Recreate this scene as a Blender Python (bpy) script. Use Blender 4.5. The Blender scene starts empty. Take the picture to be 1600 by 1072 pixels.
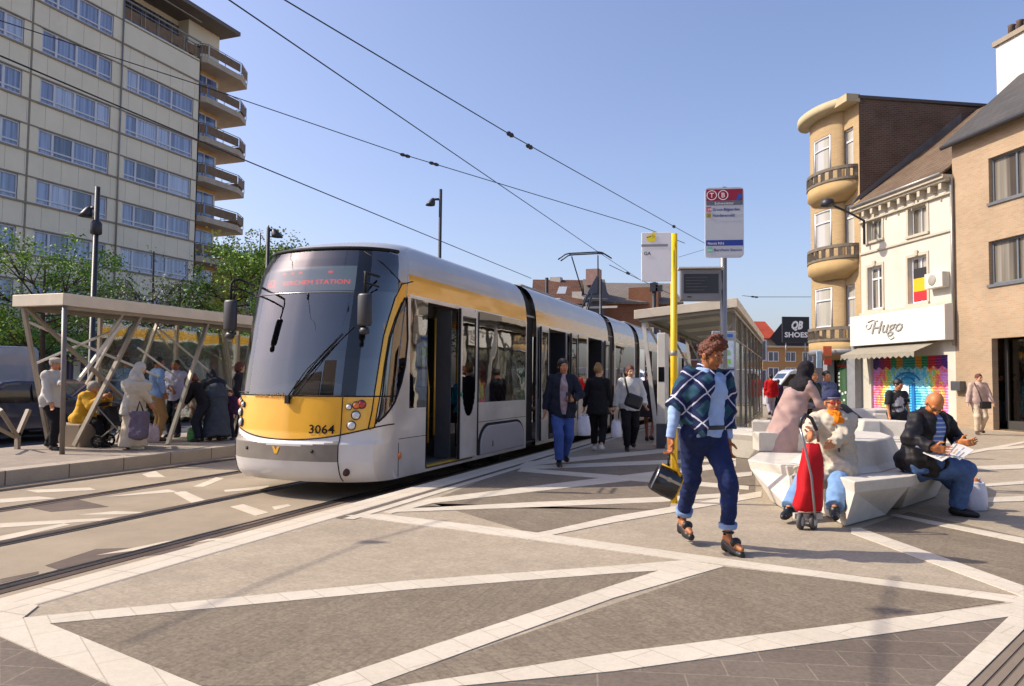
import bpy, bmesh, math, random
import numpy as np
from mathutils import Vector, Matrix
random.seed(7); rng=np.random.default_rng(7)
SC=bpy.context.scene; COL=SC.collection
# ---------------------------------------------------------------- camera
F=1180.;VX=1244.;CZ=1.35;ROLL=.0105
pitch=math.atan((594.-536.)/F); yaw=math.atan((VX-800.)/F)
fw=np.array([-math.sin(yaw)*math.cos(pitch),math.cos(yaw)*math.cos(pitch),math.sin(pitch)])
rt=np.array([math.cos(yaw),math.sin(yaw),0.]); up_=np.cross(rt,fw)
RR=rt*math.cos(ROLL)+up_*math.sin(ROLL); UU=up_*math.cos(ROLL)-rt*math.sin(ROLL)
CC=np.array([0,0,CZ])
def ray(px,py): return fw+RR*((px-800)/F)+UU*((536-py)/F)
def G(px,py,z=0.):
    d=ray(px,py); return CC+d*((z-CZ)/d[2])
def PX(px,py,X):
    d=ray(px,py); return CC+d*(X/d[0])
def PY(px,py,Y):
    d=ray(px,py); return CC+d*(Y/d[1])
def DP(px,py,dep): return CC+ray(px,py)*dep
cam=bpy.data.cameras.new('camera'); camo=bpy.data.objects.new('camera',cam); COL.objects.link(camo)
cam.sensor_width=36.; cam.lens=F/1600*36; cam.clip_start=.05; cam.clip_end=6000
M=Matrix.Identity(4)
for i in range(3):
    M[i][0]=RR[i]; M[i][1]=UU[i]; M[i][2]=-fw[i]; M[i][3]=CC[i]
camo.matrix_world=M; SC.camera=camo
# ---------------------------------------------------------------- light
SUN_EL=math.radians(41); sd=-rt*1.0+np.array([-math.sin(yaw),math.cos(yaw),0])*.08; sd/=np.linalg.norm(sd)
sdir=np.array([sd[0]*math.cos(SUN_EL),sd[1]*math.cos(SUN_EL),math.sin(SUN_EL)])
sl=bpy.data.lights.new('sun','SUN'); sl.energy=4.1; sl.angle=math.radians(.53); sl.color=(1,.90,.74)
so=bpy.data.objects.new('sun',sl); COL.objects.link(so)
so.rotation_euler=Vector(sdir).to_track_quat('Z','Y').to_euler(); so.location=(0,0,60)
w=bpy.data.worlds.new('World'); SC.world=w; w.use_nodes=True
nt=w.node_tree; bg=nt.nodes['Background']
sky=nt.nodes.new('ShaderNodeTexSky'); sky.sky_type='NISHITA'; sky.sun_disc=False
sky.sun_elevation=SUN_EL; sky.sun_rotation=math.atan2(sdir[0],sdir[1]); sky.altitude=50; sky.air_density=1.0; sky.dust_density=2.5; sky.ozone_density=3.0
tn=nt.nodes.new('ShaderNodeVectorMath'); tn.operation='MULTIPLY'; tn.inputs[1].default_value=(1.09,.975,1.02); nt.links.new(sky.outputs[0],tn.inputs[0]); nt.links.new(tn.outputs[0],bg.inputs[0]); bg.inputs[1].default_value=.15
SC.view_settings.view_transform='Standard'; SC.view_settings.look='None'; SC.view_settings.exposure=.5; SC.view_settings.gamma=1
# ---------------------------------------------------------------- materials
MATS={}
ALB=.70; KEEP=('tower_cream','bench_concrete')
def dim(h,k): return tuple(x*k for x in srgb(h))
def srgb(h):
    if isinstance(h,str):
        h=h.lstrip('#'); c=[int(h[i:i+2],16)/255 for i in(0,2,4)]
        return tuple(x/12.92 if x<=.04045 else ((x+.055)/1.055)**2.4 for x in c)
    return tuple(h)
def mat(name,col,rough=.6,metal=0,spec=.5,var=.12,scale=6.,bump=0,bscale=40.,coat=0,emit=0,alpha=None,detail=4):
    if name in MATS: return MATS[name]
    m=bpy.data.materials.new(name); m.use_nodes=True; n=m.node_tree.nodes; l=m.node_tree.links
    b=n['Principled BSDF']; c=srgb(col)
    b.inputs['Base Color'].default_value=(*c,1); b.inputs['Roughness'].default_value=rough; b.inputs['Metallic'].default_value=metal
    b.inputs['Specular IOR Level'].default_value=spec; b.inputs['Coat Weight'].default_value=coat
    tc=n.new('ShaderNodeTexCoord')
    if var>0:
        no=n.new('ShaderNodeTexNoise'); no.inputs['Scale'].default_value=scale; no.inputs['Detail'].default_value=detail; no.inputs['Roughness'].default_value=.65
        l.new(tc.outputs['Object'],no.inputs['Vector'])
        r=n.new('ShaderNodeValToRGB'); r.color_ramp.elements[0].position=.3; r.color_ramp.elements[1].position=.7
        r.color_ramp.elements[0].color=(*[x*(1-var) for x in c],1); r.color_ramp.elements[1].color=(*[min(1,x*(1+var)) for x in c],1)
        l.new(no.outputs['Fac'],r.inputs['Fac']); l.new(r.outputs[0],b.inputs['Base Color'])
        mr=n.new('ShaderNodeMapRange'); mr.inputs['To Min'].default_value=max(.02,rough-.08); mr.inputs['To Max'].default_value=min(1,rough+.08)
        l.new(no.outputs['Fac'],mr.inputs[0]); l.new(mr.outputs[0],b.inputs['Roughness'])
    if bump>0:
        nb=n.new('ShaderNodeTexNoise'); nb.inputs['Scale'].default_value=bscale; nb.inputs['Detail'].default_value=3
        l.new(tc.outputs['Object'],nb.inputs['Vector'])
        bp=n.new('ShaderNodeBump'); bp.inputs['Strength'].default_value=bump; bp.inputs['Distance'].default_value=.01
        l.new(nb.outputs['Fac'],bp.inputs['Height']); l.new(bp.outputs[0],b.inputs['Normal'])
    if emit>0:
        b.inputs['Emission Color'].default_value=(*c,1); b.inputs['Emission Strength'].default_value=emit
    MATS[name]=m; return m
def nmat(name,build):
    if name in MATS: return MATS[name]
    m=bpy.data.materials.new(name); m.use_nodes=True
    N=m.node_tree.nodes; L=m.node_tree.links
    build(N,L,N['Principled BSDF'],N['Material Output']); MATS[name]=m; return m
def glassmat(name,tint,refl=.12,rough=.02,edge=.8):
    def b(N,L,P,O):
        N.remove(P); tr=N.new('ShaderNodeBsdfTransparent'); tr.inputs[0].default_value=(*tint,1)
        gl=N.new('ShaderNodeBsdfGlossy'); gl.inputs['Roughness'].default_value=rough; gl.inputs[0].default_value=(1,1,1,1)
        fr=N.new('ShaderNodeFresnel'); fr.inputs[0].default_value=1.6
        mr=N.new('ShaderNodeMapRange'); mr.inputs['From Min'].default_value=.05; mr.inputs['To Min'].default_value=refl; mr.inputs['To Max'].default_value=edge
        L.new(fr.outputs[0],mr.inputs[0])
        tc=N.new('ShaderNodeTexCoord'); no=N.new('ShaderNodeTexNoise'); no.inputs['Scale'].default_value=1.3
        L.new(tc.outputs['Object'],no.inputs['Vector']); bp=N.new('ShaderNodeBump'); bp.inputs['Strength'].default_value=.04; bp.inputs['Distance'].default_value=.1
        L.new(no.outputs['Fac'],bp.inputs['Height']); L.new(bp.outputs[0],gl.inputs['Normal'])
        mx=N.new('ShaderNodeMixShader'); L.new(mr.outputs[0],mx.inputs[0]); L.new(tr.outputs[0],mx.inputs[1]); L.new(gl.outputs[0],mx.inputs[2]); L.new(mx.outputs[0],O.inputs[0])
    return nmat(name,b)
def brickmat(name,c1,c2,mortar,scale=1.,bw=.22,bh=.065,ms=.012,axes='xz',rough=.85,bias=0,bumps=.3,noise=.25,nscale=.8):
    c1,c2,mortar=[dim(c,.76) for c in(c1,c2,mortar)]
    def b(N,L,P,O):
        tc=N.new('ShaderNodeTexCoord'); sx=N.new('ShaderNodeSeparateXYZ'); L.new(tc.outputs['Object'],sx.inputs[0])
        cx=N.new('ShaderNodeCombineXYZ'); L.new(sx.outputs['XYZ'.index(axes[0].upper())],cx.inputs[0]); L.new(sx.outputs['XYZ'.index(axes[1].upper())],cx.inputs[1])
        bk=N.new('ShaderNodeTexBrick'); L.new(cx.outputs[0],bk.inputs['Vector'])
        bk.inputs['Scale'].default_value=scale; bk.inputs['Brick Width'].default_value=bw; bk.inputs['Row Height'].default_value=bh; bk.inputs['Mortar Size'].default_value=ms
        bk.inputs['Color1'].default_value=(*srgb(c1),1); bk.inputs['Color2'].default_value=(*srgb(c2),1); bk.inputs['Mortar'].default_value=(*srgb(mortar),1); bk.inputs['Bias'].default_value=bias
        no=N.new('ShaderNodeTexNoise'); no.inputs['Scale'].default_value=nscale; no.inputs['Detail'].default_value=6; L.new(tc.outputs['Object'],no.inputs['Vector'])
        mr=N.new('ShaderNodeMapRange'); mr.inputs['From Min'].default_value=.3; mr.inputs['From Max'].default_value=.7; mr.inputs['To Min'].default_value=1-noise; mr.inputs['To Max'].default_value=1+noise*.6
        L.new(no.outputs['Fac'],mr.inputs[0]); mu=N.new('ShaderNodeVectorMath'); mu.operation='SCALE'; L.new(bk.outputs['Color'],mu.inputs[0]); L.new(mr.outputs[0],mu.inputs['Scale'])
        n2=N.new('ShaderNodeTexNoise'); n2.inputs['Scale'].default_value=60; n2.inputs['Detail'].default_value=4; L.new(tc.outputs['Object'],n2.inputs['Vector'])
        m2=N.new('ShaderNodeMapRange'); m2.inputs['From Min'].default_value=.3; m2.inputs['From Max'].default_value=.7; m2.inputs['To Min'].default_value=.84; m2.inputs['To Max'].default_value=1.14; L.new(n2.outputs['Fac'],m2.inputs[0])
        mu2=N.new('ShaderNodeVectorMath'); mu2.operation='SCALE'; L.new(mu.outputs[0],mu2.inputs[0]); L.new(m2.outputs[0],mu2.inputs['Scale'])
        L.new(mu2.outputs[0],P.inputs['Base Color']); P.inputs['Roughness'].default_value=rough; P.inputs['Specular IOR Level'].default_value=.25
        bp=N.new('ShaderNodeBump'); bp.inputs['Strength'].default_value=bumps; bp.inputs['Distance'].default_value=.008; bp.invert=True
        L.new(bk.outputs['Fac'],bp.inputs['Height']); L.new(bp.outputs[0],P.inputs['Normal'])
    return nmat(name,b)
# ---------------------------------------------------------------- objects
WM={}
def reg(o,mw,parent=None):
    if parent is not None:
        o.parent=parent; o.matrix_parent_inverse=Matrix.Identity(4); o.matrix_basis=WM[parent.name].inverted()@mw
    else: o.matrix_basis=mw
    WM[o.name]=mw
def tag(o,label=None,cat=None,group=None,kind=None):
    if label: o['label']=label
    if cat: o['category']=cat
    if group: o['group']=group
    if kind: o['kind']=kind
    return o
def empty(name,loc,label=None,cat=None,group=None,rz=0,kind=None):
    o=bpy.data.objects.new(name,None); COL.objects.link(o); o.empty_display_size=.2
    reg(o,Matrix.Translation(Vector([float(x) for x in loc]))@Matrix.Rotation(rz,4,'Z')); return tag(o,label,cat,group,kind)
def rawmesh(name,V,Fq,mats,parent=None,mi=None,smooth=True,mw=None):
    me=bpy.data.meshes.new(name); V=np.asarray(V,dtype=np.float32)
    mwo=mw if mw is not None else (WM[parent.name] if parent is not None else None)
    if mwo is None:
        c=(V.min(0)+V.max(0))/2; mwo=Matrix.Translation(Vector((float(c[0]),float(c[1]),float(V[:,2].min()))))
    inv=np.array(mwo.inverted()); V=V@inv[:3,:3].T.astype(np.float32)+inv[:3,3].astype(np.float32)
    if isinstance(Fq,np.ndarray):
        me.vertices.add(len(V)); me.vertices.foreach_set('co',V.ravel()); k=Fq.shape[1]
        me.loops.add(Fq.size); me.loops.foreach_set('vertex_index',Fq.ravel().astype(np.int32))
        me.polygons.add(len(Fq)); me.polygons.foreach_set('loop_start',np.arange(0,Fq.size,k,dtype=np.int32)); me.polygons.foreach_set('loop_total',np.full(len(Fq),k,dtype=np.int32))
        me.update(calc_edges=True)
    else:
        me.from_pydata([tuple(map(float,v)) for v in V],[],Fq)
        me.update()
    for m in (mats if isinstance(mats,(list,tuple)) else [mats]): me.materials.append(m)
    if mi is not None: me.polygons.foreach_set('material_index',np.asarray(mi,dtype=np.int32))
    me.polygons.foreach_set('use_smooth',np.full(len(me.polygons),bool(smooth)))
    o=bpy.data.objects.new(name,me); COL.objects.link(o); reg(o,mwo,parent); return o
def nz(a): a=np.asarray(a,float); return a/np.linalg.norm(a)
class MB:
    def __init__(s): s.v=[];s.f=[];s.mi=[];s.sm=[]
    def add(s,V,Fs,m=0,sm=False):
        o=len(s.v); s.v+= [tuple(map(float,p)) for p in V]; s.f+=[tuple(i+o for i in f) for f in Fs]; s.mi+=[m]*len(Fs); s.sm+=[sm]*len(Fs); return s
    def box(s,c,size,ax=None,m=0):
        c=np.asarray(c,float); h=np.asarray(size,float)/2; A=np.eye(3) if ax is None else np.asarray(ax,float)
        V=[c+A[0]*h[0]*i+A[1]*h[1]*j+A[2]*h[2]*k for i in(-1,1) for j in(-1,1) for k in(-1,1)]
        return s.add(V,[(0,1,3,2),(4,6,7,5),(0,4,5,1),(2,3,7,6),(0,2,6,4),(1,5,7,3)],m)
    def bb(s,x0,x1,y0,y1,z0,z1,m=0): return s.box(((x0+x1)/2,(y0+y1)/2,(z0+z1)/2),(abs(x1-x0),abs(y1-y0),abs(z1-z0)),None,m)
    def quad(s,*p,m=0): return s.add(p,[tuple(range(len(p)))],m)
    def prism(s,P,ext,m=0):
        n=len(P); P=[np.asarray(p,float) for p in P]; e=np.asarray(ext,float)
        return s.add(P+[p+e for p in P],[tuple(range(n-1,-1,-1)),tuple(range(n,2*n))]+[(i,(i+1)%n,n+(i+1)%n,n+i) for i in range(n)],m)
    def tube(s,p,q,r0,r1=None,n=10,m=0,caps=True):
        return s.path([p,q],[r0,r0 if r1 is None else r1],n,m,caps)
    def path(s,P,r,n=8,m=0,caps=True):
        P=[np.asarray(p,float) for p in P]; k=len(P); rs=r if isinstance(r,(list,tuple)) else [r]*k; V=[]
        pu=None
        for i in range(k):
            t=nz((P[min(i+1,k-1)]-P[max(i-1,0)])); 
            if pu is None: a=np.array([0,0,1.]) if abs(t[2])<.9 else np.array([1.,0,0])
            else: a=pu
            u=nz(a-t*(a@t)); pu=u; v=np.cross(t,u)
            for j in range(n):
                an=2*math.pi*j/n; V.append(P[i]+(u*math.cos(an)+v*math.sin(an))*rs[i])
        Fs=[(i*n+j,i*n+(j+1)%n,(i+1)*n+(j+1)%n,(i+1)*n+j) for i in range(k-1) for j in range(n)]
        s.add(V,Fs,m,True)
        if caps: s.f+=[tuple(len(s.v)-k*n+j for j in range(n-1,-1,-1)),tuple(len(s.v)-n+j for j in range(n))]; s.mi+=[m,m]; s.sm+=[False,False]
        return s
    def loft(s,rings,m=0,sm=True,close=True,caps=True):
        n=len(rings[0]); k=len(rings); V=[p for r in rings for p in r]
        Fs=[(i*n+j,i*n+(j+1)%n,(i+1)*n+(j+1)%n,(i+1)*n+j) for i in range(k-1) for j in range(n if close else n-1)]
        s.add(V,Fs,m,sm)
        if caps and close: b=len(s.v)-k*n; s.f+=[tuple(b+j for j in range(n-1,-1,-1)),tuple(b+(k-1)*n+j for j in range(n))]; s.mi+=[m,m]; s.sm+=[False,False]
        return s
    def lathe(s,c,prof,ax=None,n=20,m=0,caps=True):
        A=np.eye(3) if ax is None else np.asarray(ax,float); c=np.asarray(c,float)
        return s.loft([[c+A[0]*r*math.cos(2*math.pi*j/n)+A[1]*r*math.sin(2*math.pi*j/n)+A[2]*h for j in range(n)] for r,h in prof],m,True,True,caps)
    def text(s,t,org,ux,uz,size,depth=.004,m=0,align='LEFT',shear=0,bold=0,width=None):
        cu=bpy.data.curves.new('lettering','FONT'); cu.body=t; cu.size=1; cu.align_x=align; cu.shear=shear; cu.offset=bold; cu.extrude=.5; cu.resolution_u=2
        ob=bpy.data.objects.new('lettering',cu); COL.objects.link(ob)
        dg=bpy.context.evaluated_depsgraph_get(); me=ob.evaluated_get(dg).to_mesh()
        ux=nz(ux); uz=nz(uz); n=np.cross(ux,uz); org=np.asarray(org,float)
        P=[(v.co.x,v.co.y,v.co.z) for v in me.vertices]
        if P:
            xs=[p[0] for p in P]; sx=size
            if width: sx=width/(max(xs)-min(xs))
            s.add([org+ux*p[0]*sx+uz*p[1]*size+n*(p[2]+.5)*depth for p in P],[tuple(f.vertices) for f in me.polygons],m)
        ob.evaluated_get(dg).to_mesh_clear(); bpy.data.objects.remove(ob); bpy.data.curves.remove(cu); return s
    def build(s,name,mats,parent=None,smooth=None,bevel=0,recalc=True,seg=2,mw=None):
        o=rawmesh(name,s.v,s.f,mats,parent,s.mi,False,mw); me=o.data
        me.polygons.foreach_set('use_smooth',np.array(s.sm if smooth is None else [smooth]*len(s.f)))
        if recalc:
            bm=bmesh.new(); bm.from_mesh(me); bmesh.ops.recalc_face_normals(bm,faces=bm.faces); bm.to_mesh(me); bm.free()
        if bevel>0:
            b=o.modifiers.new('bevel','BEVEL'); b.width=bevel; b.segments=seg; b.limit_method='ANGLE'; b.angle_limit=math.radians(35); b.harden_normals=False
        return o
def grid_wall(mb,us,zs,hole,P,m=0):
    """quads of a wall plane between the cuts us, zs except where hole(u,z)"""
    for i in range(len(us)-1):
        for j in range(len(zs)-1):
            u=(us[i]+us[i+1])/2; z=(zs[j]+zs[j+1])/2
            if hole(u,z): continue
            mb.quad(P(us[i],zs[j]),P(us[i+1],zs[j]),P(us[i+1],zs[j+1]),P(us[i],zs[j+1]),m=m)
def copy_tree(o,mw):
    """copy of a thing with its parts and sub-parts at another place"""
    c=o.copy(); COL.objects.link(c); reg(c,mw)
    def kids(src,dst):
        for ch in list(src.children):
            d=ch.copy(); COL.objects.link(d); d.parent=dst; WM[d.name]=WM[ch.name]; kids(ch,d)
    kids(o,c); return c
# ---------------------------------------------------------------- implicit surfaces for bodies and clothes
def cap(a,b,ra,rb=None,lab=0,flat=None,fa=False,fb=False): return dict(t='c',a=np.asarray(a,float),b=np.asarray(b,float),ra=ra,rb=ra if rb is None else rb,lab=lab,flat=flat,fa=fa,fb=fb)
def ell(c,r,ax=None,lab=0,k=None): return dict(t='e',c=np.asarray(c,float),r=np.asarray(r,float),ax=np.eye(3) if ax is None else np.asarray(ax,float),lab=lab,k=k)
def boxp(c,h,ax=None,rnd=.01,lab=0): return dict(t='b',c=np.asarray(c,float),h=np.asarray(h,float),ax=np.eye(3) if ax is None else np.asarray(ax,float),rnd=rnd,lab=lab)
def bounds(p):
    if p['t']=='c':
        r=max(p['ra'],p['rb'])*1.05; return np.minimum(p['a'],p['b'])-r,np.maximum(p['a'],p['b'])+r
    r=(np.abs(p['ax'].T)@(p['r'] if p['t']=='e' else p['h']+p['rnd'])); return p['c']-r,p['c']+r
def evalp(p,X,Y,Z):
    if p['t']=='c':
        a,b=p['a'],p['b']; P=[X-a[0],Y-a[1],Z-a[2]]; ab=b-a; ms=1.
        if p['flat'] is not None:
            f,sc=np.asarray(p['flat'][0],float),p['flat'][1]; k=1/sc-1
            pf=(P[0]*f[0]+P[1]*f[1]+P[2]*f[2])*k; P=[P[i]+pf*f[i] for i in range(3)]; ab=ab+(ab@f)*k*f; ms=(1+sc)/2
        L2=ab@ab+1e-12; t=np.clip((P[0]*ab[0]+P[1]*ab[1]+P[2]*ab[2])/L2,0,1)
        d=np.sqrt((P[0]-ab[0]*t)**2+(P[1]-ab[1]*t)**2+(P[2]-ab[2]*t)**2)-(p['ra']+(p['rb']-p['ra'])*t)
        d=d*ms
        if p['fa'] or p['fb']:
            L=math.sqrt(L2); s=(P[0]*ab[0]+P[1]*ab[1]+P[2]*ab[2])/L
            if p['fb']: d=np.maximum(d,s-L)
            if p['fa']: d=np.maximum(d,-s)
        return d
    c,A=p['c'],p['ax']; x,y,z=X-c[0],Y-c[1],Z-c[2]
    q=[A[i][0]*x+A[i][1]*y+A[i][2]*z for i in range(3)]
    if p['t']=='e':
        r=p['r']; k0=np.sqrt((q[0]/r[0])**2+(q[1]/r[1])**2+(q[2]/r[2])**2); k1=np.sqrt((q[0]/r[0]**2)**2+(q[1]/r[1]**2)**2+(q[2]/r[2]**2)**2)+1e-9
        return k0*(k0-1)/k1
    h=p['h']; q=[np.abs(q[i])-h[i] for i in range(3)]
    return np.sqrt(sum(np.maximum(v,0)**2 for v in q))+np.minimum(np.maximum(np.maximum(q[0],q[1]),q[2]),0)-p['rnd']
def smin(a,b,k):
    h=np.clip(.5+.5*(b-a)/k,0,1); return b+(a-b)*h-k*h*(1-h)
_NK=[]
def fold(X,Y,Z,f,amp):
    global _NK
    if not _NK:
        for i in range(9):
            d=rng.normal(size=3); d/=np.linalg.norm(d); _NK.append((d*(.6+rng.random()*1.2),rng.random()*6.28))
    s=0
    for i,(d,ph) in enumerate(_NK): s=s+np.sin((X*d[0]+Y*d[1]+Z*d[2])*f*(1+.25*i)+ph+1.3*np.sin(X*f*.4*d[1]-Z*f*.33*d[0]+ph*2))/(1+.25*i)
    return s*(amp/3.2)
def sdf_mesh(prims,h,k=.02,subs=(),cuts=(),wr=None,labels=False):
    lo=np.min([bounds(p)[0] for p in prims],0)-3*h-.01; hi=np.max([bounds(p)[1] for p in prims],0)+3*h+.01
    n=np.ceil((hi-lo)/h).astype(int)+1
    xs=[lo[i]+h*np.arange(n[i]) for i in range(3)]
    Dg=np.full(n,.5,np.float32); LB=np.zeros(n,np.int8) if labels else None; RM=np.full(n,9.,np.float32) if labels else None
    def sub(p,mar):
        a,b=bounds(p); i0=np.clip(np.floor((a-mar-lo)/h).astype(int),0,n); i1=np.clip(np.ceil((b+mar-lo)/h).astype(int)+1,0,n)
        sl=tuple(slice(i0[i],i1[i]) for i in range(3)); return sl,xs[0][sl[0]][:,None,None],xs[1][sl[1]][None,:,None],xs[2][sl[2]][None,None,:]
    for p in prims:
        kk=p.get('k') or k
        sl,X,Y,Z=sub(p,max(kk*2,.03)); 
        if min(s.stop-s.start for s in sl)<=0: continue
        d=evalp(p,X,Y,Z).astype(np.float32); Dg[sl]=smin(Dg[sl],d,kk)
        if labels:
            mk=d<RM[sl]; RM[sl]=np.where(mk,d,RM[sl]); LB[sl]=np.where(mk,p['lab'],LB[sl])
    if wr:
        Dg+=fold(xs[0][:,None,None],xs[1][None,:,None],xs[2][None,None,:],wr[0],wr[1]).astype(np.float32)
    for p in subs:
        sl,X,Y,Z=sub(p,.03)
        if min(s.stop-s.start for s in sl)<=0: continue
        Dg[sl]=np.maximum(Dg[sl],-evalp(p,X,Y,Z).astype(np.float32))
    for q,nn in cuts:
        Dg=np.maximum(Dg,((xs[0][:,None,None]-q[0])*nn[0]+(xs[1][None,:,None]-q[1])*nn[1]+(xs[2][None,None,:]-q[2])*nn[2]).astype(np.float32))
    Dg[0]=Dg[-1]=.5; Dg[:,0]=Dg[:,-1]=.5; Dg[:,:,0]=Dg[:,:,-1]=.5
    I=Dg<0
    cnt=sum(I[a:n[0]-1+a,b:n[1]-1+b,c:n[2]-1+c].astype(np.int8) for a in(0,1) for b in(0,1) for c in(0,1))
    act=(cnt>0)&(cnt<8); ci=np.argwhere(act); ids=np.full(act.shape,-1,np.int32); ids[act]=np.arange(len(ci))
    acc=np.zeros((len(ci),3)); num=np.zeros(len(ci))
    cs=[(a,b,c) for a in(0,1) for b in(0,1) for c in(0,1)]
    val={c:Dg[ci[:,0]+c[0],ci[:,1]+c[1],ci[:,2]+c[2]] for c in cs}
    for c0 in cs:
        for ax in range(3):
            if c0[ax]: continue
            c1=list(c0); c1[ax]=1; c1=tuple(c1); d0,d1=val[c0],val[c1]; mk=(d0<0)!=(d1<0)
            t=np.where(mk,d0/np.where(mk,d0-d1,1),0); pos=np.array(c0)[None,:]+np.zeros((len(ci),3)); pos[:,ax]+=t
            acc+=pos*mk[:,None]; num+=mk
    V=lo+h*(ci+acc/num[:,None])
    Q=[]
    for ax in range(3):
        o=[1 if i!=ax else 0 for i in range(3)]; A=I[tuple(slice(o[i],n[i]-1) for i in range(3))]
        B=I[tuple(slice(o[i]+(1 if i==ax else 0),n[i]-1+(1 if i==ax else 0)) if i==ax else slice(o[i],n[i]-1) for i in range(3))]
        m=min(A.shape[ax],B.shape[ax]); A=A.take(range(m),ax); B=B.take(range(m),ax)
        e=np.argwhere(A!=B); 
        if len(e)==0: continue
        fl=A[tuple(e.T)]; e=e+np.array(o); b,c=(ax+1)%3,(ax+2)%3
        def cell(db,dc):
            q=e.copy(); q[:,b]-=db; q[:,c]-=dc; return ids[tuple(q.T)]
        q=np.stack([cell(1,1),cell(0,1),cell(0,0),cell(1,0)],1); q[~fl]=q[~fl][:,::-1]; Q.append(q)
    Q=np.concatenate(Q); Q=Q[(Q>=0).all(1)]
    fl=None
    if labels:
        g=np.clip(np.round((V-lo)/h).astype(int),0,n-1); vl=LB[tuple(g.T)]; fl=vl[Q[:,0]]
        m2=vl[Q[:,2]]; m1=vl[Q[:,1]]; fl=np.where(m1==m2,m1,fl)
    # a touch of smoothing
    if len(V)>10:
        S=np.zeros_like(V); C=np.zeros(len(V))
        for i in range(4):
            j=(i+1)%4; np.add.at(S,Q[:,i],V[Q[:,j]]); np.add.at(S,Q[:,j],V[Q[:,i]]); np.add.at(C,Q[:,i],1); np.add.at(C,Q[:,j],1)
        V=V*.55+.45*S/np.maximum(C,1)[:,None]
    return V,Q,fl
def rotm(ax,a): return np.array(Matrix.Rotation(a,3,Vector(ax)))
def ik(A,T,l1,l2,pole):
    A=np.asarray(A,float);T=np.asarray(T,float);d=T-A;L=np.linalg.norm(d)
    if L>l1+l2-.004: T=A+d*((l1+l2-.004)/L); d=T-A; L=np.linalg.norm(d)
    u=d/L; x=(l1*l1-l2*l2+L*L)/(2*L); y=math.sqrt(max(l1*l1-x*x,0)); p=np.asarray(pole,float); p=p-u*(p@u); p=p/(np.linalg.norm(p)+1e-9)
    return A+u*x+p*y,T
# ---------------------------------------------------------------- people
X3=np.array([1.,0,0]);Y3=np.array([0,1.,0]);Z3=np.array([0,0,1.])
def pose(H=1.7,g=1.,lean=0,side=0,twist=0,pel=None,pyaw=0,head=(0,0,0),rh=None,lh=None,rf=None,lf=None,re=None,le=None,rk=None,lk=None,rfd=None,lfd=None,shrug=0,rhd=None,lhd=None,rht=None,lht=None,curl=(.5,.5)):
    s=H/1.7; J={'s':s,'g':g}
    P=np.array(pel if pel is not None else (0,0,.925*s),float); J['P']=P
    t=rotm(X3,-math.radians(lean))@rotm(Y3,math.radians(side))@Z3
    hx=rotm(Z3,math.radians(pyaw))@X3; J['hx']=hx
    sx=rotm(t,math.radians(twist))@X3; sx=nz(sx-t*(sx@t)); J['t']=t; J['sx']=sx; J['sf']=np.cross(t,sx); J['hf']=np.cross(Z3,hx)
    J['W']=P+t*.13*s; J['Ch']=P+t*.36*s; J['N']=P+t*.52*s
    sw=.170*s*(1+.2*(g-1))
    for n,k in(('r',1),('l',-1)):
        J['sh'+n]=P+t*(.465+shrug)*s+sx*sw*k; J['hip'+n]=P+hx*.09*s*k-Z3*.015*s
    hu=nz(t+Z3*.8); R=rotm(Z3,math.radians(head[0]))
    hf=R@nz(J['sf']-hu*(J['sf']@hu)); hr=nz(np.cross(hf,hu)); hf=np.cross(hu,hr)
    B=rotm(hr,math.radians(head[1])); hf=B@hf; hu2=B@hu; B=rotm(hf,math.radians(head[2])); hr=B@hr; hu2=B@hu2
    J['hr'],J['hd'],J['hu']=hr,hf,hu2
    J['Hd']=J['N']+hu*.065*s+hu2*.075*s+hf*.022*s
    for n,k,hnd,ep,ft,kp,fd,hd,ht in(('r',1,rh,re,rf,rk,rfd,rhd,rht),('l',-1,lh,le,lf,lk,lfd,lhd,lht)):
        T=np.array(hnd if hnd is not None else J['sh'+n]+np.array([.055*k,.05,-.515])*s,float)
        J['el'+n],J['wr'+n]=ik(J['sh'+n],T,.285*s,.25*s,ep if ep is not None else (.35*k,-1,-.2))
        A=np.array(ft if ft is not None else (.1*k,0,.085*s),float)
        J['kn'+n],J['an'+n]=ik(J['hip'+n],A,.43*s,.42*s,kp if kp is not None else (.08*k,1,0))
        J['fd'+n]=nz(fd if fd is not None else (.12*k,1,0)); d=nz(J['wr'+n]-J['el'+n]); J['hdd'+n]=nz(hd) if hd is not None else d
        th=np.asarray(ht if ht is not None else Y3,float); th=th-J['hdd'+n]*(th@J['hdd'+n]); 
        if np.linalg.norm(th)<.05: th=Z3-J['hdd'+n]*(Z3@J['hdd'+n])
        J['hth'+n]=nz(th)
    J['curl']=curl
    return J
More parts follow.
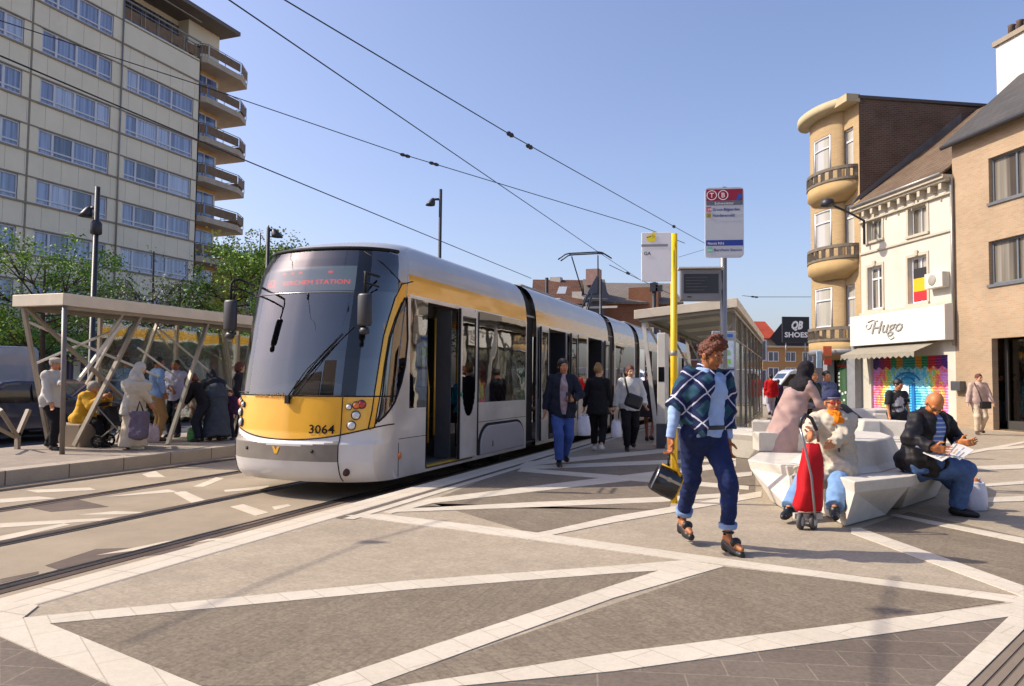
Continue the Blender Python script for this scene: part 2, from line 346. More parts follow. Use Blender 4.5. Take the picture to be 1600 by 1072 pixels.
def hand_prims(J,n,k,lab=0,fr=1.):
    s=J['s']*1.02; W=J['wr'+n]; d=J['hdd'+n]; t=J['hth'+n]; nn=np.cross(d,t)*(1 if n=='r' else -1); c=J['curl'][0 if n=='r' else 1]
    nn=-nn if False else nn
    pr=[boxp(W+d*.047*s,(.03*s,.006*s,.036*s),np.array([t,nn,d]),.009*s,lab), cap(W-d*.02,W+d*.02,.026*s,.024*s,lab)]
    for i,(off,L) in enumerate(((.031,.074),(.0105,.082),(-.0105,.077),(-.030,.06))):
        p=W+d*.085*s+t*off*s; dd=nz(d+t*off*1.6); r=.0092*s*fr
        for j in range(3):
            a=c*(.55+.5*j)*(1+.08*i); dd=nz(dd*math.cos(a)+nn*math.sin(a)) if j else nz(dd*math.cos(c*.5)+nn*math.sin(c*.5)); q=p+dd*L*s*(.44,.32,.26)[j]
            pr.append(dict(cap(p,q,r,r*.9,lab),k=.004)); p=q; r*=.92
    p=W+d*.022*s+t*.03*s; dd=nz(d*.55+t*.75+nn*.35); q=p+dd*.042*s; pr.append(dict(cap(p,q,.013*s,.011*s*fr,lab),k=.008)); dd=nz(d*.9+t*.15+nn*.45*(1+c)); pr.append(dict(cap(q,q+dd*.034*s,.011*s*fr,.0085*s*fr,lab),k=.005))
    return pr
def head_prims(J,age=0,beard=0,hs=1.):
    s=J['s']*hs; H=J['Hd']; A=np.array([J['hr'],J['hd'],J['hu']])
    def p(x,y,z): return H+A.T@np.array([x,y,z])*s
    L=[ell(p(0,-.012,.03),np.array([.076,.096,.088])*s,A,0), ell(p(0,.028,-.03),np.array([.06,.066,.082])*s,A,0), ell(p(0,.06,-.088),np.array([.027,.024,.02])*s,A,0),
       ell(p(.036,.055,-.028),np.array([.026,.026,.024])*s,A,0),ell(p(-.036,.055,-.028),np.array([.026,.026,.024])*s,A,0),
       dict(cap(p(0,.094,.012),p(0,.115,-.024),.008*s,.0125*s,0),k=.008), dict(cap(p(-.013,.098,-.03),p(.013,.098,-.03),.0085*s,None,0),k=.008),
       dict(cap(p(-.042,.079,.026),p(.042,.079,.026),.013*s,None,0),k=.012)]
    for k in(-1,1):
        L+= [dict(ell(p(.077*k,-.008,-.008),np.array([.011,.022,.032])*s,A,0),k=.006), dict(ell(p(.031*k,.083,.006),np.array([.0125,.0105,.0055])*s,A,3),k=.004), dict(ell(p(.031*k,.0925,.006),np.array([.0058,.005,.0055])*s,A,4),k=.002), dict(cap(p(.016*k,.0955,.03),p(.047*k,.082,.031),.0048*s,.0042*s,1),k=.003)]
        L+= [dict(cap(p(.014*k,.093,.0145),p(.047*k,.078,.0135),.0045*s,.004*s,0),k=.003)]
    L+= [dict(ell(p(0,.0935,-.0565),np.array([.024,.009,.0055])*s,A,2),k=.003), dict(ell(p(0,.092,-.066),np.array([.021,.009,.0065])*s,A,2),k=.003)]
    if beard: L+= [ell(p(0,.045,-.078),np.array([.058,.054,.045])*s,A,1)]
    L+= [cap(J['N']-J['t']*.05*s,p(0,-.012,-.05),.058*s*(.9+.1*J['g']),.052*s,0)]
    return L
def body_prims(J,female=0,shrink=.9,head=True,hands=(1,1),hs=1.,beard=0,fr=1.):
    s,g,t,sf=J['s'],J['g'],J['t'],J['sf']; q=shrink; fl=(sf,.74)
    L=[cap(J['hipr'],J['hipl'],.1*s*g*q,lab=0,flat=(J['hf'],.9)),cap(J['P']+t*.02*s,J['W'],.135*s*g*q,.125*s*g*q,0,fl),cap(J['W'],J['Ch'],.125*s*g*q,.145*s*g*q,0,fl),cap(J['shr']-t*.02*s,J['shl']-t*.02*s,.068*s*q,None,0)]
    for n,k in(('r',1),('l',-1)):
        L+= [cap(J['sh'+n],J['el'+n],.05*s*q*g**.5,.042*s*q,0),cap(J['el'+n],J['wr'+n],.041*s*q,.027*s,0),
             cap(J['hip'+n],J['kn'+n],.09*s*g*q,.056*s*q,0),cap(J['kn'+n],J['an'+n],.058*s*q,.037*s*q,0),ell(J['kn'+n]*.65+J['an'+n]*.35-J['fd'+n]*.018*s,np.array([.052,.052,.1])*s*q,None,0)]
        f=J['fd'+n]; a=J['an'+n]; L+= [cap(a-f*.03*s-Z3*.04*s,a+f*.13*s-Z3*.058*s,.034*s,.026*s,0),cap(a+f*.08*s-Z3*.06*s,a+f*.18*s-Z3*.062*s,.028*s,.02*s,0)]
        if hands[0 if n=='r' else 1]: L+=hand_prims(J,n,k,0,fr)
    if head: L+=head_prims(J,beard=beard,hs=hs)
    return L
def sleeve(J,n,inf=.02,q=.95):
    s=J['s']; return [cap(J['sh'+n],J['el'+n],.052*s+inf*.8,.042*s+inf*.8,0),cap(J['el'+n],J['el'+n]+(J['wr'+n]-J['el'+n])*q,.042*s+inf*.8,.032*s+inf*.7,0,fb=True)]
def top(J,inf=.018,sl=1.,drop=.1,bust=0,loose=0,collar=1,flare=0,g=None):
    s,t,sf=J['s'],J['t'],J['sf']; g=J['g'] if g is None else g; fl=(sf,.76)
    L=[cap(J['W'],J['Ch'],.13*s*g+inf+loose*.7,.148*s*g+inf,0,fl),cap(J['shr']-t*.02*s,J['shl']-t*.02*s,.052*s+inf*.8,None,0),
       cap(J['P']-t*drop*s,J['W'],.138*s*g+inf+loose+flare,.13*s*g+inf+loose*.7,0,(sf,.8),fa=True),
       cap(J['Ch'],J['N']-t*.02*s,.1*s,.07*s,0,fl)]
    if drop>=.1: L.append(cap(J['hipr']+Z3*.03*s,J['hipl']+Z3*.03*s,.112*s*g+inf*.7+loose*.5,None,0,(J['hf'],.92)))
    if collar: L.append(cap(J['N']-t*.04*s,J['N']+t*.02*s,.072*s+inf*.5,.066*s+inf*.4,0,fb=True))
    if bust: L+= [ell(J['Ch']+sf*.075*s+J['sx']*.07*s*k-t*.01*s,np.array([.075,.075,.075])*s*bust,None,0) for k in(-1,1)]
    for n in 'rl':
        if sl<=0: continue
        if sl>=.5:
            L.append(cap(J['sh'+n],J['el'+n],.049*s+inf*.75,.040*s+inf*.8,0)); q=(sl-.5)*2
            if q>0: L.append(cap(J['el'+n],J['el'+n]+(J['wr'+n]-J['el'+n])*q,.040*s+inf*.8,.030*s+inf*.7,0,fb=True))
        else: L.append(cap(J['sh'+n],J['sh'+n]+(J['el'+n]-J['sh'+n])*sl*2,.052*s+inf*.8,.054*s+inf*.9,0,fb=True))
    return L
def trousers(J,inf=.012,hem=.97,wide=0,g=None):
    s=J['s']; g=J['g'] if g is None else g; L=[cap(J['hipr'],J['hipl'],.104*s*g+inf,None,0,(J['hf'],.92)),cap(J['P']-J['t']*.02*s,J['W']-J['t']*.02*s,.136*s*g+inf,.128*s*g+inf,0,(J['sf'],.78),fb=True)]
    for n in 'rl':
        L+= [cap(J['hip'+n]+J['hf']*-.02*s,J['kn'+n],.094*s*g+inf,.06*s*(.5+.5*g)+inf+wide*.6,0),cap(J['kn'+n],J['kn'+n]+(J['an'+n]-J['kn'+n])*hem,.062*s*(.5+.5*g)+inf+wide*.6,.042*s+inf+wide,0,fb=True)]
    L+= [ell(J['hip'+n]-J['hf']*.035*s-J['hx']*(.015 if n=='r' else -.015),np.array([.085,.08,.09])*s*g,None,0) for n in 'rl']
    return L
def skirt(J,zh,r0=.16,r1=.24,dy=0,dx=0,flat=.85,top=.06):
    a=J['W']+Z3*top*J['s']; b=np.array([J['P'][0]+dx,J['P'][1]+dy,zh]); return [cap(a,b,r0*J['s'],r1,0,(Y3,flat),fb=True)]
def shoes(J,heel=0,big=1.):
    s=J['s']*big; L=[]
    for n in 'rl':
        f=J['fd'+n]; a=J['an'+n]; L+= [cap(a-f*.03*s-Z3*.038*s,a+f*.12*s-Z3*.05*s,.043*s,.036*s,0),cap(a+f*.08*s-Z3*.055*s,a+f*.17*s-Z3*.06*s,.038*s,.028*s,0),cap(a-Z3*.03*s,a+Z3*.02*s,.044*s,.043*s,0,fb=True)]
    return L
def hairp(J,vol=1.,back=0,inf=0):
    s=J['s']; H=J['Hd']; A=np.array([J['hr'],J['hd'],J['hu']]); p=lambda x,y,z:H+A.T@np.array([x,y,z])*s
    L=[ell(p(0,-.018,.038),np.array([.084,.101,.094])*s*vol,A,0)]
    if back: L+= [ell(p(0,-.035,-.015),np.array([.088,.078,.1])*s,A,0),cap(p(0,-.06,.02),p(0,-.075,-.09*back),.07*s,.055*s,0)]
    return L
def facecut(J,low=-.02,front=.05,w=.075,d=.07,h=.1):
    s=J['s']; H=J['Hd']; A=np.array([J['hr'],J['hd'],J['hu']]); p=lambda x,y,z:H+A.T@np.array([x,y,z])*s
    return [ell(p(0,front+.045,low),np.array([w,d,h])*s,A,0)]
def hp(J,x,y,z): return J['Hd']+np.array([J['hr'],J['hd'],J['hu']]).T@np.array([x,y,z])*J['s']
SK={}
def skin(n,col):
    if n not in SK: SK[n]=[mat('skin_'+n,col,.5,0,.4,.08,18,.12,120),None,mat('lips_'+n,tuple(np.array(srgb(col))*np.array([.78,.42,.42])),.4,0,.5,0),mat('eye_white','#8f8378',.5,0,.2,0),mat('eye_dark','#14100d',.15,0,.5,0)]
    return SK[n]
def person(label,at,heading,J,parts,skinmat,hairmat,h=.012,female=0,group=None,hands=(1,1),hs=1.,beard=0,shrink=.86,fr=1.):
    """heading in degrees clockwise from the way the camera looks. parts = list of (name, prims, material, dict)"""
    rz=yaw-math.radians(heading); root=empty('person',(at[0],at[1],at[2] if len(at)>2 else 0),label,'person',group,rz); Mw=np.array(WM[root.name])
    def put(name,V,Q,mats,mi=None,parent=root): return rawmesh(name,V@Mw[:3,:3].T+Mw[:3,3],Q,mats,parent,mi)
    V,Q,fl=sdf_mesh(body_prims(J,female,shrink,True,hands,hs,beard,fr),h,.018,labels=True)
    if h>.009: fl=np.where(fl==3,0,fl)
    sm=list(skinmat); sm[1]=hairmat; put('body',V,Q,sm,fl)
    made={}
    for name,prims,m,o in parts:
        V,Q,_=sdf_mesh(prims,o.get('h',h),o.get('k',.03),o.get('subs',()),o.get('cuts',()),o.get('wr'))
        if len(Q): 
            ob=put(name,V,Q,m,None,made[o['of']] if 'of' in o else root); made[name]=ob
            if o.get('label'): ob['label']=o['label']
    return root,Mw,made
def lw(Mw,p): return Mw[:3,:3]@np.asarray(p,float)+Mw[:3,3]
# ---------------------------------------------------------------- ground, tracks, paving
ZT=-.2
def flatmat(name,col,var=.18,scale=3.,bump=.25,bscale=90,rough=.85,cscale=160,cvar=.12):
    def b(N,L,P,O):
        tc=N.new('ShaderNodeTexCoord'); c=srgb(col) if name in KEEP else dim(col,ALB)
        a=N.new('ShaderNodeTexNoise'); a.inputs['Scale'].default_value=scale; a.inputs['Detail'].default_value=8; a.inputs['Roughness'].default_value=.7; L.new(tc.outputs['Object'],a.inputs[0])
        f=N.new('ShaderNodeTexNoise'); f.inputs['Scale'].default_value=cscale; f.inputs['Detail'].default_value=3; L.new(tc.outputs['Object'],f.inputs[0])
        m1=N.new('ShaderNodeMapRange'); m1.inputs[1].default_value=.3; m1.inputs[2].default_value=.7; m1.inputs[3].default_value=1-var; m1.inputs[4].default_value=1+var; L.new(a.outputs['Fac'],m1.inputs[0])
        m2=N.new('ShaderNodeMapRange'); m2.inputs[1].default_value=.3; m2.inputs[2].default_value=.7; m2.inputs[3].default_value=1-cvar; m2.inputs[4].default_value=1+cvar; L.new(f.outputs['Fac'],m2.inputs[0])
        mm=N.new('ShaderNodeMath'); mm.operation='MULTIPLY'; L.new(m1.outputs[0],mm.inputs[0]); L.new(m2.outputs[0],mm.inputs[1])
        v=N.new('ShaderNodeVectorMath'); v.operation='SCALE'; v.inputs[0].default_value=c; L.new(mm.outputs[0],v.inputs['Scale']); L.new(v.outputs[0],P.inputs['Base Color'])
        P.inputs['Roughness'].default_value=rough; P.inputs['Specular IOR Level'].default_value=.3
        bn=N.new('ShaderNodeTexNoise'); bn.inputs['Scale'].default_value=bscale; bn.inputs['Detail'].default_value=4; L.new(tc.outputs['Object'],bn.inputs[0])
        bp=N.new('ShaderNodeBump'); bp.inputs['Strength'].default_value=bump; bp.inputs['Distance'].default_value=.006; L.new(bn.outputs['Fac'],bp.inputs['Height']); L.new(bp.outputs[0],P.inputs['Normal'])
    return nmat(name,b)
def pavemat(name,c1,c2,mortar,bw,bh,ms,rot,noise=.2,off=.5,fleck=.0,stains=.13):
    c1,c2,mortar=[dim(c,ALB) for c in(c1,c2,mortar)]
    def b(N,L,P,O):
        tc=N.new('ShaderNodeTexCoord'); mp=N.new('ShaderNodeMapping'); mp.inputs['Rotation'].default_value=(0,0,rot); L.new(tc.outputs['Object'],mp.inputs[0])
        bk=N.new('ShaderNodeTexBrick'); L.new(mp.outputs[0],bk.inputs[0]); bk.offset=off
        for k,v in(('Scale',1),('Brick Width',bw),('Row Height',bh),('Mortar Size',ms),('Mortar Smooth',.3)): bk.inputs[k].default_value=v
        bk.inputs['Color1'].default_value=(*srgb(c1),1); bk.inputs['Color2'].default_value=(*srgb(c2),1); bk.inputs['Mortar'].default_value=(*srgb(mortar),1)
        a=N.new('ShaderNodeTexNoise'); a.inputs['Scale'].default_value=1.1; a.inputs['Detail'].default_value=9; a.inputs['Roughness'].default_value=.72; L.new(tc.outputs['Object'],a.inputs[0])
        f=N.new('ShaderNodeTexNoise'); f.inputs['Scale'].default_value=38; f.inputs['Detail'].default_value=6; f.inputs['Roughness'].default_value=.8; L.new(tc.outputs['Object'],f.inputs[0])
        m1=N.new('ShaderNodeMapRange'); m1.inputs[1].default_value=.3; m1.inputs[2].default_value=.7; m1.inputs[3].default_value=1-stains; m1.inputs[4].default_value=1+stains; L.new(a.outputs['Fac'],m1.inputs[0])
        m2=N.new('ShaderNodeMapRange'); m2.inputs[1].default_value=.3; m2.inputs[2].default_value=.7; m2.inputs[3].default_value=1-noise; m2.inputs[4].default_value=1+noise; L.new(f.outputs['Fac'],m2.inputs[0])
        mm=N.new('ShaderNodeMath'); mm.operation='MULTIPLY'; L.new(m1.outputs[0],mm.inputs[0]); L.new(m2.outputs[0],mm.inputs[1])
        # gum spots and drips
        vo=N.new('ShaderNodeTexVoronoi'); vo.inputs['Scale'].default_value=2.9; L.new(tc.outputs['Object'],vo.inputs[0])
        gs=N.new('ShaderNodeMapRange'); vc=N.new('ShaderNodeSeparateColor'); L.new(vo.outputs['Color'],vc.inputs[0]); vb=N.new('ShaderNodeMapRange'); vb.inputs[3].default_value=.62; vb.inputs[4].default_value=1.3; L.new(vc.outputs[0],vb.inputs[0]); vr=N.new('ShaderNodeMath'); vr.operation='MULTIPLY_ADD'; L.new(vc.outputs[1],vr.inputs[0]); vr.inputs[1].default_value=.06; vr.inputs[2].default_value=.008; L.new(vo.outputs['Distance'],gs.inputs[0]); L.new(vr.outputs[0],gs.inputs[2]); gs.inputs[1].default_value=.0; L.new(vb.outputs[0],gs.inputs[3]); gs.inputs[4].default_value=1
        m3=N.new('ShaderNodeMath'); m3.operation='MULTIPLY'; L.new(mm.outputs[0],m3.inputs[0]); L.new(gs.outputs[0],m3.inputs[1])
        v=N.new('ShaderNodeVectorMath'); v.operation='SCALE'; L.new(bk.outputs['Color'],v.inputs[0]); L.new(m3.outputs[0],v.inputs['Scale']); L.new(v.outputs[0],P.inputs['Base Color'])
        P.inputs['Roughness'].default_value=.82; P.inputs['Specular IOR Level'].default_value=.3
        bp=N.new('ShaderNodeBump'); bp.inputs['Strength'].default_value=.35; bp.inputs['Distance'].default_value=.004; bp.invert=True; L.new(bk.outputs['Fac'],bp.inputs['Height'])
        b2=N.new('ShaderNodeBump'); b2.inputs['Strength'].default_value=.25; b2.inputs['Distance'].default_value=.004; L.new(f.outputs['Fac'],b2.inputs['Height']); L.new(bp.outputs[0],b2.inputs['Normal']); L.new(b2.outputs[0],P.inputs['Normal'])
    return nmat(name,b)
asph=flatmat('asphalt','#55565a',.2,.6,.3,60)
MB().quad((-1500,-1500,ZT-.02),(1500,-1500,ZT-.02),(1500,2500,ZT-.02),(-1500,2500,ZT-.02)).build('ground',asph)['kind']='structure'
trackm=flatmat('track_paving','#aa9b85',.2,.9,.3,70,.85,120,.2)
MB().quad((-10.4,-40,ZT),(-4.52,-40,ZT),(-4.52,120,ZT),(-10.4,120,ZT)).build('track_paving',trackm)['kind']='structure'
plain=pavemat('paver_light','#b1a38e','#b9ab96','#ab9d89',.11,.11,.0025,yaw,.3,.0)
kst=pavemat('kerb_stone','#dccfbb','#e2d6c3','#bcaf9b',.5,1.0,.006,math.pi/2,.1,.0,0,.1)
pl=MB(); pl.bb(-4.18,90,-40,130,ZT-.1,0); o=pl.build('plaza',plain); o['kind']='structure'
kb=MB(); kb.bb(-4.51,-4.18,-40,130,ZT-.1,.006); o=kb.build('kerb',kst,bevel=.015); o['kind']='structure'
fp=MB(); fp.bb(-13.75,-10.72,-5,120,ZT-.1,0); o=fp.build('far_platform',pavemat('paver_far','#a5988a','#aea193','#8d8174',.3,.3,.006,0,.2)); o['kind']='structure'
fk=MB(); fk.bb(-10.72,-10.4,-5,120,ZT-.1,.006); o=fk.build('far_platform_kerb',pavemat('kerb_stone_far','#bdaf9c','#c6b9a6','#776c60',1.0,2.0,.012,math.pi/2,.12,.0,0,.12),bevel=.015); o['kind']='structure'
fpv=MB(); fpv.bb(-70,-24,-60,200,ZT-.1,-.06); o=fpv.build('far_pavement',plain); o['kind']='structure'
# rails
rs=mat('rail_steel','#6d6a6c',.32,.9,.5,.2,3); rg=mat('rail_groove','#1f1b1a',.8,0,.3,.2,5); rust=flatmat('rail_bed','#5a4a42',.3,2,.3,60)
for tc_ in(-6.12,-9.27):
    for k in(-1,1):
        x=tc_+k*.7175; r=MB()
        r.bb(x-.028,x+.028,-20,110,ZT-.1,ZT+.010,0); r.bb(x-k*.03-k*.0,x-k*.075,-20,110,ZT-.1,ZT+.005,1); r.bb(x-k*.075,x-k*.10,-20,110,ZT-.1,ZT+.008,0); r.bb(x+k*.03,x+k*.13,-20,110,ZT-.1,ZT+.0045,2)
        o=r.build('tram_rail',[rs,rg,rust]); tag(o,{(-6.12,1):'grooved steel rail running close along the pale platform kerb',(-6.12,-1):'shiny grooved rail under the far wheels of the tram',(-9.27,1):'grooved rail of the empty track nearer the tram',(-9.27,-1):'grooved rail of the empty track along the far platform'}[(tc_,k)],'rail','tram rails')
# bands of white stone, each a ground polygon
bandm=pavemat('white_stone','#dbd0bd','#e2d7c5','#c6baa7',.42,.2,.004,.55,.1,.5,0,.1)
ZB=[.0055]
def band(name,px,m,z=None,zz=0.):
    if z is None: z=ZB[0]; ZB[0]+=.00025
    P=[G(x,y,zz) for x,y in px]; P=[(p[0],p[1],zz+z) for p in P]
    mb=MB(); mb.prism(P,(0,0,-(z+.003))); o=mb.build(name,m,smooth=False)
    o['kind']='structure'; return o
dk=pavemat('paver_dark','#857968','#8e816f','#7d7161',.16,.08,.003,yaw+1.2,.45); dk2=pavemat('paver_slab','#75695e','#7d7165','#8f8374',.4,.2,.005,yaw-.62,.25); dk3=pavemat('paver_mid','#867968','#8f8270','#7e7262',.16,.08,.003,yaw+.35,.42)
band('paving_field',[(64,974),(640,918),(1060,886),(578,1072),(316,1072)],dk,.0022)
band('paving_field',[(578,1072),(1132,886),(1590,938),(960,1030),(610,1080)],dk3,.0026)
band('paving_field',[(610,1085),(960,1048),(1590,960),(1468,1085)],dk2,.003)
band('paving_field',[(0,996),(180,1076),(0,1076)],dk2,.0026)
band('paving_field',[(676,787),(829,833),(1045,797),(1050,775),(640,793)],dk3,.0032)
band('paving_field',[(690,776),(810,728),(1030,700),(1180,705),(1180,770),(1030,782),(650,798)],dk3,.0028)
band('paving_field',[(1344,826),(1420,800),(1600,840),(1600,920)],dk3,.0028)
band('paving_field',[(1090,869),(1340,832),(1330,826),(1590,930)],plain,.002)
band('white_band',[(30,967),(640,908),(960,885),(1072,876),(1132,886),(960,897),(640,922),(64,977)],bandm)
band('white_band',[(475,1076),(960,915),(1068,880),(1132,886),(960,935),(572,1076)],bandm)
band('white_band',[(540,806),(598,804),(823,831),(1060,864),(1344,902),(1600,934),(1600,945),(1344,911),(1060,875),(823,843)],bandm)
band('white_band',[(829,836),(960,807),(1047,793),(1190,768),(1190,777),(1047,802),(960,817),(846,840)],bandm)
band('white_band',[(628,796),(840,785),(1037,777),(1155,770),(1155,776),(1037,785),(840,793),(618,801)],bandm)
band('white_band',[(600,801),(670,780),(1008,739),(1150,721),(1150,729),(1008,749),(676,787),(612,803)],bandm)
band('white_band',[(816,732),(1027,748),(1170,760),(1170,766),(1027,755),(808,737)],bandm)
band('white_band',[(800,734),(823,722),(1034,702),(1150,690),(1150,695),(1034,708),(830,728)],bandm)
band('white_band',[(810,729),(1027,720),(1150,716),(1150,720),(1027,726),(815,734)],bandm)
band('white_band',[(600,1078),(960,1022),(1592,943),(1600,944),(1600,962),(960,1051),(680,1078)],bandm)
band('white_band',[(1460,1076),(1586,956),(1600,950),(1600,985),(1508,1076)],bandm)
band('white_band',[(1330,826),(1344,826),(1600,917),(1600,934),(1330,834)],bandm)
band('white_band',[(1390,806),(1400,804),(1600,842),(1600,850)],bandm)
band('white_band',[(0,974),(52,966),(316,1076),(180,1076),(0,996)],bandm)
band('white_band',[(0,940),(60,948),(30,972),(0,978)],kst)
for q in ([(1530,779),(1600,776),(1600,784),(1530,786)],[(1540,757),(1600,752),(1600,757),(1540,761)],[(1390,735),(1600,726),(1600,733),(1390,741)],[(1545,700),(1600,697),(1600,701),(1545,704)],[(1480,712),(1600,690),(1600,693),(1485,716)],[(1160,700),(1225,672),(1228,674),(1166,704)],[(1150,740),(1175,738),(1175,744),(1150,747)]): band('white_band',q,bandm)
# narrow strip beside the kerb, with its dark joint
jm=mat('joint_dark','#5b5148',.9,var=.2)
for x0,x1,m,z in((-4.18,-4.10,jm,.004),(-4.09,-3.97,bandm,.0052)):
    mb=MB(); mb.quad((x0,6.3,z),(x1,6.3,z),(x1,60,z),(x0,60,z)); mb.build('kerb_strip',m)['kind']='structure'
# ribbed strip at the lower right corner
rb=flatmat('ribbed_paving','#8d7f70',.15,2,.2,60); rbd=mat('rib_gap','#4d443c',.9,var=.2)
a=G(1508,1076); b=G(1600,985); c=G(1600,1076); d=nz(b-a); nr=nz(np.cross(d,Z3)); mb=MB()
for i in range(9):
    o_=a+nr*(.01+i*.05); mb.prism([o_-d*.3,o_+d*1.5,o_+d*1.5+nr*.038,o_-d*.3+nr*.038],(0,0,.0065))
mb.build('ribbed_paving',rb)['kind']='structure'
mb=MB(); mb.quad(a-d*.3+Z3*.003,a+d*1.5+Z3*.003,a+d*1.5+nr*.5+Z3*.003,a-d*.3+nr*.5+Z3*.003); mb.build('ribbed_paving_base',rbd)['kind']='structure'
# painted marks across the tracks
tp=flatmat('track_white','#dccfba',.14,2,.2,60)
for q in ([(0,818),(200,808),(200,811),(0,825)],[(120,805),(180,799),(242,801),(190,804)],[(270,769),(290,768),(326,784),(302,787)],[(301,761),(338,746),(350,748),(318,761)],[(222,741),(243,736),(258,746),(232,746)],[(160,777),(262,765),(280,769),(262,770)],[(0,838),(100,818),(110,820),(0,846)],[(350,766),(420,759),(420,764),(352,769)],[(260,846),(370,840),(200,862),(150,868)],[(360,792),(400,806),(420,801),(380,788)],[(425,792),(450,788),(455,791),(430,797)],[(40,766),(140,762),(150,766),(60,770)],[(0,780),(60,776),(90,779),(0,786)]):
    band('track_marking',q,tp,.003,ZT)
    ZB[0]+=0
pm=flatmat('track_patch','#6f6157',.25,3,.3,60)
for q in([(70,884),(150,858),(330,852),(330,858),(200,872),(90,890)],[(40,792),(120,780),(170,792),(80,800)],[(0,905),(60,893),(60,897),(0,912)]): band('track_patch',q,pm,.002,ZT)
# ---------------------------------------------------------------- tram
silver=nmat('tram_silver',lambda N,L,P,O:(lambda tc,no,mr,cr:(
    setattr(no.inputs['Scale'],'default_value',1.6),setattr(no.inputs['Detail'],'default_value',7),L.new(tc.outputs['Object'],no.inputs[0]),L.new(no.outputs['Fac'],cr.inputs['Fac']),
    setattr(cr.color_ramp.elements[0],'color',(.52,.48,.435,1)),setattr(cr.color_ramp.elements[1],'color',(.66,.63,.585,1)),setattr(cr.color_ramp.elements[0],'position',.35),setattr(cr.color_ramp.elements[1],'position',.65),
    L.new(cr.outputs[0],P.inputs['Base Color']),setattr(P.inputs['Metallic'],'default_value',.25),setattr(P.inputs['Roughness'],'default_value',.34),setattr(P.inputs['Coat Weight'],'default_value',.6),setattr(P.inputs['Coat Roughness'],'default_value',.08)))
    (N.new('ShaderNodeTexCoord'),N.new('ShaderNodeTexNoise'),None,N.new('ShaderNodeValToRGB')))
roofm=mat('tram_roof_silver','#b4b3b2',.36,.4,.5,.08,2,coat=.25)
yel=mat('tram_yellow','#eab03a',.3,.15,.5,.07,2.,coat=.6); bandy=mat('tram_gold_band','#dda226',.24,.35,.5,.08,1.5,coat=.4)
blackp=mat('gloss_black','#101114',.12,0,.5,.1,2,coat=.5); rubber=mat('black_rubber','#1b1b1c',.7,0,.3,.15,8); greyb=mat('bumper_grey','#7b756d',.5,.1,.5,.1,4)
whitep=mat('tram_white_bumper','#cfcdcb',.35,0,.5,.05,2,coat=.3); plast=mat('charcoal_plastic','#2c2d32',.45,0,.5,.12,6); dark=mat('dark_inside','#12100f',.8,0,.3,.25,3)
wglass=glassmat('windscreen_glass',(.52,.54,.55),.13,.012,.9); sglass=glassmat('tram_side_glass',(.17,.17,.165),.16,.02,1.0)
led=mat('led_orange','#e0501c',.5,0,0,0,emit=1.0); lampr=mat('tail_lamp_red','#a90d12',.2,0,.5,.05,8,coat=1); lampw=mat('lamp_lens','#cfd0cd',.1,.2,.6,.1,30,coat=1); lampo=mat('lamp_orange','#d9701a',.2,0,.5,.05,8,coat=1); chrome=mat('chrome','#9b9b9b',.2,.9,.5,.05,8)
TX=-6.12; HW=1.15; PE,DEP=2.5,.70
tram=empty('tram',(TX,8.,ZT),'silver and yellow articulated tram numbered 3064 stopped at the platform','tram')
PROF=[(0,.03),(0,2.5),(.008,2.62),(.02,2.74),(.045,2.88),(.09,3.02),(.15,3.13),(.23,3.22),(.34,3.29),(.5,3.34),(.75,3.375),(1.15,3.39)]
def inset(z):
    for (a,z0),(b,z1) in zip(PROF,PROF[1:]):
        if z<=z1: return a+(b-a)*(z-z0)/(z1-z0)
    return PROF[-1][0]
zf=lambda z,T:float(np.interp(z,[t[0] for t in T],[t[1] for t in T]))
NOSE=[(z,y+.27) for z,y in [(.03,7.90),(.09,7.82),(.16,7.78),(.30,7.74),(.52,7.74),(.56,7.77),(.66,7.79),(1.1,7.82),(1.6,7.90),(2.1,8.0),(2.5,8.09),(2.8,8.17),(2.95,8.235),(3.10,8.31),(3.16,8.43),(3.22,8.60),(3.28,8.86),(3.34,9.27),(3.39,10.2)]]
def arcpt(t,z,off=0.):
    """point on the front skin by arc position t from -1 to 1"""
    hw=max(.02,HW-inset(z)); th=abs(t)*math.pi/2; sx_=math.sin(th)**(2/PE); return np.array([TX+math.copysign(hw*sx_+off*sx_**3,t),zf(z,NOSE)+DEP*(1-max(0,math.cos(th))**(2/PE))+.05*sx_-off*(1-sx_**3),z])
def skinhit(px,py):
    """where the ray through a photo pixel meets the cab skin"""
    r=ray(px,py); a_,b_=5.,16.
    def f(t):
        p=CC+r*t; z=min(max(p[2],.03),3.385); hw=HW-inset(z); x=abs(p[0]-TX)/hw; y=(zf(z,NOSE)+DEP+.05*min(1,x)-p[1])/DEP
        return x**PE+max(0,y)**PE-1
    ts=np.linspace(a_,b_,900); v=[f(t) for t in ts]
    for k in range(len(ts)-1):
        if v[k]>0>=v[k+1]:
            lo_,hi_=ts[k],ts[k+1]
            for _ in range(25):
                m=(lo_+hi_)/2
                if f(m)>0: lo_=m
                else: hi_=m
            p=CC+r*hi_; return (float(p[1]),float(p[2]),float(p[0]-TX))
    return None
def tpx(px,z):
    T=np.linspace(.02,1,600); P=[arcpt(t,z) for t in T]; Q=[800+F*float((p-CC)@RR)/float((p-CC)@fw) for p in P]; return float(T[int(np.argmin([abs(q-px) for q in Q]))])
AW,AP,AL=tpx(543,1.8),tpx(565,1.8),tpx(534,.9); XL=arcpt(AL,.9)[0]-TX
def ptin(y,z,P):
    c=False; j=len(P)-1
    for i in range(len(P)):
        if (P[i][1]>z)!=(P[j][1]>z) and y<(P[j][0]-P[i][0])*(z-P[i][1])/(P[j][1]-P[i][1])+P[i][0]: c=not c
        j=i
    return c
SOP=[(575,671),(581,643),(585.5,611),(593,563),(599,526),(607,498),(617,466),(628,444),(645,440)]
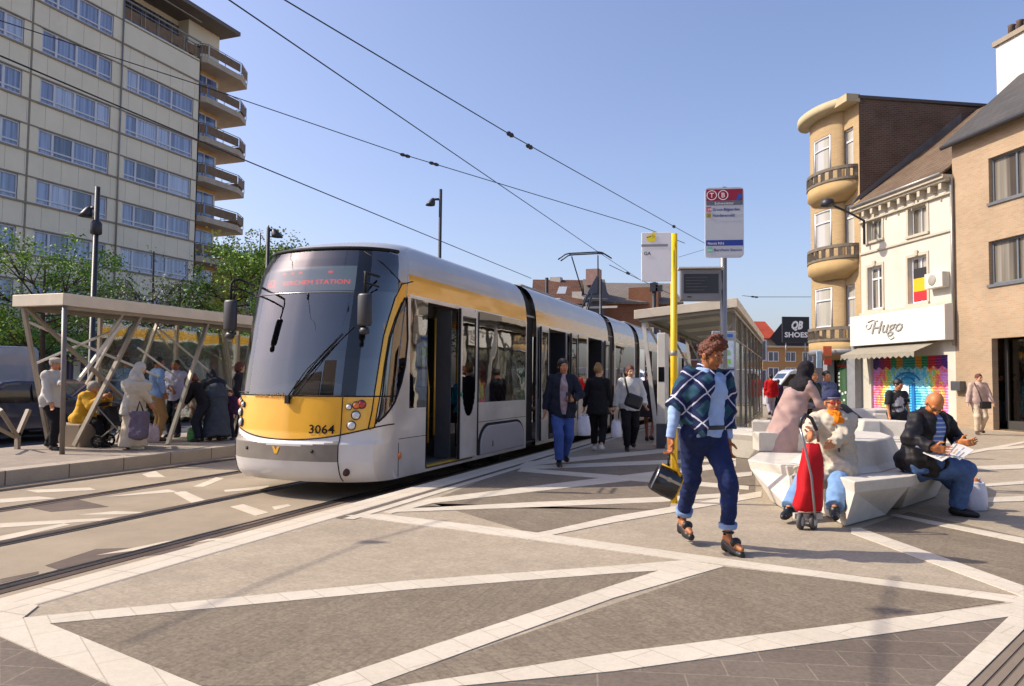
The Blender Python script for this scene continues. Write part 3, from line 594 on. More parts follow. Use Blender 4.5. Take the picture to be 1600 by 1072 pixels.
SIP=[(585,668),(590,639),(595,611),(601,567),(608,526),(617,498),(627,474),(636,464)]
SO=sorted((z,y) for y,z,x in (skinhit(*p) for p in SOP)); SI=sorted((z,y) for y,z,x in (skinhit(*p) for p in SIP))
SO=[(.40,SO[0][1]-.02)]+SO+[(2.81,SO[-1][1]+.6)]; SI=[(.40,SI[0][1]-.02)]+SI+[(2.52,SI[-1][1]+.25)]
CABW=[(y+.015,z) for z,y in SI if .72<z<2.4]; CABW=[(y,z) for y,z,x in (skinhit(*p) for p in ((587,662),(592,650),(596,625),(598,611),(603,567),(610,528),(619,499),(628,476),(632,466),(636,466),(637,530),(633,572),(627,599),(617,628),(603,648)))]
DKT=sorted((y,z) for y,z,x in (skinhit(*p) for p in ((569,393),(597,411),(612,426),(625,440))))
def zyel(x): return .565+.19*min(1,abs(x)/1.15)**2.2
def lab_cab(x,y,z,a,k=1):
    """x from the tram's axis, y along the track, a = arc position 0 at nose to 1 at the side"""
    kx=x
    so=zf(z,SO)
    if z>3.10: return 'roof'
    so=zf(z,SO); si=zf(z,SI)
    zt=np.interp(y,[DKT[0][0]-.25]+[d[0] for d in DKT],[3.10]+[d[1] for d in DKT]); zt=min(zt,3.10) if a>.85 else 3.10
    if y<so+.0 and z>1.12 and z<zt: 
        if a<AW: return 'display' if z>2.48 else 'windscreen'
        return 'pillar' if a<AP else 'quarter'
    if z>2.52:
        if z<2.80 and y>so: return 'stripe'
        return 'roof' 
    if z<=1.12 and z>zyel(x) and y<si: return 'panel' if a<AL else ('lamp_panel' if y<zf(z,SO) else 'stripe')
    if y>=so and y<si and z>zyel(x)-.02: return 'stripe'
    if ptin(y,z,CABW): return 'cabwin'
    if z<=zyel(x) and a<.75:
        if .30<z<zyel(x)-.075 and -.97<kx<XL: return 'grille'
        return 'bumper'
    if y<8.33+.1*(z-.5) and z<.6: return 'bumper'
    return None
def side_lab(y,z,right):
    if 14.03<y<14.62: return 'bellows'
    if z>3.0: return 'roof'
    if z>2.80: return 'roof'
    if z>2.52: return 'stripe'
    if right:
        if 9.23<y<9.75 and .95<z<2.47: return 'glass0'
        if 9.75<y<11.44 and .10<z<2.46: return 'hole'
        if 11.53<y<13.98 and .97<z<2.5: return 'glass1'
    else:
        if 9.23<y<13.98 and .97<z<2.5: return 'glass1'
    return None
labs={}
def emit(lab):
    if lab not in labs: labs[lab]=(MB(),{})
    return labs[lab]
# columns: front arc then straight side
na=60; cols=[]
for i in range(na): cols.append(('a',i/(na-1)))
ys=sorted(set([round(8.80+.018*i,3) for i in range(1,50)]+[9.14,9.23,9.75,10.62,11.44,11.53,13.98,14.03,14.62,14.66]+[9.9+.1*i for i in range(42)]))
zs=sorted(set([.03,.07,.10,.16,.22]+[round(.25+.017*i,3) for i in range(166) ]+[.97,.95,2.46,2.47,2.5,2.52,2.80,3.0,.30,.52,1.12,2.48]+[3.1,3.13,3.16,3.19,3.22,3.25,3.28,3.31,3.33,3.35,3.365,3.38,3.39])); zs=[z for z in zs if z<=3.11 or z in(3.13,3.16,3.19,3.22,3.25,3.28,3.31,3.33,3.35,3.365,3.38,3.39)]
def spoint(c,z,k):
    hw=max(.02,HW-inset(z)); y0=zf(z,NOSE)
    if c[0]=='a':
        t=c[1]; p=PE; dep=DEP; th=t*math.pi/2
        x=hw*math.sin(th)**(2/p) if t>0 else 0; yy=y0+dep*(1-max(0,math.cos(th))**(2/p))+.0
        yy+=.05*(x/hw if hw>0 else 0)
        return (TX+k*x,yy,z)
    return (TX+k*hw,max(c[1],y0+DEP+.05),z)
allc=cols+[('s',y) for y in ys]
for k in(1,-1):
    gridp=[[spoint(c,z,k) for z in zs] for c in allc]
    for i in range(len(allc)-1):
        for j in range(len(zs)-1):
            q=[gridp[i][j],gridp[i+1][j],gridp[i+1][j+1],gridp[i][j+1]]
            cx=sum(p[0] for p in q)/4-TX; cy=sum(p[1] for p in q)/4; cz=sum(p[2] for p in q)/4
            a=(allc[i][1]+allc[i+1][1])/2 if allc[i+1][0]=='a' else 1
            l=lab_cab(cx,cy,cz,a,k) if cy<9.2 else side_lab(cy,cz,k>0)
            if cy<9.2 and cz>2.80 and l is None: l='roof'
            if l=='hole': continue
            if l=='bellows': 
                q=[(TX+(p[0]-TX)*.93,p[1],p[2]-.05*(p[2]>3)) for p in q]
            l=l or 'shell'
            if l=='glass1': l='glassR' if k>0 else 'glassL'
            elif l in('quarter','cabwin','lamp_panel','glass0','pillar') and k<0: l+='L'
            mb,idx=emit(l); f=[]
            for (ii,jj),p in zip(((i,j),(i+1,j),(i+1,j+1),(i,j+1)),q):
                key=(k if allc[ii]!=('a',0.0) else 0,ii,jj,l=='bellows')
                if key not in idx: idx[key]=len(mb.v); mb.v.append(tuple(map(float,p)))
                f.append(idx[key])
            if len(set(f))>=3: 
                ff=[]; [ff.append(x) for x in f if x not in ff]
                mb.f.append(tuple(ff)); mb.mi.append(0); mb.sm.append(True)
LM={'pillar':('corner_pillar',blackp),'shell':('body_shell',silver),'roof':('roof_shell',roofm),'display':('destination_window',wglass),'windscreen':('windscreen',wglass),'quarter':('corner_window',sglass),'stripe':('gold_stripe',bandy),'panel':('front_panel',yel),'lamp_panel':('lamp_panel',yel),'cabwin':('cab_window',sglass),'grille':('bumper_grille',greyb),'bumper':('bumper',whitep),'bellows':('bellows',rubber),'glass0':('door_side_window',sglass),'glassR':('side_window',sglass),'glassL':('side_window',sglass)}
TP={}
for l_ in ('quarter','cabwin','lamp_panel','glass0','pillar'): LM[l_+'L']=LM[l_]
for l,(mb,_) in labs.items():
    n,m=LM[l]; TP[l]=mb.build(n,m,tram)
def nosept(x,z,off=0.):
    """point on the front skin at x from the axis"""
    hw=HW-inset(z); u=min(1,abs(x)/hw); th=math.asin(u**(PE/2)); y=zf(z,NOSE)+DEP*(1-math.cos(th)**(2/PE))+.05*u
    return np.array([TX+x,y-off,z])
# seams
mb=MB()
mb.path([nosept(XL,z,.002) for z in np.linspace(.05,1.11,24)],.007,5); mb.path([nosept(-.97,z,.002) for z in np.linspace(.05,1.11,24)],.006,5)
mb.path([arcpt(t,zyel(arcpt(t,.62)[0]-TX),.002) for t in np.linspace(-1,1,120)],.009,5)
mb.path([arcpt(t,1.122,.002) for t in np.linspace(-1,1,120)],.010,5)
mb.build('seam',rubber,tram)
mb=MB(); mb.path([nosept(x,2.48,.004) for x in np.linspace(-1.05,arcpt(AW,2.48)[0]-TX,40)],.009,6); mb.build('display_trim',chrome,tram)
mb=MB(); mb.path([arcpt(t,3.10,.004) for t in np.linspace(-.90,.86,90)],.026,6); mb.build('roof_gutter',rubber,tram)
def sidept(y,z,k=1,off=.003):
    """point on the skin beside the axis at y along the track"""
    y0=zf(z,NOSE)
    if y>=y0+DEP+.05: return np.array([TX+k*(HW-inset(z)+off),y,z])
    lo_,hi_=0.,1.
    for _ in range(30):
        m_=(lo_+hi_)/2
        if arcpt(m_,z)[1]<y: lo_=m_
        else: hi_=m_
    return arcpt(k*m_,z,off)
for k in(1,-1):
    mb=MB(); mb.path([sidept(y,z,k) for z,y in SO if .62<=z<=2.79],.009,6); mb.path([sidept(y,z,k) for z,y in SI if .62<=z<=2.5],.009,6)
    P=[np.array(p) for p in CABW+CABW[:1]]; Q=[a+(b-a)*t for a,b in zip(P,P[1:]) for t in np.linspace(0,1,6)[:-1]]
    mb.path([sidept(p[0],p[1],k) for p in Q],.012,6)
    mb.path([sidept(y,z,k) for y,z in DKT],.010,6)
    mb.build('window_seal',rubber,tram)
# number and web address on the skin
def skintext(t,x0,z,size,m,name,wd=None):
    mb=MB(); mb.text(t,(0,0,0),(1,0,0),(0,0,1),size,.001,width=wd,bold=.012)
    V=[]
    for v in mb.v: V.append(tuple(nosept(x0+v[0],z+v[2],.009)))
    mb.v=V; return mb.build(name,m,tram,recalc=False)
n0=skinhit(482,677); skintext('3064',n0[2],n0[1],.155,mat('number_black','#17181a',.5,var=0),'lettering',skinhit(522,674)[2]-n0[2])
n0=skinhit(398,621); skintext('www.stib.be',n0[2],n0[1],.10,mat('letter_yellow','#d0a040',.5,var=0),'lettering',skinhit(452,622)[2]-n0[2])
mb=MB(); P=[nosept(-.11,.47,.004),nosept(-.05,.47,.004),nosept(-.08,.43,.004),nosept(-.03,.47,.004),nosept(-.0,.47,.004),nosept(-.045,.395,.004),nosept(-.075,.40,.004)]
mb.add([nosept(x-.1,z,.005) for x,z in((-.06,.475),(-.025,.475),(.0,.43),(.025,.475),(.06,.475),(.02,.385),(-.02,.385))],[(0,1,2,6),(2,3,4,5),(2,5,6)]); mb.build('emblem',yel,tram)
for x in(-.62,.42): mb=MB(); mb.lathe(nosept(x,.43,.0),[(.0,.012),(.022,.01),(.022,-.02)],np.array([[1,0,0],[0,0,1],[0,-1,0]])); mb.build('bolt',rubber,tram)
# lamps
LL=[(skinhit(*p),r,m,nm) for p,r,m,nm in (((545,636),.034,lampw,'headlight'),((565,632),.048,lampr,'tail_light'),((556.5,633.5),.042,lampo,'turn_signal'),((556,649),.05,lampw,'headlight'),((549,665),.05,lampw,'headlight'))]
for x,z,r,m,nm in [(h[2],h[1],r,m,nm) for h,r,m,nm in LL]+[(-h[2],h[1],r,m,nm) for h,r,m,nm in LL]:
    p=nosept(x,z); q=nosept(x+.004,z); u=nz(q-p); n=nz(np.cross(u,Z3)); 
    if n[1]>0: n=-n
    A=np.array([u,np.cross(n,u),n]); mb=MB(); mb.lathe(p,[(r*1.22,-.02),(r*1.22,.018),(r*1.0,.024)],A,20,0); ho=mb.build('lamp_ring' if 0 else nm,plast,tram)
    mb=MB(); mb.lathe(p,[(r,.015),(r*.97,.024),(r*.8,.034),(r*.45,.042),(.002,.045)],A,20,0); mb.build('lens',m,ho)
mb=MB(); mb.lathe(nosept(skinhit(540,733)[2],.17,0),[(.05,-.01),(.05,.012),(.03,.02),(.001,.022)],np.array([[1,0,0],[0,0,1],[0,-1,0]]),18); mb.build('tow_cap',mat('tow_dark_red','#3a1416',.5),tram)
mb=MB(); mb.lathe((TX+HW-.004,8.98,.33),[(.05,-.01),(.05,.012),(.03,.016),(.001,.017)],np.array([[0,1,0],[0,0,1],[1,0,0]]),18); mb.build('marker_lamp',lampo,tram)
# panel seams and the open floor flap in the side
mb=MB(); xs=TX+HW+.001
for y,z0,z1 in((8.95,.05,.5),(9.74,.08,.95),(11.48,.08,2.5)): mb.bb(xs-.01,xs+.002,y-.006,y+.006,z0,z1)
mb.bb(xs-.01,xs+.0015,8.95,9.74,.545,.553); mb.bb(xs-.01,xs+.0015,11.6,14.0,.64,.648); mb.build('seam',rubber,tram)
wv=mat('stone_dust','#a7a3a0',.5,.2,.5,.08,4)
# bogie skirt
def skirt_panel(y0,y1,zt):
    mb=MB(); n=12; P=[]
    r=.42
    P=[(xs,y0,.09)]+[(xs,y0+r*(1-math.cos(a)),zt-r*.8+r*.8*math.sin(a)) for a in np.linspace(0,math.pi/2,9)]+[(xs,y1-r*(1-math.cos(a)),zt-r*.8+r*.8*math.sin(a)) for a in np.linspace(math.pi/2,0,9)]+[(xs,y1,.09)]
    mb.prism(P,(.035,0,0)); o=mb.build('bogie_skirt',mat('skirt_silver','#a8a3a6',.38,.2,.5,.06,2),tram,bevel=.02)
    m2=MB(); c=np.mean(P,0); m2.prism([(p[0]-.0,c[1]+(p[1]-c[1])*1.06,.09+(p[2]-.09)*1.09) for p in P],(.006,0,0)); m2.build('skirt_gap',rubber,tram)
    m3=MB(); m3.bb(xs+.034,xs+.037,y0+.5,y0+.54,.2,.3); m3.build('skirt_latch',rubber,o)
skirt_panel(11.7,13.85,.57)
# interior
mb=MB(); mb.bb(TX-1.1,TX+1.1,8.9,38,.1,.14); mb.build('floor',mat('tram_floor','#4b4642',.6,var=.2),tram)
mb=MB(); mb.bb(TX-1.1,TX+1.1,9.5,38,2.62,2.66); mb.build('ceiling',mat('tram_ceiling','#8d8a84',.5),tram)
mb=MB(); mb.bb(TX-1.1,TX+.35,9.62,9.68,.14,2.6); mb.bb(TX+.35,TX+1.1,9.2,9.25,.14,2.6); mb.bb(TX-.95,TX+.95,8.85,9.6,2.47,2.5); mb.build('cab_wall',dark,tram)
mb=MB()
mb.loft([[nosept(x,z,-.06) if i==0 else np.array([TX+x*.8,8.95,z]) for x in np.linspace(-1.0,1.0,15)] for i,z in((0,1.13),(1,1.16))],0,False,False,False)
mb.loft([[np.array([TX-.05+x,8.22+.36*i,1.16+.16*math.sin(i*1.2)*max(0,1-(x/.8)**2)]) for x in np.linspace(-.85,.85,19)] for i in np.linspace(0,2,9)],0,True,False,False)
mb.build('dashboard',mat('dash_grey','#8e8f8c',.5),tram)
mb=MB(); mb.bb(TX-.25,TX+.25,9.25,9.35,1.0,1.75); mb.bb(TX-.25,TX+.25,8.95,9.3,.95,1.05); mb.build('driver_seat',plast,tram,bevel=.03)
# destination display behind the upper glass
mb=MB(); n_=24; mb.loft([[nosept(x,2.51,-.05) for x in np.linspace(-1.0,arcpt(AW,2.6)[0]-TX-.03,n_)],[nosept(x,2.85,-.05) for x in np.linspace(-1.0,arcpt(AW,2.6)[0]-TX-.03,n_)]],0,True,False,False); dsp=mb.build('destination_display',mat('display_glow','#8fa09e',.4,var=0,emit=.22),tram)  # faint glow added so the panel is not dark behind the tinted glass
mb=MB()
dx0=skinhit(440,437); dx1=skinhit(544,434)[2]
for t,x0,z,sz,wd in (('82',skinhit(417,440)[2],2.58,.17,.17),('BERCHEM STATION',dx0[2],2.60,.085,dx1-dx0[2])):
    k=MB(); k.text(t,(0,0,0),(1,0,0),(0,0,1),sz,.001,width=wd)
    mb.add([nosept(x0+v[0],z+v[2],-.04) for v in k.v],k.f)
for x in(-.45,-.3,-.16,.3): mb.add([nosept(x+dx,2.75+dz,-.04) for dx,dz in((0,0),(.06,0),(.06,.03),(0,.03))],[(0,1,2,3)])
mb.build('lettering',led,dsp,recalc=False)
# wiper
mb=MB(); b0=nosept(.02,1.10,.03); mb.path([b0,nosept(.25,1.45,.035),nosept(.66,1.93,.03)],[.010,.008,.006],6); mb.path([b0+np.array([.05,0,-.02]),nosept(.37,1.5,.05),nosept(.62,1.83,.045)],[.006,.006,.005],6); mb.path([nosept(.1,1.21,.018),nosept(.42,1.58,.02),nosept(.78,2.02,.018)],.008,5); mb.box(b0-np.array([0,-.01,.03]),(.06,.05,.1)); mb.build('wiper',rubber,tram)
# mirrors on hoops
for k,px,pz in((1,1.02+.17,0),(-1,-1.02-.17,0)):
    base=np.array([TX+k*1.12,8.5,2.55]); c=np.array([TX+(1.30 if k>0 else -1.02),7.92 if k>0 else 7.78,2.14])
    c=PY(570,484,8.12) if k>0 else PY(360,493,7.95)
    mb=MB(); mb.lathe(c-np.array([0,0,.205]),[(.02,0),(.085,.004),(.1,.03),(.1,.38),(.085,.406),(.02,.41)],np.array([[1,0,0],[0,.55,0],[0,0,1]]),24); mo=mb.build('mirror',plast,tram)
    mb=MB(); t=c+np.array([0,0,.2])
    side=np.array([TX+k*1.0,8.62,0])
    mb.path([t,t+np.array([0,0,.22]),t+np.array([-k*.015,.03,.27]),t+np.array([-k*.06,.08,.285]),np.array([side[0],side[1],t[2]+.285])],.017,8); mb.path([t+np.array([0,0,.13]),t+np.array([-k*.06,.08,.16]),np.array([side[0],side[1],t[2]+.15])],.013,8)
    mb.build('mirror_arm',rubber,mo)
    mb=MB(); mb.lathe(c-np.array([0,0,.31]),[(.02,0),(.06,.01),(.07,.05),(.05,.09)],np.array([[1,0,0],[0,.7,0],[0,0,1]]),16); mb.build('small_mirror',plast,mo)
# front door: opening with step, open leaf slid back along the side
mb=MB(); mb.bb(TX+.55,TX+1.16,9.76,11.4,.07,.11); mb.bb(TX+.52,TX+.56,9.76,11.4,.11,.32); mb.bb(TX-.3,TX+.56,9.76,11.4,.32,.36); mb.build('door_step',mat('step_rubber','#4a4038',.7,var=.2),tram)
mb=MB(); mb.bb(TX+1.02,TX+1.165,9.76,11.4,.095,.118); mb.build('step_edge',mat('step_yellow','#b89432',.6),tram)
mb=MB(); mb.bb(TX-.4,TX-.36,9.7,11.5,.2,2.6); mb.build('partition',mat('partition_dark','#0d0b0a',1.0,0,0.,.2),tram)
mb=MB(); mb.path([(TX+.95,10.2,.4),(TX+.95,10.2,1.2),(TX+.85,10.28,1.7)],.017,8); mb.path([(TX+.9,10.5,.5),(TX+.9,10.5,2.3)],.018,8); mb.build('grab_pole',mat('pole_yellow','#b8892a',.35,.3),tram)
def leaf(y0,y1,off=.075,z0=.12,z1=2.46,wins=True):
    x=TX+HW+off; w=y1-y0
    def hole(u,z): return ptin(u,z,[(y0+.09*w/.8,2.36),(y1-.09*w/.8,2.36)]+[(y0+w/2+(w/2-.1*w/.8)*math.cos(a),1.25-.48*math.sin(a)) for a in np.linspace(0,math.pi,13)])
    us=list(np.linspace(y0,y1,34)); zz=list(np.linspace(z0,z1,90)); mb=MB(); grid_wall(mb,us,zz,hole,lambda u,z:(x,u,z)); 
    mb.bb(x-.04,x-.0005,y0,y0+.02,z0,z1); mb.bb(x-.04,x-.0005,y1-.02,y1,z0,z1); o=mb.build('door_leaf',silver,tram)
    g=MB(); g.bb(x-.02,x-.012,y0+.02,y1-.02,.7,2.4); g.build('door_glass',sglass,o)
    s=MB(); s.bb(x-.02,x+.012,y0-.035,y0,z0,z1); s.bb(x-.02,x+.012,y1,y1+.03,z0,z1); s.build('door_seal',rubber,o)
    return o
lf=leaf(10.73,11.42); mb=MB(); mb.lathe((TX+HW+.078,10.79,1.12),[(.035,0),(.035,.006),(.001,.007)],np.array([[0,1,0],[0,0,1],[1,0,0]]),16); mb.build('sticker',mat('sticker_green','#2f8a62',.5),lf)
mb=MB(); mb.bb(TX+.86,TX+1.12,10.60,10.63,.15,2.42); mb.build('door_edge',mat('door_edge_grey','#55565a',.35,.3),tram)
# sections behind
def section(y0,y1,glz,holes,zseam=True):
    ysc=sorted(set([y0,y1]+[v for g in glz for v in g[:2]]+[v for g in holes for v in g]+list(np.arange(y0+.5,y1-.2,.9)))); zc=sorted(set([.07,.1,.3,.64,.97,2.46,2.5,2.52,2.80,3.0]+[p[1] for p in PROF]))
    P={}
    def lab(y,z,k):
        if z>2.80: return 'roof'
        if z>2.52: return 'stripe'
        if k>0:
            for a,b in holes:
                if a<y<b and .1<z<2.46: return None
            for a,b in glz:
                if a<y<b and .97<z<2.46: return 'glass%.1f'%a
        elif .97<z<2.46 and y0+.1<y<y1-.1: return 'glass'
        return 'shell'
    for k in(1,-1):
        for i in range(len(ysc)-1):
            for j in range(len(zc)-1):
                l=lab((ysc[i]+ysc[i+1])/2,(zc[j]+zc[j+1])/2,k)
                if l is None: continue
                x0=TX+k*(HW-inset(zc[j])); x1=TX+k*(HW-inset(zc[j+1])); P.setdefault(l if k>0 or l=='roof' else l+'~left',MB()).add([(x0,ysc[i],zc[j]),(x0,ysc[i+1],zc[j]),(x1,ysc[i+1],zc[j+1]),(x1,ysc[i],zc[j+1])],[(0,1,2,3)],0,zc[j]>2.45)
    for l,mb in P.items():
        q_=l[:5]; o=mb.build({'roof':'roof_shell','strip':'gold_stripe','glass':'side_window','shell':'body_shell'}[q_],{'roof':roofm,'strip':bandy,'glass':sglass,'shell':silver}[q_],tram)
        if l[:5] in('roof','strip'):
            bm=bmesh.new(); bm.from_mesh(o.data); bmesh.ops.remove_doubles(bm,verts=bm.verts,dist=.001); bmesh.ops.recalc_face_normals(bm,faces=bm.faces); bm.to_mesh(o.data); bm.free()
            for p in o.data.polygons: p.use_smooth=True
def bellows(y0,y1):
    mb=MB(); n=9; rings=[]
    for i in range(n):
        y=y0+(y1-y0)*i/(n-1); e=.05+(.045 if i%2 else 0)
        rings.append([(TX+k*(HW-inset(z)-e),y,z-(.04 if z>3 else 0)) for k,zz in((1,PROF),(-1,PROF[::-1])) for _,z in zz])
    mb.loft(rings,0,False,False,False); mb.build('bellows',mat('bellows_grey','#4a494c',.5,.1,.5,.15,5),tram)
section(14.66,20.95,[(14.75,15.2),(16.85,18.6)],[(15.3,16.75),(18.75,20.2)]); bellows(20.95,21.7)
section(21.7,24.75,[(21.9,24.6)],[]); bellows(24.75,25.5); skirt_panel(22.3,24.3,.57)
section(25.5,31.6,[(25.6,26.4),(28,29.4)],[(26.5,27.9),(29.5,30.9)]); bellows(31.6,32.3); section(32.3,38.9,[(32.5,35.5),(36.5,38)],[(35.6,36.4)])
mb=MB(); mb.bb(TX-1.05,TX+1.05,38.88,38.95,.07,3.2); mb.build('rear_wall',silver,tram)
for a,b in((15.28,15.95),(16.12,16.77),(18.73,19.4),(19.55,20.22)):
    if a in(15.28,18.73):
        mb=MB(); mb.bb(TX+1.0,TX+1.14,a+.02,a+.10,.12,2.45); mb.build('door_seal',rubber,tram)
    else:
        mb=MB(); mb.bb(TX+.7,TX+1.16,b-.12,b-.05,.12,2.45); mb.build('door_edge',plast,tram)
leaf(16.95,17.5); leaf(14.72,15.25); leaf(20.3,20.85)
# partial inner walls keep the saloon dark, seats and poles
for y in(12.0,12.9,17.2,18.2,22.6,23.6): 
    for k in(-1,1):
        mb=MB(); mb.bb(TX+k*.62-.38,TX+k*.62+.38,y,y+.08,.65,1.22); mb.bb(TX+k*.62-.38,TX+k*.62+.38,y-.42,y,.62,.72); mb.build('seat',mat('seat_brown','#5b3a22',.5,var=.2),tram,bevel=.03)
for y in(11.7,12.6,13.6,15.0,17.5,19,22,24): mb=MB(); mb.path([(TX+.3,y,.14),(TX+.3,y,2.6)],.017,8); mb.build('grab_pole',MATS['pole_yellow'],tram)
for y in (12.8,23.1,36): 
    mb=MB()
    for x in(-.7175,.7175): 
        for dy in(-.6,.6): mb.lathe((TX+x-.06,y+dy,ZT+.3),[(.28,0),(.3,.02),(.3,.1),(.26,.12)],np.array([[0,1,0],[0,0,1],[1,0,0]]),24)
    mb.bb(TX-.6,TX+.6,y-.9,y+.9,ZT+.15,ZT+.24); mb.build('bogie',dark,tram)
mb=MB(); mb.bb(TX-1.0,TX+1.0,8.95,38.5,-.02,.028); mb.build('underframe',dark,tram)
# roof kit and pantograph
mb=MB(); 
for y0,y1 in((15.4,17.8),(18.3,20.4),(26,29)): mb=MB(); mb.bb(TX-.55,TX+.55,y0,y1,3.38,3.45); mb.build('roof_box',mat('roof_box_grey','#8f9092',.5,.1),tram,bevel=.04)
pg=MB(); pm_=mat('pantograph_steel','#2e3136',.4,.7)
pb=np.array([TX,22.4,3.40]); kn=np.array([TX,23.35,4.12]); hd=PY(935,396,22.6); hd=np.array([TX,22.6,hd[2]])
for k in(-1,1): pg.path([pb+X3*k*.12,kn+X3*k*.06],.035,7); pg.path([kn+X3*k*.25,hd+X3*k*.42-Z3*.06],.02,7)
pg.path([kn-X3*.25,kn+X3*.25],.02,7); pg.path([pb+X3*.3,pb-X3*.3],.05,7); pg.path([pb+Z3*.0+Y3*.3,kn-Y3*.2-Z3*.2],.018,7)
for dy in(-.14,.14): pg.path([hd+np.array([x,dy,.02-.0*abs(x)-(.16*max(0,abs(x)-.55)/.25)]) for x in np.linspace(-.82,.82,15)],.022,7)
for x in(-.45,.45): pg.path([hd+np.array([x,-.14,0]),hd+np.array([x,.14,0])],.018,6)
pg.build('pantograph',pm_,tram)
# ---------------------------------------------------------------- stop furniture
galv=mat('galvanised','#8f8d88',.42,.55,.5,.12,6); beige=mat('beige_metal','#8f8576',.5,.2,.5,.1,4); beigel=mat('beige_fascia','#cfc3ad',.5,.1,.5,.08,3); cgrey=mat('sign_grey','#6f7076',.45,.3,.5,.08,5)
shglass=glassmat('shelter_glass',(.80,.84,.82),.06,.02,.7); white=mat('white_paint','#d9d9d6',.45,0,.5,.05,5); yellow=mat('post_yellow','#e3b90c',.4,0,.5,.06,5); wsteel=mat('white_steel','#c9c4ba',.45,.15,.5,.08,5)
def beam(mb,p,q,w=.07,d=.07,m=0):
    p=np.asarray(p,float);q=np.asarray(q,float);t=nz(q-p);a=nz(np.cross(t,Y3 if abs(t[1])<.9 else X3));b=np.cross(t,a); return mb.box((p+q)/2,(w,d,np.linalg.norm(q-p)),np.array([a,b,t]),m)
# right shelter
SX0,SX1,SY0,SY1=-3.38,-1.16,16.7,31.
sh=empty('tram_shelter',(-2.2,SY0,0),'long glass and steel tram shelter with slanted legs behind the walking woman in plaid','shelter')
def roofp(x,y,dz=0): return np.array([x,y,2.74+(x-SX0)/(SX1-SX0)*.22+dz])
mb=MB(); c=[(SX0,SY0),(SX1,SY0),(SX1,SY1),(SX0,SY1)]
mb.prism([roofp(*p) for p in c],(0,0,.2)); mb.build('roof',beigel,sh,bevel=.008)
mb=MB(); mb.quad(*[roofp(*p,-.004) for p in((SX0+.07,SY0+.07),(SX1-.07,SY0+.07),(SX1-.07,SY1-.07),(SX0+.07,SY1-.07))]); mb.build('ceiling',mat('shelter_ceiling','#8b8c78',.4,.1,.5,.25,1.5),sh)
for y in(18.2,21,24,27): mb=MB(); mb.quad(*[roofp(x,yy,-.008) for x,yy in((-2.9,y),(-1.7,y),(-1.7,y+1.2),(-2.9,y+1.2))]); mb.build('ceiling_panel',mat('ceiling_panel','#d5d4c6',.5),sh)
for y in(16.85,20.4,24,27.6,30.8):
    mb=MB(); beam(mb,(SX0+.18,y,2.74),(-2.87,y,0),.085,.06); mb.build('leg',wsteel,sh)
    mb=MB(); beam(mb,(SX0+.2,y+.05,2.74),(-2.45,y+2.0,.9),.05,.05); beam(mb,(-2.93,y,.5),(-1.3,y+1.5,2.85),.04,.04); mb.build('brace',wsteel,sh)
mb=MB(); beam(mb,(SX0+.16,SY0+.1,2.70),(SX0+.16,SY1-.1,2.70),.06,.06); beam(mb,(SX0+.1,SY0+.1,2.70),(SX1-.06,SY0+.1,2.91),.06,.06); beam(mb,(-1.26,SY0+.1,2.88),(-1.26,SY1-.1,2.88),.07,.08); beam(mb,(-1.26,SY0+.1,2.3),(-1.26,SY1-.1,2.3),.04,.05); beam(mb,(-1.26,SY0+.1,.25),(-1.26,SY1-.1,.25),.04,.05); mb.build('beam',beige,sh)
for i,y in enumerate(np.linspace(SY0+.35,SY1-.1,8)):
    mb=MB(); mb.bb(-1.30,-1.22,y-.035,y+.035,0,2.9); mb.build('post',beige,sh)
mb=MB(); mb.bb(-1.262,-1.25,SY0+.45,SY1-.15,.28,2.28); mb.build('glass_wall',shglass,sh)
mb=MB(); mb.bb(-1.75,-1.40,19.2,22.5,.42,.47); mb.build('seat',wsteel,sh)
for y in(19.5,22.2): mb=MB(); mb.bb(-1.62,-1.52,y-.04,y+.04,0,.42); mb.build('seat_leg',galv,sh)
# totem with maps
UXS=nz(rt*math.cos(math.radians(8))+np.array([math.sin(yaw),-math.cos(yaw),0])*math.sin(math.radians(8))); UN=np.cross(UXS,Z3)
AX=np.array([UXS,-UN,Z3])
def panel(mb,c,w,h,off,dep=.004,m=0): return mb.box(np.asarray(c,float)+UN*(off+dep/2),(w,dep,h),AX,m)
def at(px,py,D_): return DP(px,py,D_)
b=G(1139,697); to=empty('information_totem',b,'grey upright map totem with two posters under a blue heading beside the shelter','information board')
zt=at(1132,517,16.0)[2]; tcx=at(1131,600,16.); tcx=np.array([tcx[0],tcx[1],0])
mb=MB(); mb.box(tcx+Z3*(.62+(zt-.62)/2),(.50,.1,zt-.62),AX); mb.build('case',mat('totem_grey','#a3a4a6',.4,.3),to,bevel=.02)
mb=MB(); mb.box(tcx+UXS*.09+Z3*.31,(.28,.09,.62),AX); mb.build('foot',mat('totem_foot','#b4b0a6',.5,.2),to)
mb=MB(); panel(mb,tcx+Z3*(zt-.1),.36,.07,.051); mb.build('heading',mat('heading_blue','#2f63b0',.4,var=.1),to)
def postermat(n,c1,c2,c3,sc):
    def b_(N,L,P,O):
        tc=N.new('ShaderNodeTexCoord'); v=N.new('ShaderNodeTexVoronoi'); v.inputs['Scale'].default_value=sc; L.new(tc.outputs['Object'],v.inputs[0]); r=N.new('ShaderNodeValToRGB'); r.color_ramp.interpolation='CONSTANT'
        e=r.color_ramp.elements; e[0].color=(*srgb(c1),1); e[0].position=0; e[1].color=(*srgb(c2),1); e[1].position=.62; x=e.new(.85); x.color=(*srgb(c3),1); s=N.new('ShaderNodeSeparateColor'); L.new(v.outputs['Color'],s.inputs[0]); L.new(s.outputs[0],r.inputs['Fac']); L.new(r.outputs[0],P.inputs['Base Color']); P.inputs['Roughness'].default_value=.3; P.inputs['Coat Weight'].default_value=.4
    return nmat(n,b_)
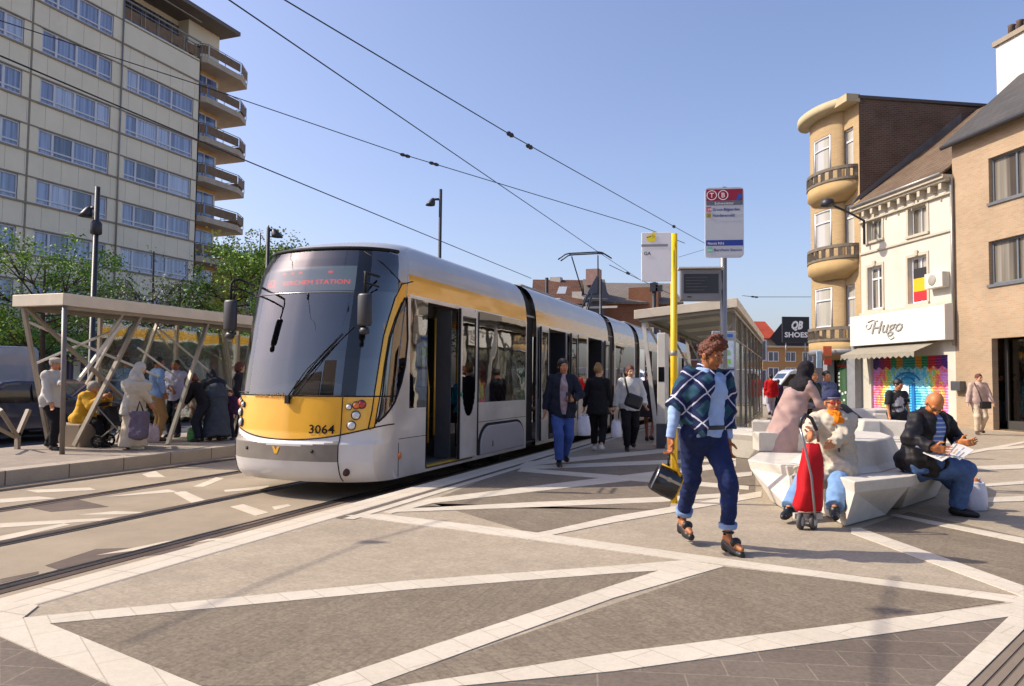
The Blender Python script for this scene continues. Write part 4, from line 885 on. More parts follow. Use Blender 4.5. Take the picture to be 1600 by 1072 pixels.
mb=MB(); panel(mb,tcx+Z3*(zt-.49),.40,.56,.051); mb.build('poster',postermat('map_poster','#c4d2dc','#b2c6d6','#8fb88a',9),to)
mb=MB(); panel(mb,tcx+Z3*(zt-.49)+UXS*.09-Z3*.16,.09,.1,.0562); mb.build('map_patch',mat('map_green','#8cc44a',.5),to)
mb=MB(); panel(mb,tcx+Z3*(zt-.82),.42,.035,.052); mb.build('divider',mat('divider_navy','#2d3a86',.4),to)
mb=MB(); panel(mb,tcx+Z3*(zt-1.24),.40,.74,.051); mb.build('poster',postermat('timetable_poster','#aebfd2','#b9c8d8','#9fb2c8',30),to)
# ticket machine under the roof
b=at(1036,600,15.6); b[2]=0; tm=empty('ticket_machine',b,'slim white ticket machine standing under the shelter left of the yellow pole','ticket machine')
mb=MB(); mb.box(b+Z3*1.42,(.17,.42,1.86),None); mb.build('cabinet',mat('machine_white','#c8c3b8',.45,0,.5,.06,4),tm,bevel=.015)
mb=MB(); mb.box(b+Z3*.245,(.2,.44,.49),None); mb.build('plinth',mat('machine_plinth','#4e4f55',.5),tm)
mb=MB(); mb.box(b+np.array([.0,-.212,1.5]),(.12,.006,.3)); mb.build('screen',blackp,tm)
# bollards by the shelter
for i,(x,y,l) in enumerate(((1156,705,'slim dark bollard nearest to the foot of the map totem'),(1163,702,'slim dark bollard between two others beside the shelter glass'),(1186,690,'slim dark bollard by the white bench end'))):
    g=G(x,y); mb=MB(); mb.lathe(g,[(.0,0),(.032,0),(.03,.34),(.026,.37),(.001,.38)],None,12); tag(mb.build('bollard',mat('bollard_iron','#33322f',.55,.4,.5,.15,8)),l,'bollard','slim bollards beside the shelter')
# grey sign pole with line sign and screen
D1=10.0; b=at(1131,600,D1); base=np.array([b[0],b[1],0])
sg=empty('stop_sign_pole',base,'tall grey stop pole with red headed line sign and a monitor','stop sign')
ztop=at(1130,289,D1)[2]
mb=MB(); mb.tube(base,base+Z3*ztop,.045,None,16); mb.build('pole',mat('pole_grey','#7d8089',.4,.5,.5,.08,4),sg)
s0=at(1130.5,349.5,D1); sc_=D1/F; sw,shh=58*sc_,109*sc_; s0=s0+UN*.09
mb=MB(); n=6; r=.05
P=[]
for sx_,sz_,a0 in((1,1,0),(-1,1,90),(-1,-1,180),(1,-1,270)):
    for k in range(n): a=math.radians(a0+90*k/(n-1)); P.append(s0+UXS*(sx_*(sw/2-r)+r*math.cos(a))+Z3*(sz_*(shh/2-r)+r*math.sin(a)))
mb.prism(P,-UN*.06); mb.build('sign_panel',mat('sign_face','#b9bcc2',.4,.1,.5,.04,3),sg)
def at_s(u,v): return s0+UXS*(-sw/2+u*sw)+Z3*(shh/2-v*shh)     # u, v from the sign's upper left corner
def patch(u0,v0,u1,v1,off,m,name,par=sg,f=at_s):
    mb=MB(); mb.add([f(u0,v1)+UN*off,f(u1,v1)+UN*off,f(u1,v0)+UN*off,f(u0,v0)+UN*off],[(0,1,2,3)]); return mb.build(name,m,par,smooth=False)
patch(.03,.025,.975,.19,.003,mat('sign_red','#8e1032',.4,var=.06),'red_heading'); patch(.03,.19,.975,.255,.003,mat('sign_slate','#5d6270',.4,var=.05),'name_strip')
patch(.03,.275,.15,.345,.003,mat('line_pink','#c2456a',.4,var=.05),'line_badge'); patch(.03,.36,.15,.43,.003,mat('line_olive','#b3a012',.4,var=.05),'line_badge')
patch(.02,.755,.98,.835,.003,mat('sign_blue','#20398c',.4,var=.05),'night_strip'); patch(.05,.85,.18,.93,.003,mat('line_mint','#69bfa0',.4,var=.05),'line_badge')
mb=MB(); mb.add([at_s(u,v)+UN*.006 for u,v in((.80,.19),(.86,.10),(.95,.10),(.97,.15),(.86,.19))],[(0,1,2,3,4)]); mb.build('arrow',mat('arrow_blue','#1c4fa0',.4),sg,smooth=False)
wt=mat('letter_white','#e6e2df',.5,var=0); lb=mat('letter_blue','#2e3b82',.5,var=0); ldk=mat('letter_dark','#3b3a48',.5,var=0); lgr=mat('letter_grey','#8f8d92',.5,var=0)
mb=MB()
for u,ch in((.17,'T'),(.465,'B')):
    c_=at_s(u,.11)+UN*.006; R0=.066
    for k in range(20):
        a,a2=2*math.pi*k/20,2*math.pi*(k+1)/20; f=lambda an,rr:c_+UXS*rr*math.cos(an)+Z3*rr*math.sin(an)
        mb.quad(f(a,R0),f(a2,R0),f(a2,R0-.01),f(a,R0-.01))
    mb.text(ch,c_-Z3*.032,UXS,Z3,.09,.001,align='CENTER',bold=.01)
mb.text('Schweitzer',at_s(.24,.245)+UN*.005,UXS,Z3,.048,.001,width=sw*.5)
mb.text('19',at_s(.05,.335)+UN*.005,UXS,Z3,.05,.001,width=sw*.08); mb.text('Noctis N16',at_s(.06,.82)+UN*.005,UXS,Z3,.05,.001,width=sw*.42); mb.text('N16',at_s(.06,.915)+UN*.005,UXS,Z3,.045,.001,width=sw*.1)
mb.build('lettering',wt,sg,recalc=False)
mb=MB(); mb.text('Groot-Bijgaarden',at_s(.19,.335)+UN*.005,UXS,Z3,.052,.001,width=sw*.7,bold=.01); mb.text('Hunderenveld',at_s(.19,.42)+UN*.005,UXS,Z3,.05,.001,width=sw*.56,bold=.01); mb.text('20',at_s(.05,.42)+UN*.005,UXS,Z3,.05,.001,width=sw*.08); mb.text('Berchem Station',at_s(.22,.915)+UN*.005,UXS,Z3,.05,.001,width=sw*.72,bold=.01); mb.build('lettering',lb,sg,recalc=False)
mb=MB(); mb.bb(0,0,0,0,0,0) if 0 else None
for z in (s0[2]+.3,s0[2]-.3): mb.box(np.array([base[0],base[1],z])+UN*.05,(.14,.06,.04),AX)
mb.build('clamp',galv,sg)
m0=at(1094,446,D1)+UN*.06; mw_,mh_=62*sc_,49*sc_
def at_m(u,v): return m0+UXS*(-mw_/2+u*mw_)+Z3*(mh_/2-v*mh_)
mb=MB(); mb.box(m0-UN*.05,(mw_,.16,mh_),AX); mo=mb.build('monitor',mat('monitor_grey','#75767b',.45,.3,.5,.05,4),sg,bevel=.012)
mb=MB(); mb.box(m0-UN*.04+Z3*(mh_/2+.012),(mw_+.05,.24,.018),AX); mb.build('monitor_hood',wsteel,mo)
patch(.08,.16,.93,.78,.032,mat('screen_dark','#2b2c2f',.18,0,.5,.1,3),'screen',mo,at_m); patch(.17,.87,.27,.91,.032,rubber,'sensor',mo,at_m)
mb=MB(); 
for k in range(5): mb.quad(*[at_m(u,v)+UN*.0335 for u,v in((.13,.26+.1*k),(.66-.07*(k%3),.26+.1*k),(.66-.07*(k%3),.28+.1*k),(.13,.28+.1*k))])
mb.build('screen_text',mat('screen_text','#4a4b50',.5,var=0),mo,recalc=False)
mb=MB(); mb.box(np.array([base[0],base[1],m0[2]])-UXS*.06,(.14,.08,.1),AX); mb.build('bracket',galv,sg)
# yellow bus flag
D2=8.5; b=at(1053,600,D2); base=np.array([b[0],b[1],0]); bf=empty('bus_stop_flag',base,'yellow pole with a white bus stop flag on its left side','bus stop')
mb=MB(); mb.tube(base,base+Z3*at(1053,363,D2)[2],.038,None,16); mb.build('pole',yellow,bf)
mb=MB(); mb.tube(base+Z3*at(1053,548,D2)[2],base+Z3*at(1053,556,D2)[2],.0395,None,16); mb.build('pole_band',mat('band_grey','#8c8a80',.5,.3),bf)
q=D2/F; f0=at(1025.5,401.5,D2); fw_,fh_=46*q,77*q
def at_f(u,v): return f0+UXS*(-fw_/2+u*fw_)+Z3*(fh_/2-v*fh_)
mb=MB(); mb.box(f0,(fw_,.03,fh_),AX); mb.build('flag_panel',mat('flag_white','#dedee0',.35,0,.5,.03,3,coat=.4),bf,bevel=.006)
fl_=lambda u0,v0,u1,v1,o,m,n:patch(u0,v0,u1,v1,.0155+o,m,n,bf,at_f)
fl_(.0,.245,.88,.295,.002,mat('flag_grey','#8a8790',.4,var=.1),'name_strip')
mb=MB(); c_=at_f(.33,.12)+UN*.018
for k in range(14):
    a=2*math.pi*k/14; mb.quad(c_,c_+UXS*.055*math.cos(a)+Z3*.045*math.sin(a),c_+UXS*.055*math.cos(a+.449)+Z3*.045*math.sin(a+.449))
mb.quad(*[at_f(u,v)+UN*.018 for u,v in((.36,.0),(.46,.0),(.46,.12),(.36,.12))]); mb.build('emblem',mat('logo_yellow','#ecd637',.4,var=0),bf,recalc=False)
mb=MB(); mb.quad(*[at_f(u,v)+UN*.0195 for u,v in((.17,.10),(.32,.075),(.33,.09),(.18,.115))]); mb.text('GA',at_f(.08,.465)+UN*.018,UXS,Z3,.055,.001,bold=.015); mb.build('lettering',ldk,bf,recalc=False)
# ---------------------------------------------------------------- stone benches
conc=nmat('bench_concrete',lambda N,L,P,O:None) if 0 else flatmat('bench_concrete','#c3bdb2',.13,2.6,.2,70,.65,90,.08)
bc=DP(1325,700,8.2); bc[2]=0
def bench(label):
    r=empty('stone_bench',bc,label,'bench','faceted stone benches on the plaza')
    T=[(1168,718),(1229,728),(1263,728),(1336,753),(1424,744),(1479,727),(1493,712),(1440,694),(1345,687),(1240,694),(1190,704)]
    B=[(1206,784),(1244,806),(1275,796),(1320,822),(1390,803),(1462,776),(1474,752),(1430,735),(1345,728),(1250,736),(1215,752)]
    tp=[G(*p,.44) for p in T]; lo_=[p*np.array([1,1,0])+Z3*.335+(bc-p)*np.array([.03,.03,0]) for p in tp]; bt=[G(*p,.012) for p in B]
    mb=MB(); n=len(T)
    mb.add(tp+lo_,[tuple(range(n))]+[(i,(i+1)%n,n+(i+1)%n,n+i) for i in range(n)])
    o=mb.build('seat',conc,r,bevel=.012,smooth=False)
    # tapering base, cut by a deep notch at each corner that shows a dark triangle
    mb=MB()
    for i in range(n):
        j=(i+1)%n; a0,a1=lo_[i],lo_[j]; b0,b1=bt[i],bt[j]; e=b1-b0; k0=.28 if i in(4,1,6,9) else .0; k1=.1 if j in(4,1,6,9) else 0
        b0=b0+e*k0+ (bc-b0)*np.array([.06,.06,0])*(k0>0); b1=b1-e*k1; cin=(bc-b0)*np.array([.5,.5,0]); cin1=(bc-b1)*np.array([.5,.5,0])
        mb.add([a0,a1,b1,b0,a0+(bc-a0)*np.array([.5,.5,0]),a1+(bc-a1)*np.array([.5,.5,0]),b1+cin1,b0+cin],[(0,1,2,3),(4,7,6,5),(0,3,7,4),(1,5,6,2),(3,2,6,7)])
    mb.build('base',conc,r,bevel=.006,smooth=False)
    mb=MB(); rings=[]
    for z,k in((.442,.56),(.50,.46),(.73,.38),(.75,.36)): rings.append([bc*np.array([1,1,0])+(p-bc)*np.array([k,k,0])+Z3*z for p in tp])
    mb.loft(rings,0,False); mb.build('backrest',conc,r,bevel=.015,smooth=False)
    p0=G(1187,706,.442)*np.array([1,1,0]); u=rt*.98; f_=np.array([-math.sin(yaw),math.cos(yaw),0]); mb=MB()
    mb.loft([[p0+u*x+f_*y+Z3*z for x,y in((0.03*0,0),(.72,0),(.72,.3),(0,.3))] for z in(.443,.69)],0,False); mb.build('backrest',conc,r,bevel=.015,smooth=False)
    return r
bn=bench('white faceted stone bench with the reading man and the red trolley woman')
def place_copy(o,loc,rz,label):
    c=copy_tree(o,Matrix.Translation(Vector([float(x) for x in loc]))@Matrix.Rotation(rz,4,'Z')); c['label']=label; return c
p=DP(1378,700,12.6); p[2]=0; place_copy(bn,p,math.radians(70),'stone bench with its pale back showing between the seated pair in front')
p=DP(1375,690,18.5); p[2]=0; place_copy(bn,p,math.radians(160),'farthest stone bench, near the painted shop shutter')
# ---------------------------------------------------------------- left shelter
LX0,LX1,LY0,LY1=-13.05,-11.8,9.4,17.4
ls=empty('tram_shelter',(-12.4,LY0,0),'beige flat roofed shelter on crossed slanted legs on the far platform','shelter')
mb=MB(); zl=2.56
mb.bb(LX0,LX1,LY0,LY1,zl,zl+.21); mb.build('roof',beigel,ls,bevel=.01)
mb=MB(); mb.quad((LX0+.1,LY0+.1,zl-.004),(LX1-.1,LY0+.1,zl-.004),(LX1-.1,LY1-.1,zl-.004),(LX0+.1,LY1-.1,zl-.004)); mb.build('ceiling',mat('ceiling_brown','#6a6052',.5,.1,.5,.15,2),ls)
mb=MB(); mb.tube((-11.77,9.47,0),(-11.85,9.47,zl),.042,None,12); mb.build('post',mat('post_grey','#77706a',.45,.4,.5,.1,5),ls)
def lp(px,py,X=None,Y=None): return PX(px,py,X) if X is not None else PY(px,py,Y)
LEGS=[((-12.9,9.5,zl),(-13.0,10.2,0),.085),((-12.85,9.5,zl),(-12.3,11.2,.9),.07),((-11.95,11.2,zl),(-12.5,10.3,0.05),.085),((-11.95,13.0,zl),(-11.66,11.68,0),.085),((-11.95,15.0,zl),(-11.95,15.4,0),.085),((-12.95,12.6,zl),(-12.95,11.6,0),.07),((-12.95,14.6,zl),(-12.95,15.2,0),.07),((-12.9,16.8,zl),(-12.9,16.4,0),.07)]
for a,b,w_ in LEGS: mb=MB(); beam(mb,a,b,w_,.05); mb.build('leg',beige,ls)
mb=MB()
a=PX(189,505,-11.95); beam(mb,a,PY(122,595,a[1]-.6),.05,.05); beam(mb,PX(189,505,-11.95),PX(135,600,-12.95),.045,.045)
beam(mb,(-12.97,9.8,1.55),(-12.4,10.9,2.2),.035,.035); beam(mb,(-12.4,10.9,2.2),(-12.3,11.1,zl),.035,.035); beam(mb,(-12.9,9.6,2.3),(-12.2,12.4,1.2),.04,.04); beam(mb,(-12.2,12.5,1.3),(-11.9,11.1,1.9),.03,.03); beam(mb,(-12.95,12.6,2.4),(-12.6,14.6,1.0),.035,.035); beam(mb,(-11.95,15.0,2.2),(-12.9,16.4,1.0),.035,.035); mb.build('brace',wsteel,ls)
mb=MB(); beam(mb,(LX0+.12,LY0+.1,zl-.03),(LX0+.12,LY1-.1,zl-.03),.06,.06); beam(mb,(LX1-.1,LY0+.1,zl-.03),(LX1-.1,LY1-.1,zl-.03),.06,.06); mb.build('beam',beige,ls)
mb=MB(); mb.bb(LX0+.03,LX0+.042,11.2,17.2,.3,2.4); mb.build('glass_wall',shglass,ls)
for y in(11.2,13.2,15.2,17.2): mb=MB(); mb.bb(LX0+.0,LX0+.07,y-.03,y+.03,0,2.5); mb.build('glass_post',beige,ls)
# concrete seat block under the roof
g=G(130,697); sb=MB(); sb.loft([[g+np.array([x*k,y*k,z]) for x,y in((-.45,-.3),(.3,-.35),(.4,.35),(-.4,.4))] for z,k in((0,.75),(.42,1.0),(.44,.97))],0,False); tag(sb.build('stone_block',flatmat('seat_stone','#a79683',.12,2,.2,60),bevel=.015,smooth=False),'low tapered stone block under the woman in the yellow coat','stone block')
# barrier of slanted bars at the left edge
rl=empty('platform_barrier',G(20,702),'beige barrier of slanted bars at the left end of the far platform','barrier')
mb=MB(); b0=G(27,702); 
for p,q,w_ in ((PX(45,640,b0[0]),PX(28,680,b0[0]),.09),(PX(28,676,b0[0]),b0,.09),(PX(0,640,b0[0]+.2),PX(27,682,b0[0]),.08),(PX(-30,655,b0[0]+.3),PX(24,683,b0[0]),.05)):
    mb=MB(); beam(mb,p,q,w_,.06); mb.build('bar',beige,rl)
# ---------------------------------------------------------------- lamp posts, masts, wires
dkm=mat('lamp_iron','#37383d',.45,.4,.5,.1,6)
def lamppost(px,ytop,ybase_D,label,heads,r=.085,cam_=None):
    b=DP(px,600,ybase_D); b=np.array([b[0],b[1],ZT]); t=empty('street_lamp',b,label,'street lamp','lamp posts along the tracks'); zt_=DP(px,ytop,ybase_D)[2]
    mb=MB(); mb.lathe(b,[(r*1.5,0),(r*1.5,.5),(r,.55),(r*.85,zt_-b[2])],None,12); mb.build('pole',dkm,t)
    for py,k,L in heads:
        z=DP(px,py,ybase_D)[2]; mb=MB(); a=np.array([b[0],b[1],z]); e=a+rt*k*L
        mb.path([a,e],.05,8); mb.lathe(e+rt*k*.08-Z3*.16,[(.19,-.1),(.17,.0),(.1,.16),(.05,.22)],np.array([rt,np.cross(Z3,rt),nz(Z3-rt*k*.4)]),14); mb.build('lamp_head',dkm,t)
    if cam_:
        z=DP(px,cam_,ybase_D)[2]; mb=MB(); mb.lathe((b[0],b[1],z),[(r*.9,-.25),(r*1.9,-.2),(r*1.9,.1),(r,.2)],None,10); mb.build('junction_box',dkm,t)
lamppost(141,288,22,'tall dark lamp post in front of the cream apartment tower',[(322,-1,.22)],.085,352)
lamppost(684,292,30,'dark lamp post rising behind the tram roof',[(308,-1,.3)],.075)
lamppost(413,353,26,'short looking dark lamp post top behind the tram front',[(357,1,.2)],.075)
for px,yt,d,l in((853,433,33,'short grey mast behind the tram roof near the red tiled house'),(1022,440,30,'signal mast beside the white bus flag'),(938,435,45,'dark mast in front of the slate gable')):
    b=DP(px,600,d); mb=MB(); zt_=DP(px,yt,d)[2]; mb.lathe((b[0],b[1],ZT),[(.1,0),(.09,1),(.08,zt_-ZT)],None,10); 
    if px==1022: mb.box((b[0],b[1],DP(px,448,d)[2]),(.3,.2,.35)); mb.box((b[0]+.2,b[1],DP(px,450,d)[2]),(.25,.2,.25))
    tag(mb.build('catenary_mast',dkm),l,'mast','masts along the tracks')
wirem=mat('wire_dark','#26262b',.5,.4,.4,0)
def wire(label,pts,r=.012,ins=()):
    P=[DP(*p) for p in pts]; t=empty('overhead_wire',P[0],label,'wire','overhead wires'); mb=MB(); mb.path(P,r,6); mb.build('cable',wirem,t)
    for (x,y,d,L) in ins:
        c=DP(x,y,d); i=min(range(len(P)-1),key=lambda k:np.linalg.norm((P[k]+P[k+1])/2-c)); u=nz(P[i+1]-P[i]); a=nz(np.cross(u,Z3)); mb=MB(); mb.lathe(c-u*L/2,[(r,0),(.035,.02),(.05,L*.3),(.03,L*.5),(.05,L*.7),(.035,L*.95),(r,L)],np.array([a,np.cross(u,a),u]),10); mb.build('insulator',dkm,t)
def wpx(px,py,X): p=PX(px,py,X); return p
a=PX(358,0,-6.12); dd=lambda p:float((p-CC)@fw)
e=PX(935,394,-6.12); e2=PX(1000,437,-6.12)
wire('contact wire running above the tram to its pantograph',[(300,-40,dd(PX(300,-40,-6.12))),(358,0,dd(a)),(935,394,dd(e)),(1000,437,dd(e2)+8)],.010)
a=PX(0,87,-9.27); e=PX(830,435,-9.27)
wire('lower wire crossing the tower towards the tram roof',[(-60,62,dd(PX(-60,62,-9.27))),(0,87,dd(a)),(300,215,dd(PX(300,215,-9.27))),(365,243,dd(PX(365,243,-9.27))),(830,435,dd(e))],.012)
wire('span wire with two insulators in the middle of the sky',[(400,-28,9.5),(445,0,10),(800,212,15),(1055,355,24),(1110,385,30)],.011,[(797,210,15,.22),(827,229,15.4,.22),(1053,354,23.8,.2)])
wire('span wire from the tower balconies with a pair of insulators',[(-60,12,15.5),(0,32,16),(306,131,18),(625,240,20.5),(685,258,21),(1005,355,25),(1070,380,27)],.012,[(633,243,20.6,.3),(678,256,20.95,.3)])
wire('faint far wire right of the shelter roof',[(1060,402,25),(1100,390,26)],.006)
wire('thin low wire in front of the far brick block',[(1160,462,40),(1180,464,40),(1272,464,42)],.014,[(1179,464,40,.4)])
wire('thin wire behind the pantograph',[(952,414,26),(1000,437,28),(1070,470,32)],.012,[(981,427,27,.25)])
# ---------------------------------------------------------------- cars and van on the far road
def car(label,c,heading,paint,L=4.3,Wd=1.78,Hh=1.45,van=False,name='parked_car',cat='car'):
    rz=heading; o=empty(name,c,label,cat,'vehicles on the far road',rz); A=np.array(WM[o.name])[:3,:3]; c=np.asarray(c,float)
    def w_(x,y,z): return c+A@np.array([x,y,z])
    if van: prof=[(0,.3),(0,1.0),(.05,1.15),(.55,1.3),(1.25,2.2),(1.5,2.32),(L-.1,2.36),(L,2.25),(L,.3)]
    else: prof=[(0,.28),(0,.6),(.1,.76),(1.15,.92),(1.95,Hh-.04),(2.3,Hh),(3.1,Hh-.03),(3.75,1.02),(L-.05,.92),(L,.6),(L,.28)]
    mb=MB(); rings=[]
    zt_=max(p[1] for p in prof); rings=[[w_(x-L/2,y*(1-.16*max(0,(z-.85)/(zt_-.85)) if not van else 1-.05*max(0,(z-1.1)/1.2)),z) for x,z in prof] for y in(-Wd/2,-Wd/2*.999,Wd/2*.999,Wd/2)]
    n=len(prof); V=rings[0]+rings[3]; mb.add(V,[tuple(range(n)),tuple(range(2*n-1,n-1,-1))]+[(i,n+i,n+(i+1)%n,(i+1)%n) for i in range(n)]); mb.build('body',paint,o,bevel=.05,smooth=False)
    gl=MB(); 
    for k in(-1,1):
        if van: P=[(.72,1.38),(1.28,2.05),(1.75,2.08),(1.75,1.38)]; PP=[P]
        else: PP=[[(1.42,.95),(2.03,Hh-.12),(2.55,Hh-.1),(2.55,.95)],[(2.62,.95),(2.62,Hh-.1),(3.05,Hh-.12),(3.55,.98)]]
        for P in PP: gl.prism([w_(x-L/2,k*(Wd/2*(1-.16*max(0,(z-.85)/(zt_-.85)) if not van else 1-.05*max(0,(z-1.1)/1.2))-.03),z) for x,z in P],A@np.array([0,k*.045,0]))
    f_=[(.62,1.36),(1.2,2.1)] if van else [(1.22,.97),(1.9,Hh-.09)]
    gl.prism([w_(f_[0][0]-L/2-.02,-Wd*.42,f_[0][1]),w_(f_[0][0]-L/2-.02,Wd*.42,f_[0][1]),w_(f_[1][0]-L/2-.03,Wd*.38,f_[1][1]),w_(f_[1][0]-L/2-.03,-Wd*.38,f_[1][1])],A@np.array([.03,0,-.01]))
    gl.build('window',blackp,o)
    for x in(.8,L-.85):
        for k in(-1,1):
            m_=MB(); m_.lathe(w_(x-L/2,k*(Wd/2-.2),.31),[(.001,0),(.29,0),(.315,.03),(.315,.17),(.29,.2),(.2,.205),(.001,.19)],np.array([A@X3,A@Z3*1.0,A@(Y3*k)]),20); wo=m_.build('wheel',rubber,o); m_=MB(); m_.lathe(w_(x-L/2,k*(Wd/2-.01),.31),[(.001,.02),(.06,.02),(.19,.0),(.2,-.02)],np.array([A@X3,A@Z3,A@(Y3*k)]),16); m_.build('rim',chrome,wo)
    for k in(-1,1):
        m_=MB(); m_.box(w_(-L/2+.02,k*Wd*.36,.68 if not van else .85),(.06,.3,.14),np.array([A@X3,A@Y3,A@Z3])); m_.build('headlight',lampw,o); m_=MB(); m_.box(w_(L/2-.02,k*Wd*.38,.75),(.06,.25,.14),np.array([A@X3,A@Y3,A@Z3])); m_.build('tail_light',lampr,o)
    return o
pv=lambda n,c:mat(n,c,.25,.1,.5,.05,3,coat=.7)
gv=lambda px,py,X:(PX(px,py,X)*np.array([1,1,0])+Z3*(ZT-.02))
car('pale grey blue delivery van parked at the far left edge',gv(-140,640,-21.),math.pi/2,pv('van_pale','#8f97a6'),5.4,2.0,van=True,name='delivery_van',cat='van')
car('dark blue car in front of the pale van',gv(-20,650,-17.6),math.pi/2,pv('car_navy','#232a45'))
car('dark red car behind the leaning man in white',gv(120,640,-19.5),math.pi/2,pv('car_maroon','#3a1c22'))
car('pale blue car behind the shelter glass',gv(185,640,-20.5),math.pi/2,pv('car_paleblue','#7f95a8'))
car('black car behind the group at the far stop',gv(310,640,-21),math.pi/2,pv('car_black','#22232a'))
car('white minivan parked before the far brick block',(0.5,47.,ZT),math.radians(20),pv('van_white','#c9ccd2'),5.0,2.0,van=True,name='delivery_van',cat='van')
car('silver car parked at the end of the street',(-4.5,50.,ZT),math.radians(5),pv('car_silver','#9da1a6'))
# ---------------------------------------------------------------- trees
leafms=[mat('leaf_dark','#4c6b26',.6,0,.3,.3,9),mat('leaf_mid','#6f9433',.6,0,.3,.3,9),mat('leaf_light','#97b545',.6,0,.3,.25,9),mat('leaf_yellow','#c4b04a',.6,0,.3,.25,9),mat('leaf_grey','#85877a',.6,0,.3,.25,9)]
bark=mat('bark','#4d4238',.9,0,.2,.3,12,.5,30)
def tree(label,b,h,rad,n,ms,seed,lo_=.3,leaf_=.13,trunk=.14):
    r_=random.Random(seed); b=np.asarray(b,float); t=empty('street_tree',b,label,'tree','street trees by the far stop')
    mb=MB(); top=b+np.array([r_.uniform(-.2,.2),r_.uniform(-.2,.2),h*.8]); mb.path([b,b+(top-b)*.3+np.array([.05,.04,0]),b+(top-b)*.65,top],[trunk,trunk*.8,trunk*.5,.03],9); tips=[]
    for i in range(16):
        f=r_.uniform(lo_,.78); s_=b+(top-b)*f; a=r_.uniform(0,6.28); L=rad*r_.uniform(.55,1.05)*(1.15-abs(f-.55)); e=s_+np.array([math.cos(a)*L,math.sin(a)*L,L*r_.uniform(.25,.9)]); md=(s_+e)/2+np.array([0,0,-.08*L]); mb.path([s_,md,e],[trunk*.35,trunk*.22,.012],5); tips+= [e,md*.4+e*.6]
        for _ in range(3):
            a2=a+r_.uniform(-.9,.9); e2=md+np.array([math.cos(a2)*L*.6,math.sin(a2)*L*.6,L*r_.uniform(.1,.7)]); mb.path([md,e2],[trunk*.18,.01],4); tips.append(e2)
    tips.append(top); mb.build('trunk',bark,t)
    cl=[]
    for e in tips:
        for _ in range(3): cl.append((e+np.array([r_.gauss(0,.28),r_.gauss(0,.28),r_.gauss(0,.22)])*rad*.45,r_.uniform(.18,.42)*rad*.55))
    V=[];mi=[]
    for _ in range(n):
        c,rr=r_.choice(cl); p=c+np.array([r_.gauss(0,1),r_.gauss(0,1),r_.gauss(0,.8)])*rr*.5; u=nz(np.array([r_.gauss(0,1),r_.gauss(0,1),r_.gauss(0,.6)])); v=nz(np.cross(u,np.array([r_.gauss(0,1),r_.gauss(0,1),r_.gauss(0,1)]))); s_=leaf_*r_.uniform(.6,1.3)
        V+=[p-u*s_*.5,p+v*s_*.3,p+u*s_*.5,p-v*s_*.3]; mi.append(r_.choices(range(len(ms)),[3,4,2][:len(ms)])[0])
    rawmesh('crown',np.array(V),np.arange(len(V),dtype=np.int32).reshape(-1,4),[leafms[i] for i in ms],t,mi,False)
tp_=lambda px,D_:np.array([*DP(px,600,D_)[:2],ZT])
tree('dense green tree left of the lamp post behind the far shelter',tp_(62,31),8.0,3.0,12000,(0,1,2),1)
tree('low dark green tree at the left edge behind the van',tp_(8,36),6.6,3.0,8000,(0,1,4),2)
tree('sparse thin twigged tree before the right bay of the tower',tp_(236,30),8.2,1.7,2600,(0,4,1),3,.25,.11,.1)
tree('bare grey twigged tree beside the tower corner',tp_(285,30),6.4,1.9,2800,(4,4,1),4,.25,.11,.1)
tree('leafy bright green tree right behind the tram mirror',tp_(358,30),8.0,2.5,11000,(1,0,2),5)
tree('yellow green tree showing above the tram front',tp_(396,44),12.6,3.0,8000,(2,3,1),6,.4,.17)
tree('small tree behind the far shelter roof',tp_(165,30),5.6,1.7,1200,(4,1,0),9,.25,.12,.09)
tree('green treetop peeking over the middle of the tram roof',tp_(668,48),10.3,2.0,2400,(0,1,2),7,.4,.17)
tree('bare treetop over the rear tram roof',tp_(735,50),9.0,2.0,700,(0,4,1),8,.35,.15)
# lamps hung on span wires over the square: out of the frame, their shadows lie on the paving
def hang(label,pts,hh,lampat):
    P=[G(*p)+sdir*(hh/sdir[2]) for p in pts]; t=empty('overhead_wire',P[0],label,'wire','overhead wires'); mb=MB(); mb.path(P,.013,6); mb.build('cable',wirem,t)
    c=G(*lampat)+sdir*((hh-.12)/sdir[2]); mb=MB(); mb.lathe(c,[(.02,.14),(.055,.08),(.08,0),(.001,-.02)],None,14); mb.build('lamp_head',dkm,t)
hang('span wire with a hanging lamp whose shadow lies between kerb and walking woman',[(200,1005),(400,915),(575,846),(700,812)],5.2,(573,847))
hang('second span wire with a hanging lamp whose shadow falls before the bench',[(1372,1120),(1376,1020),(1382,960),(1400,900)],5.0,(1384,955))
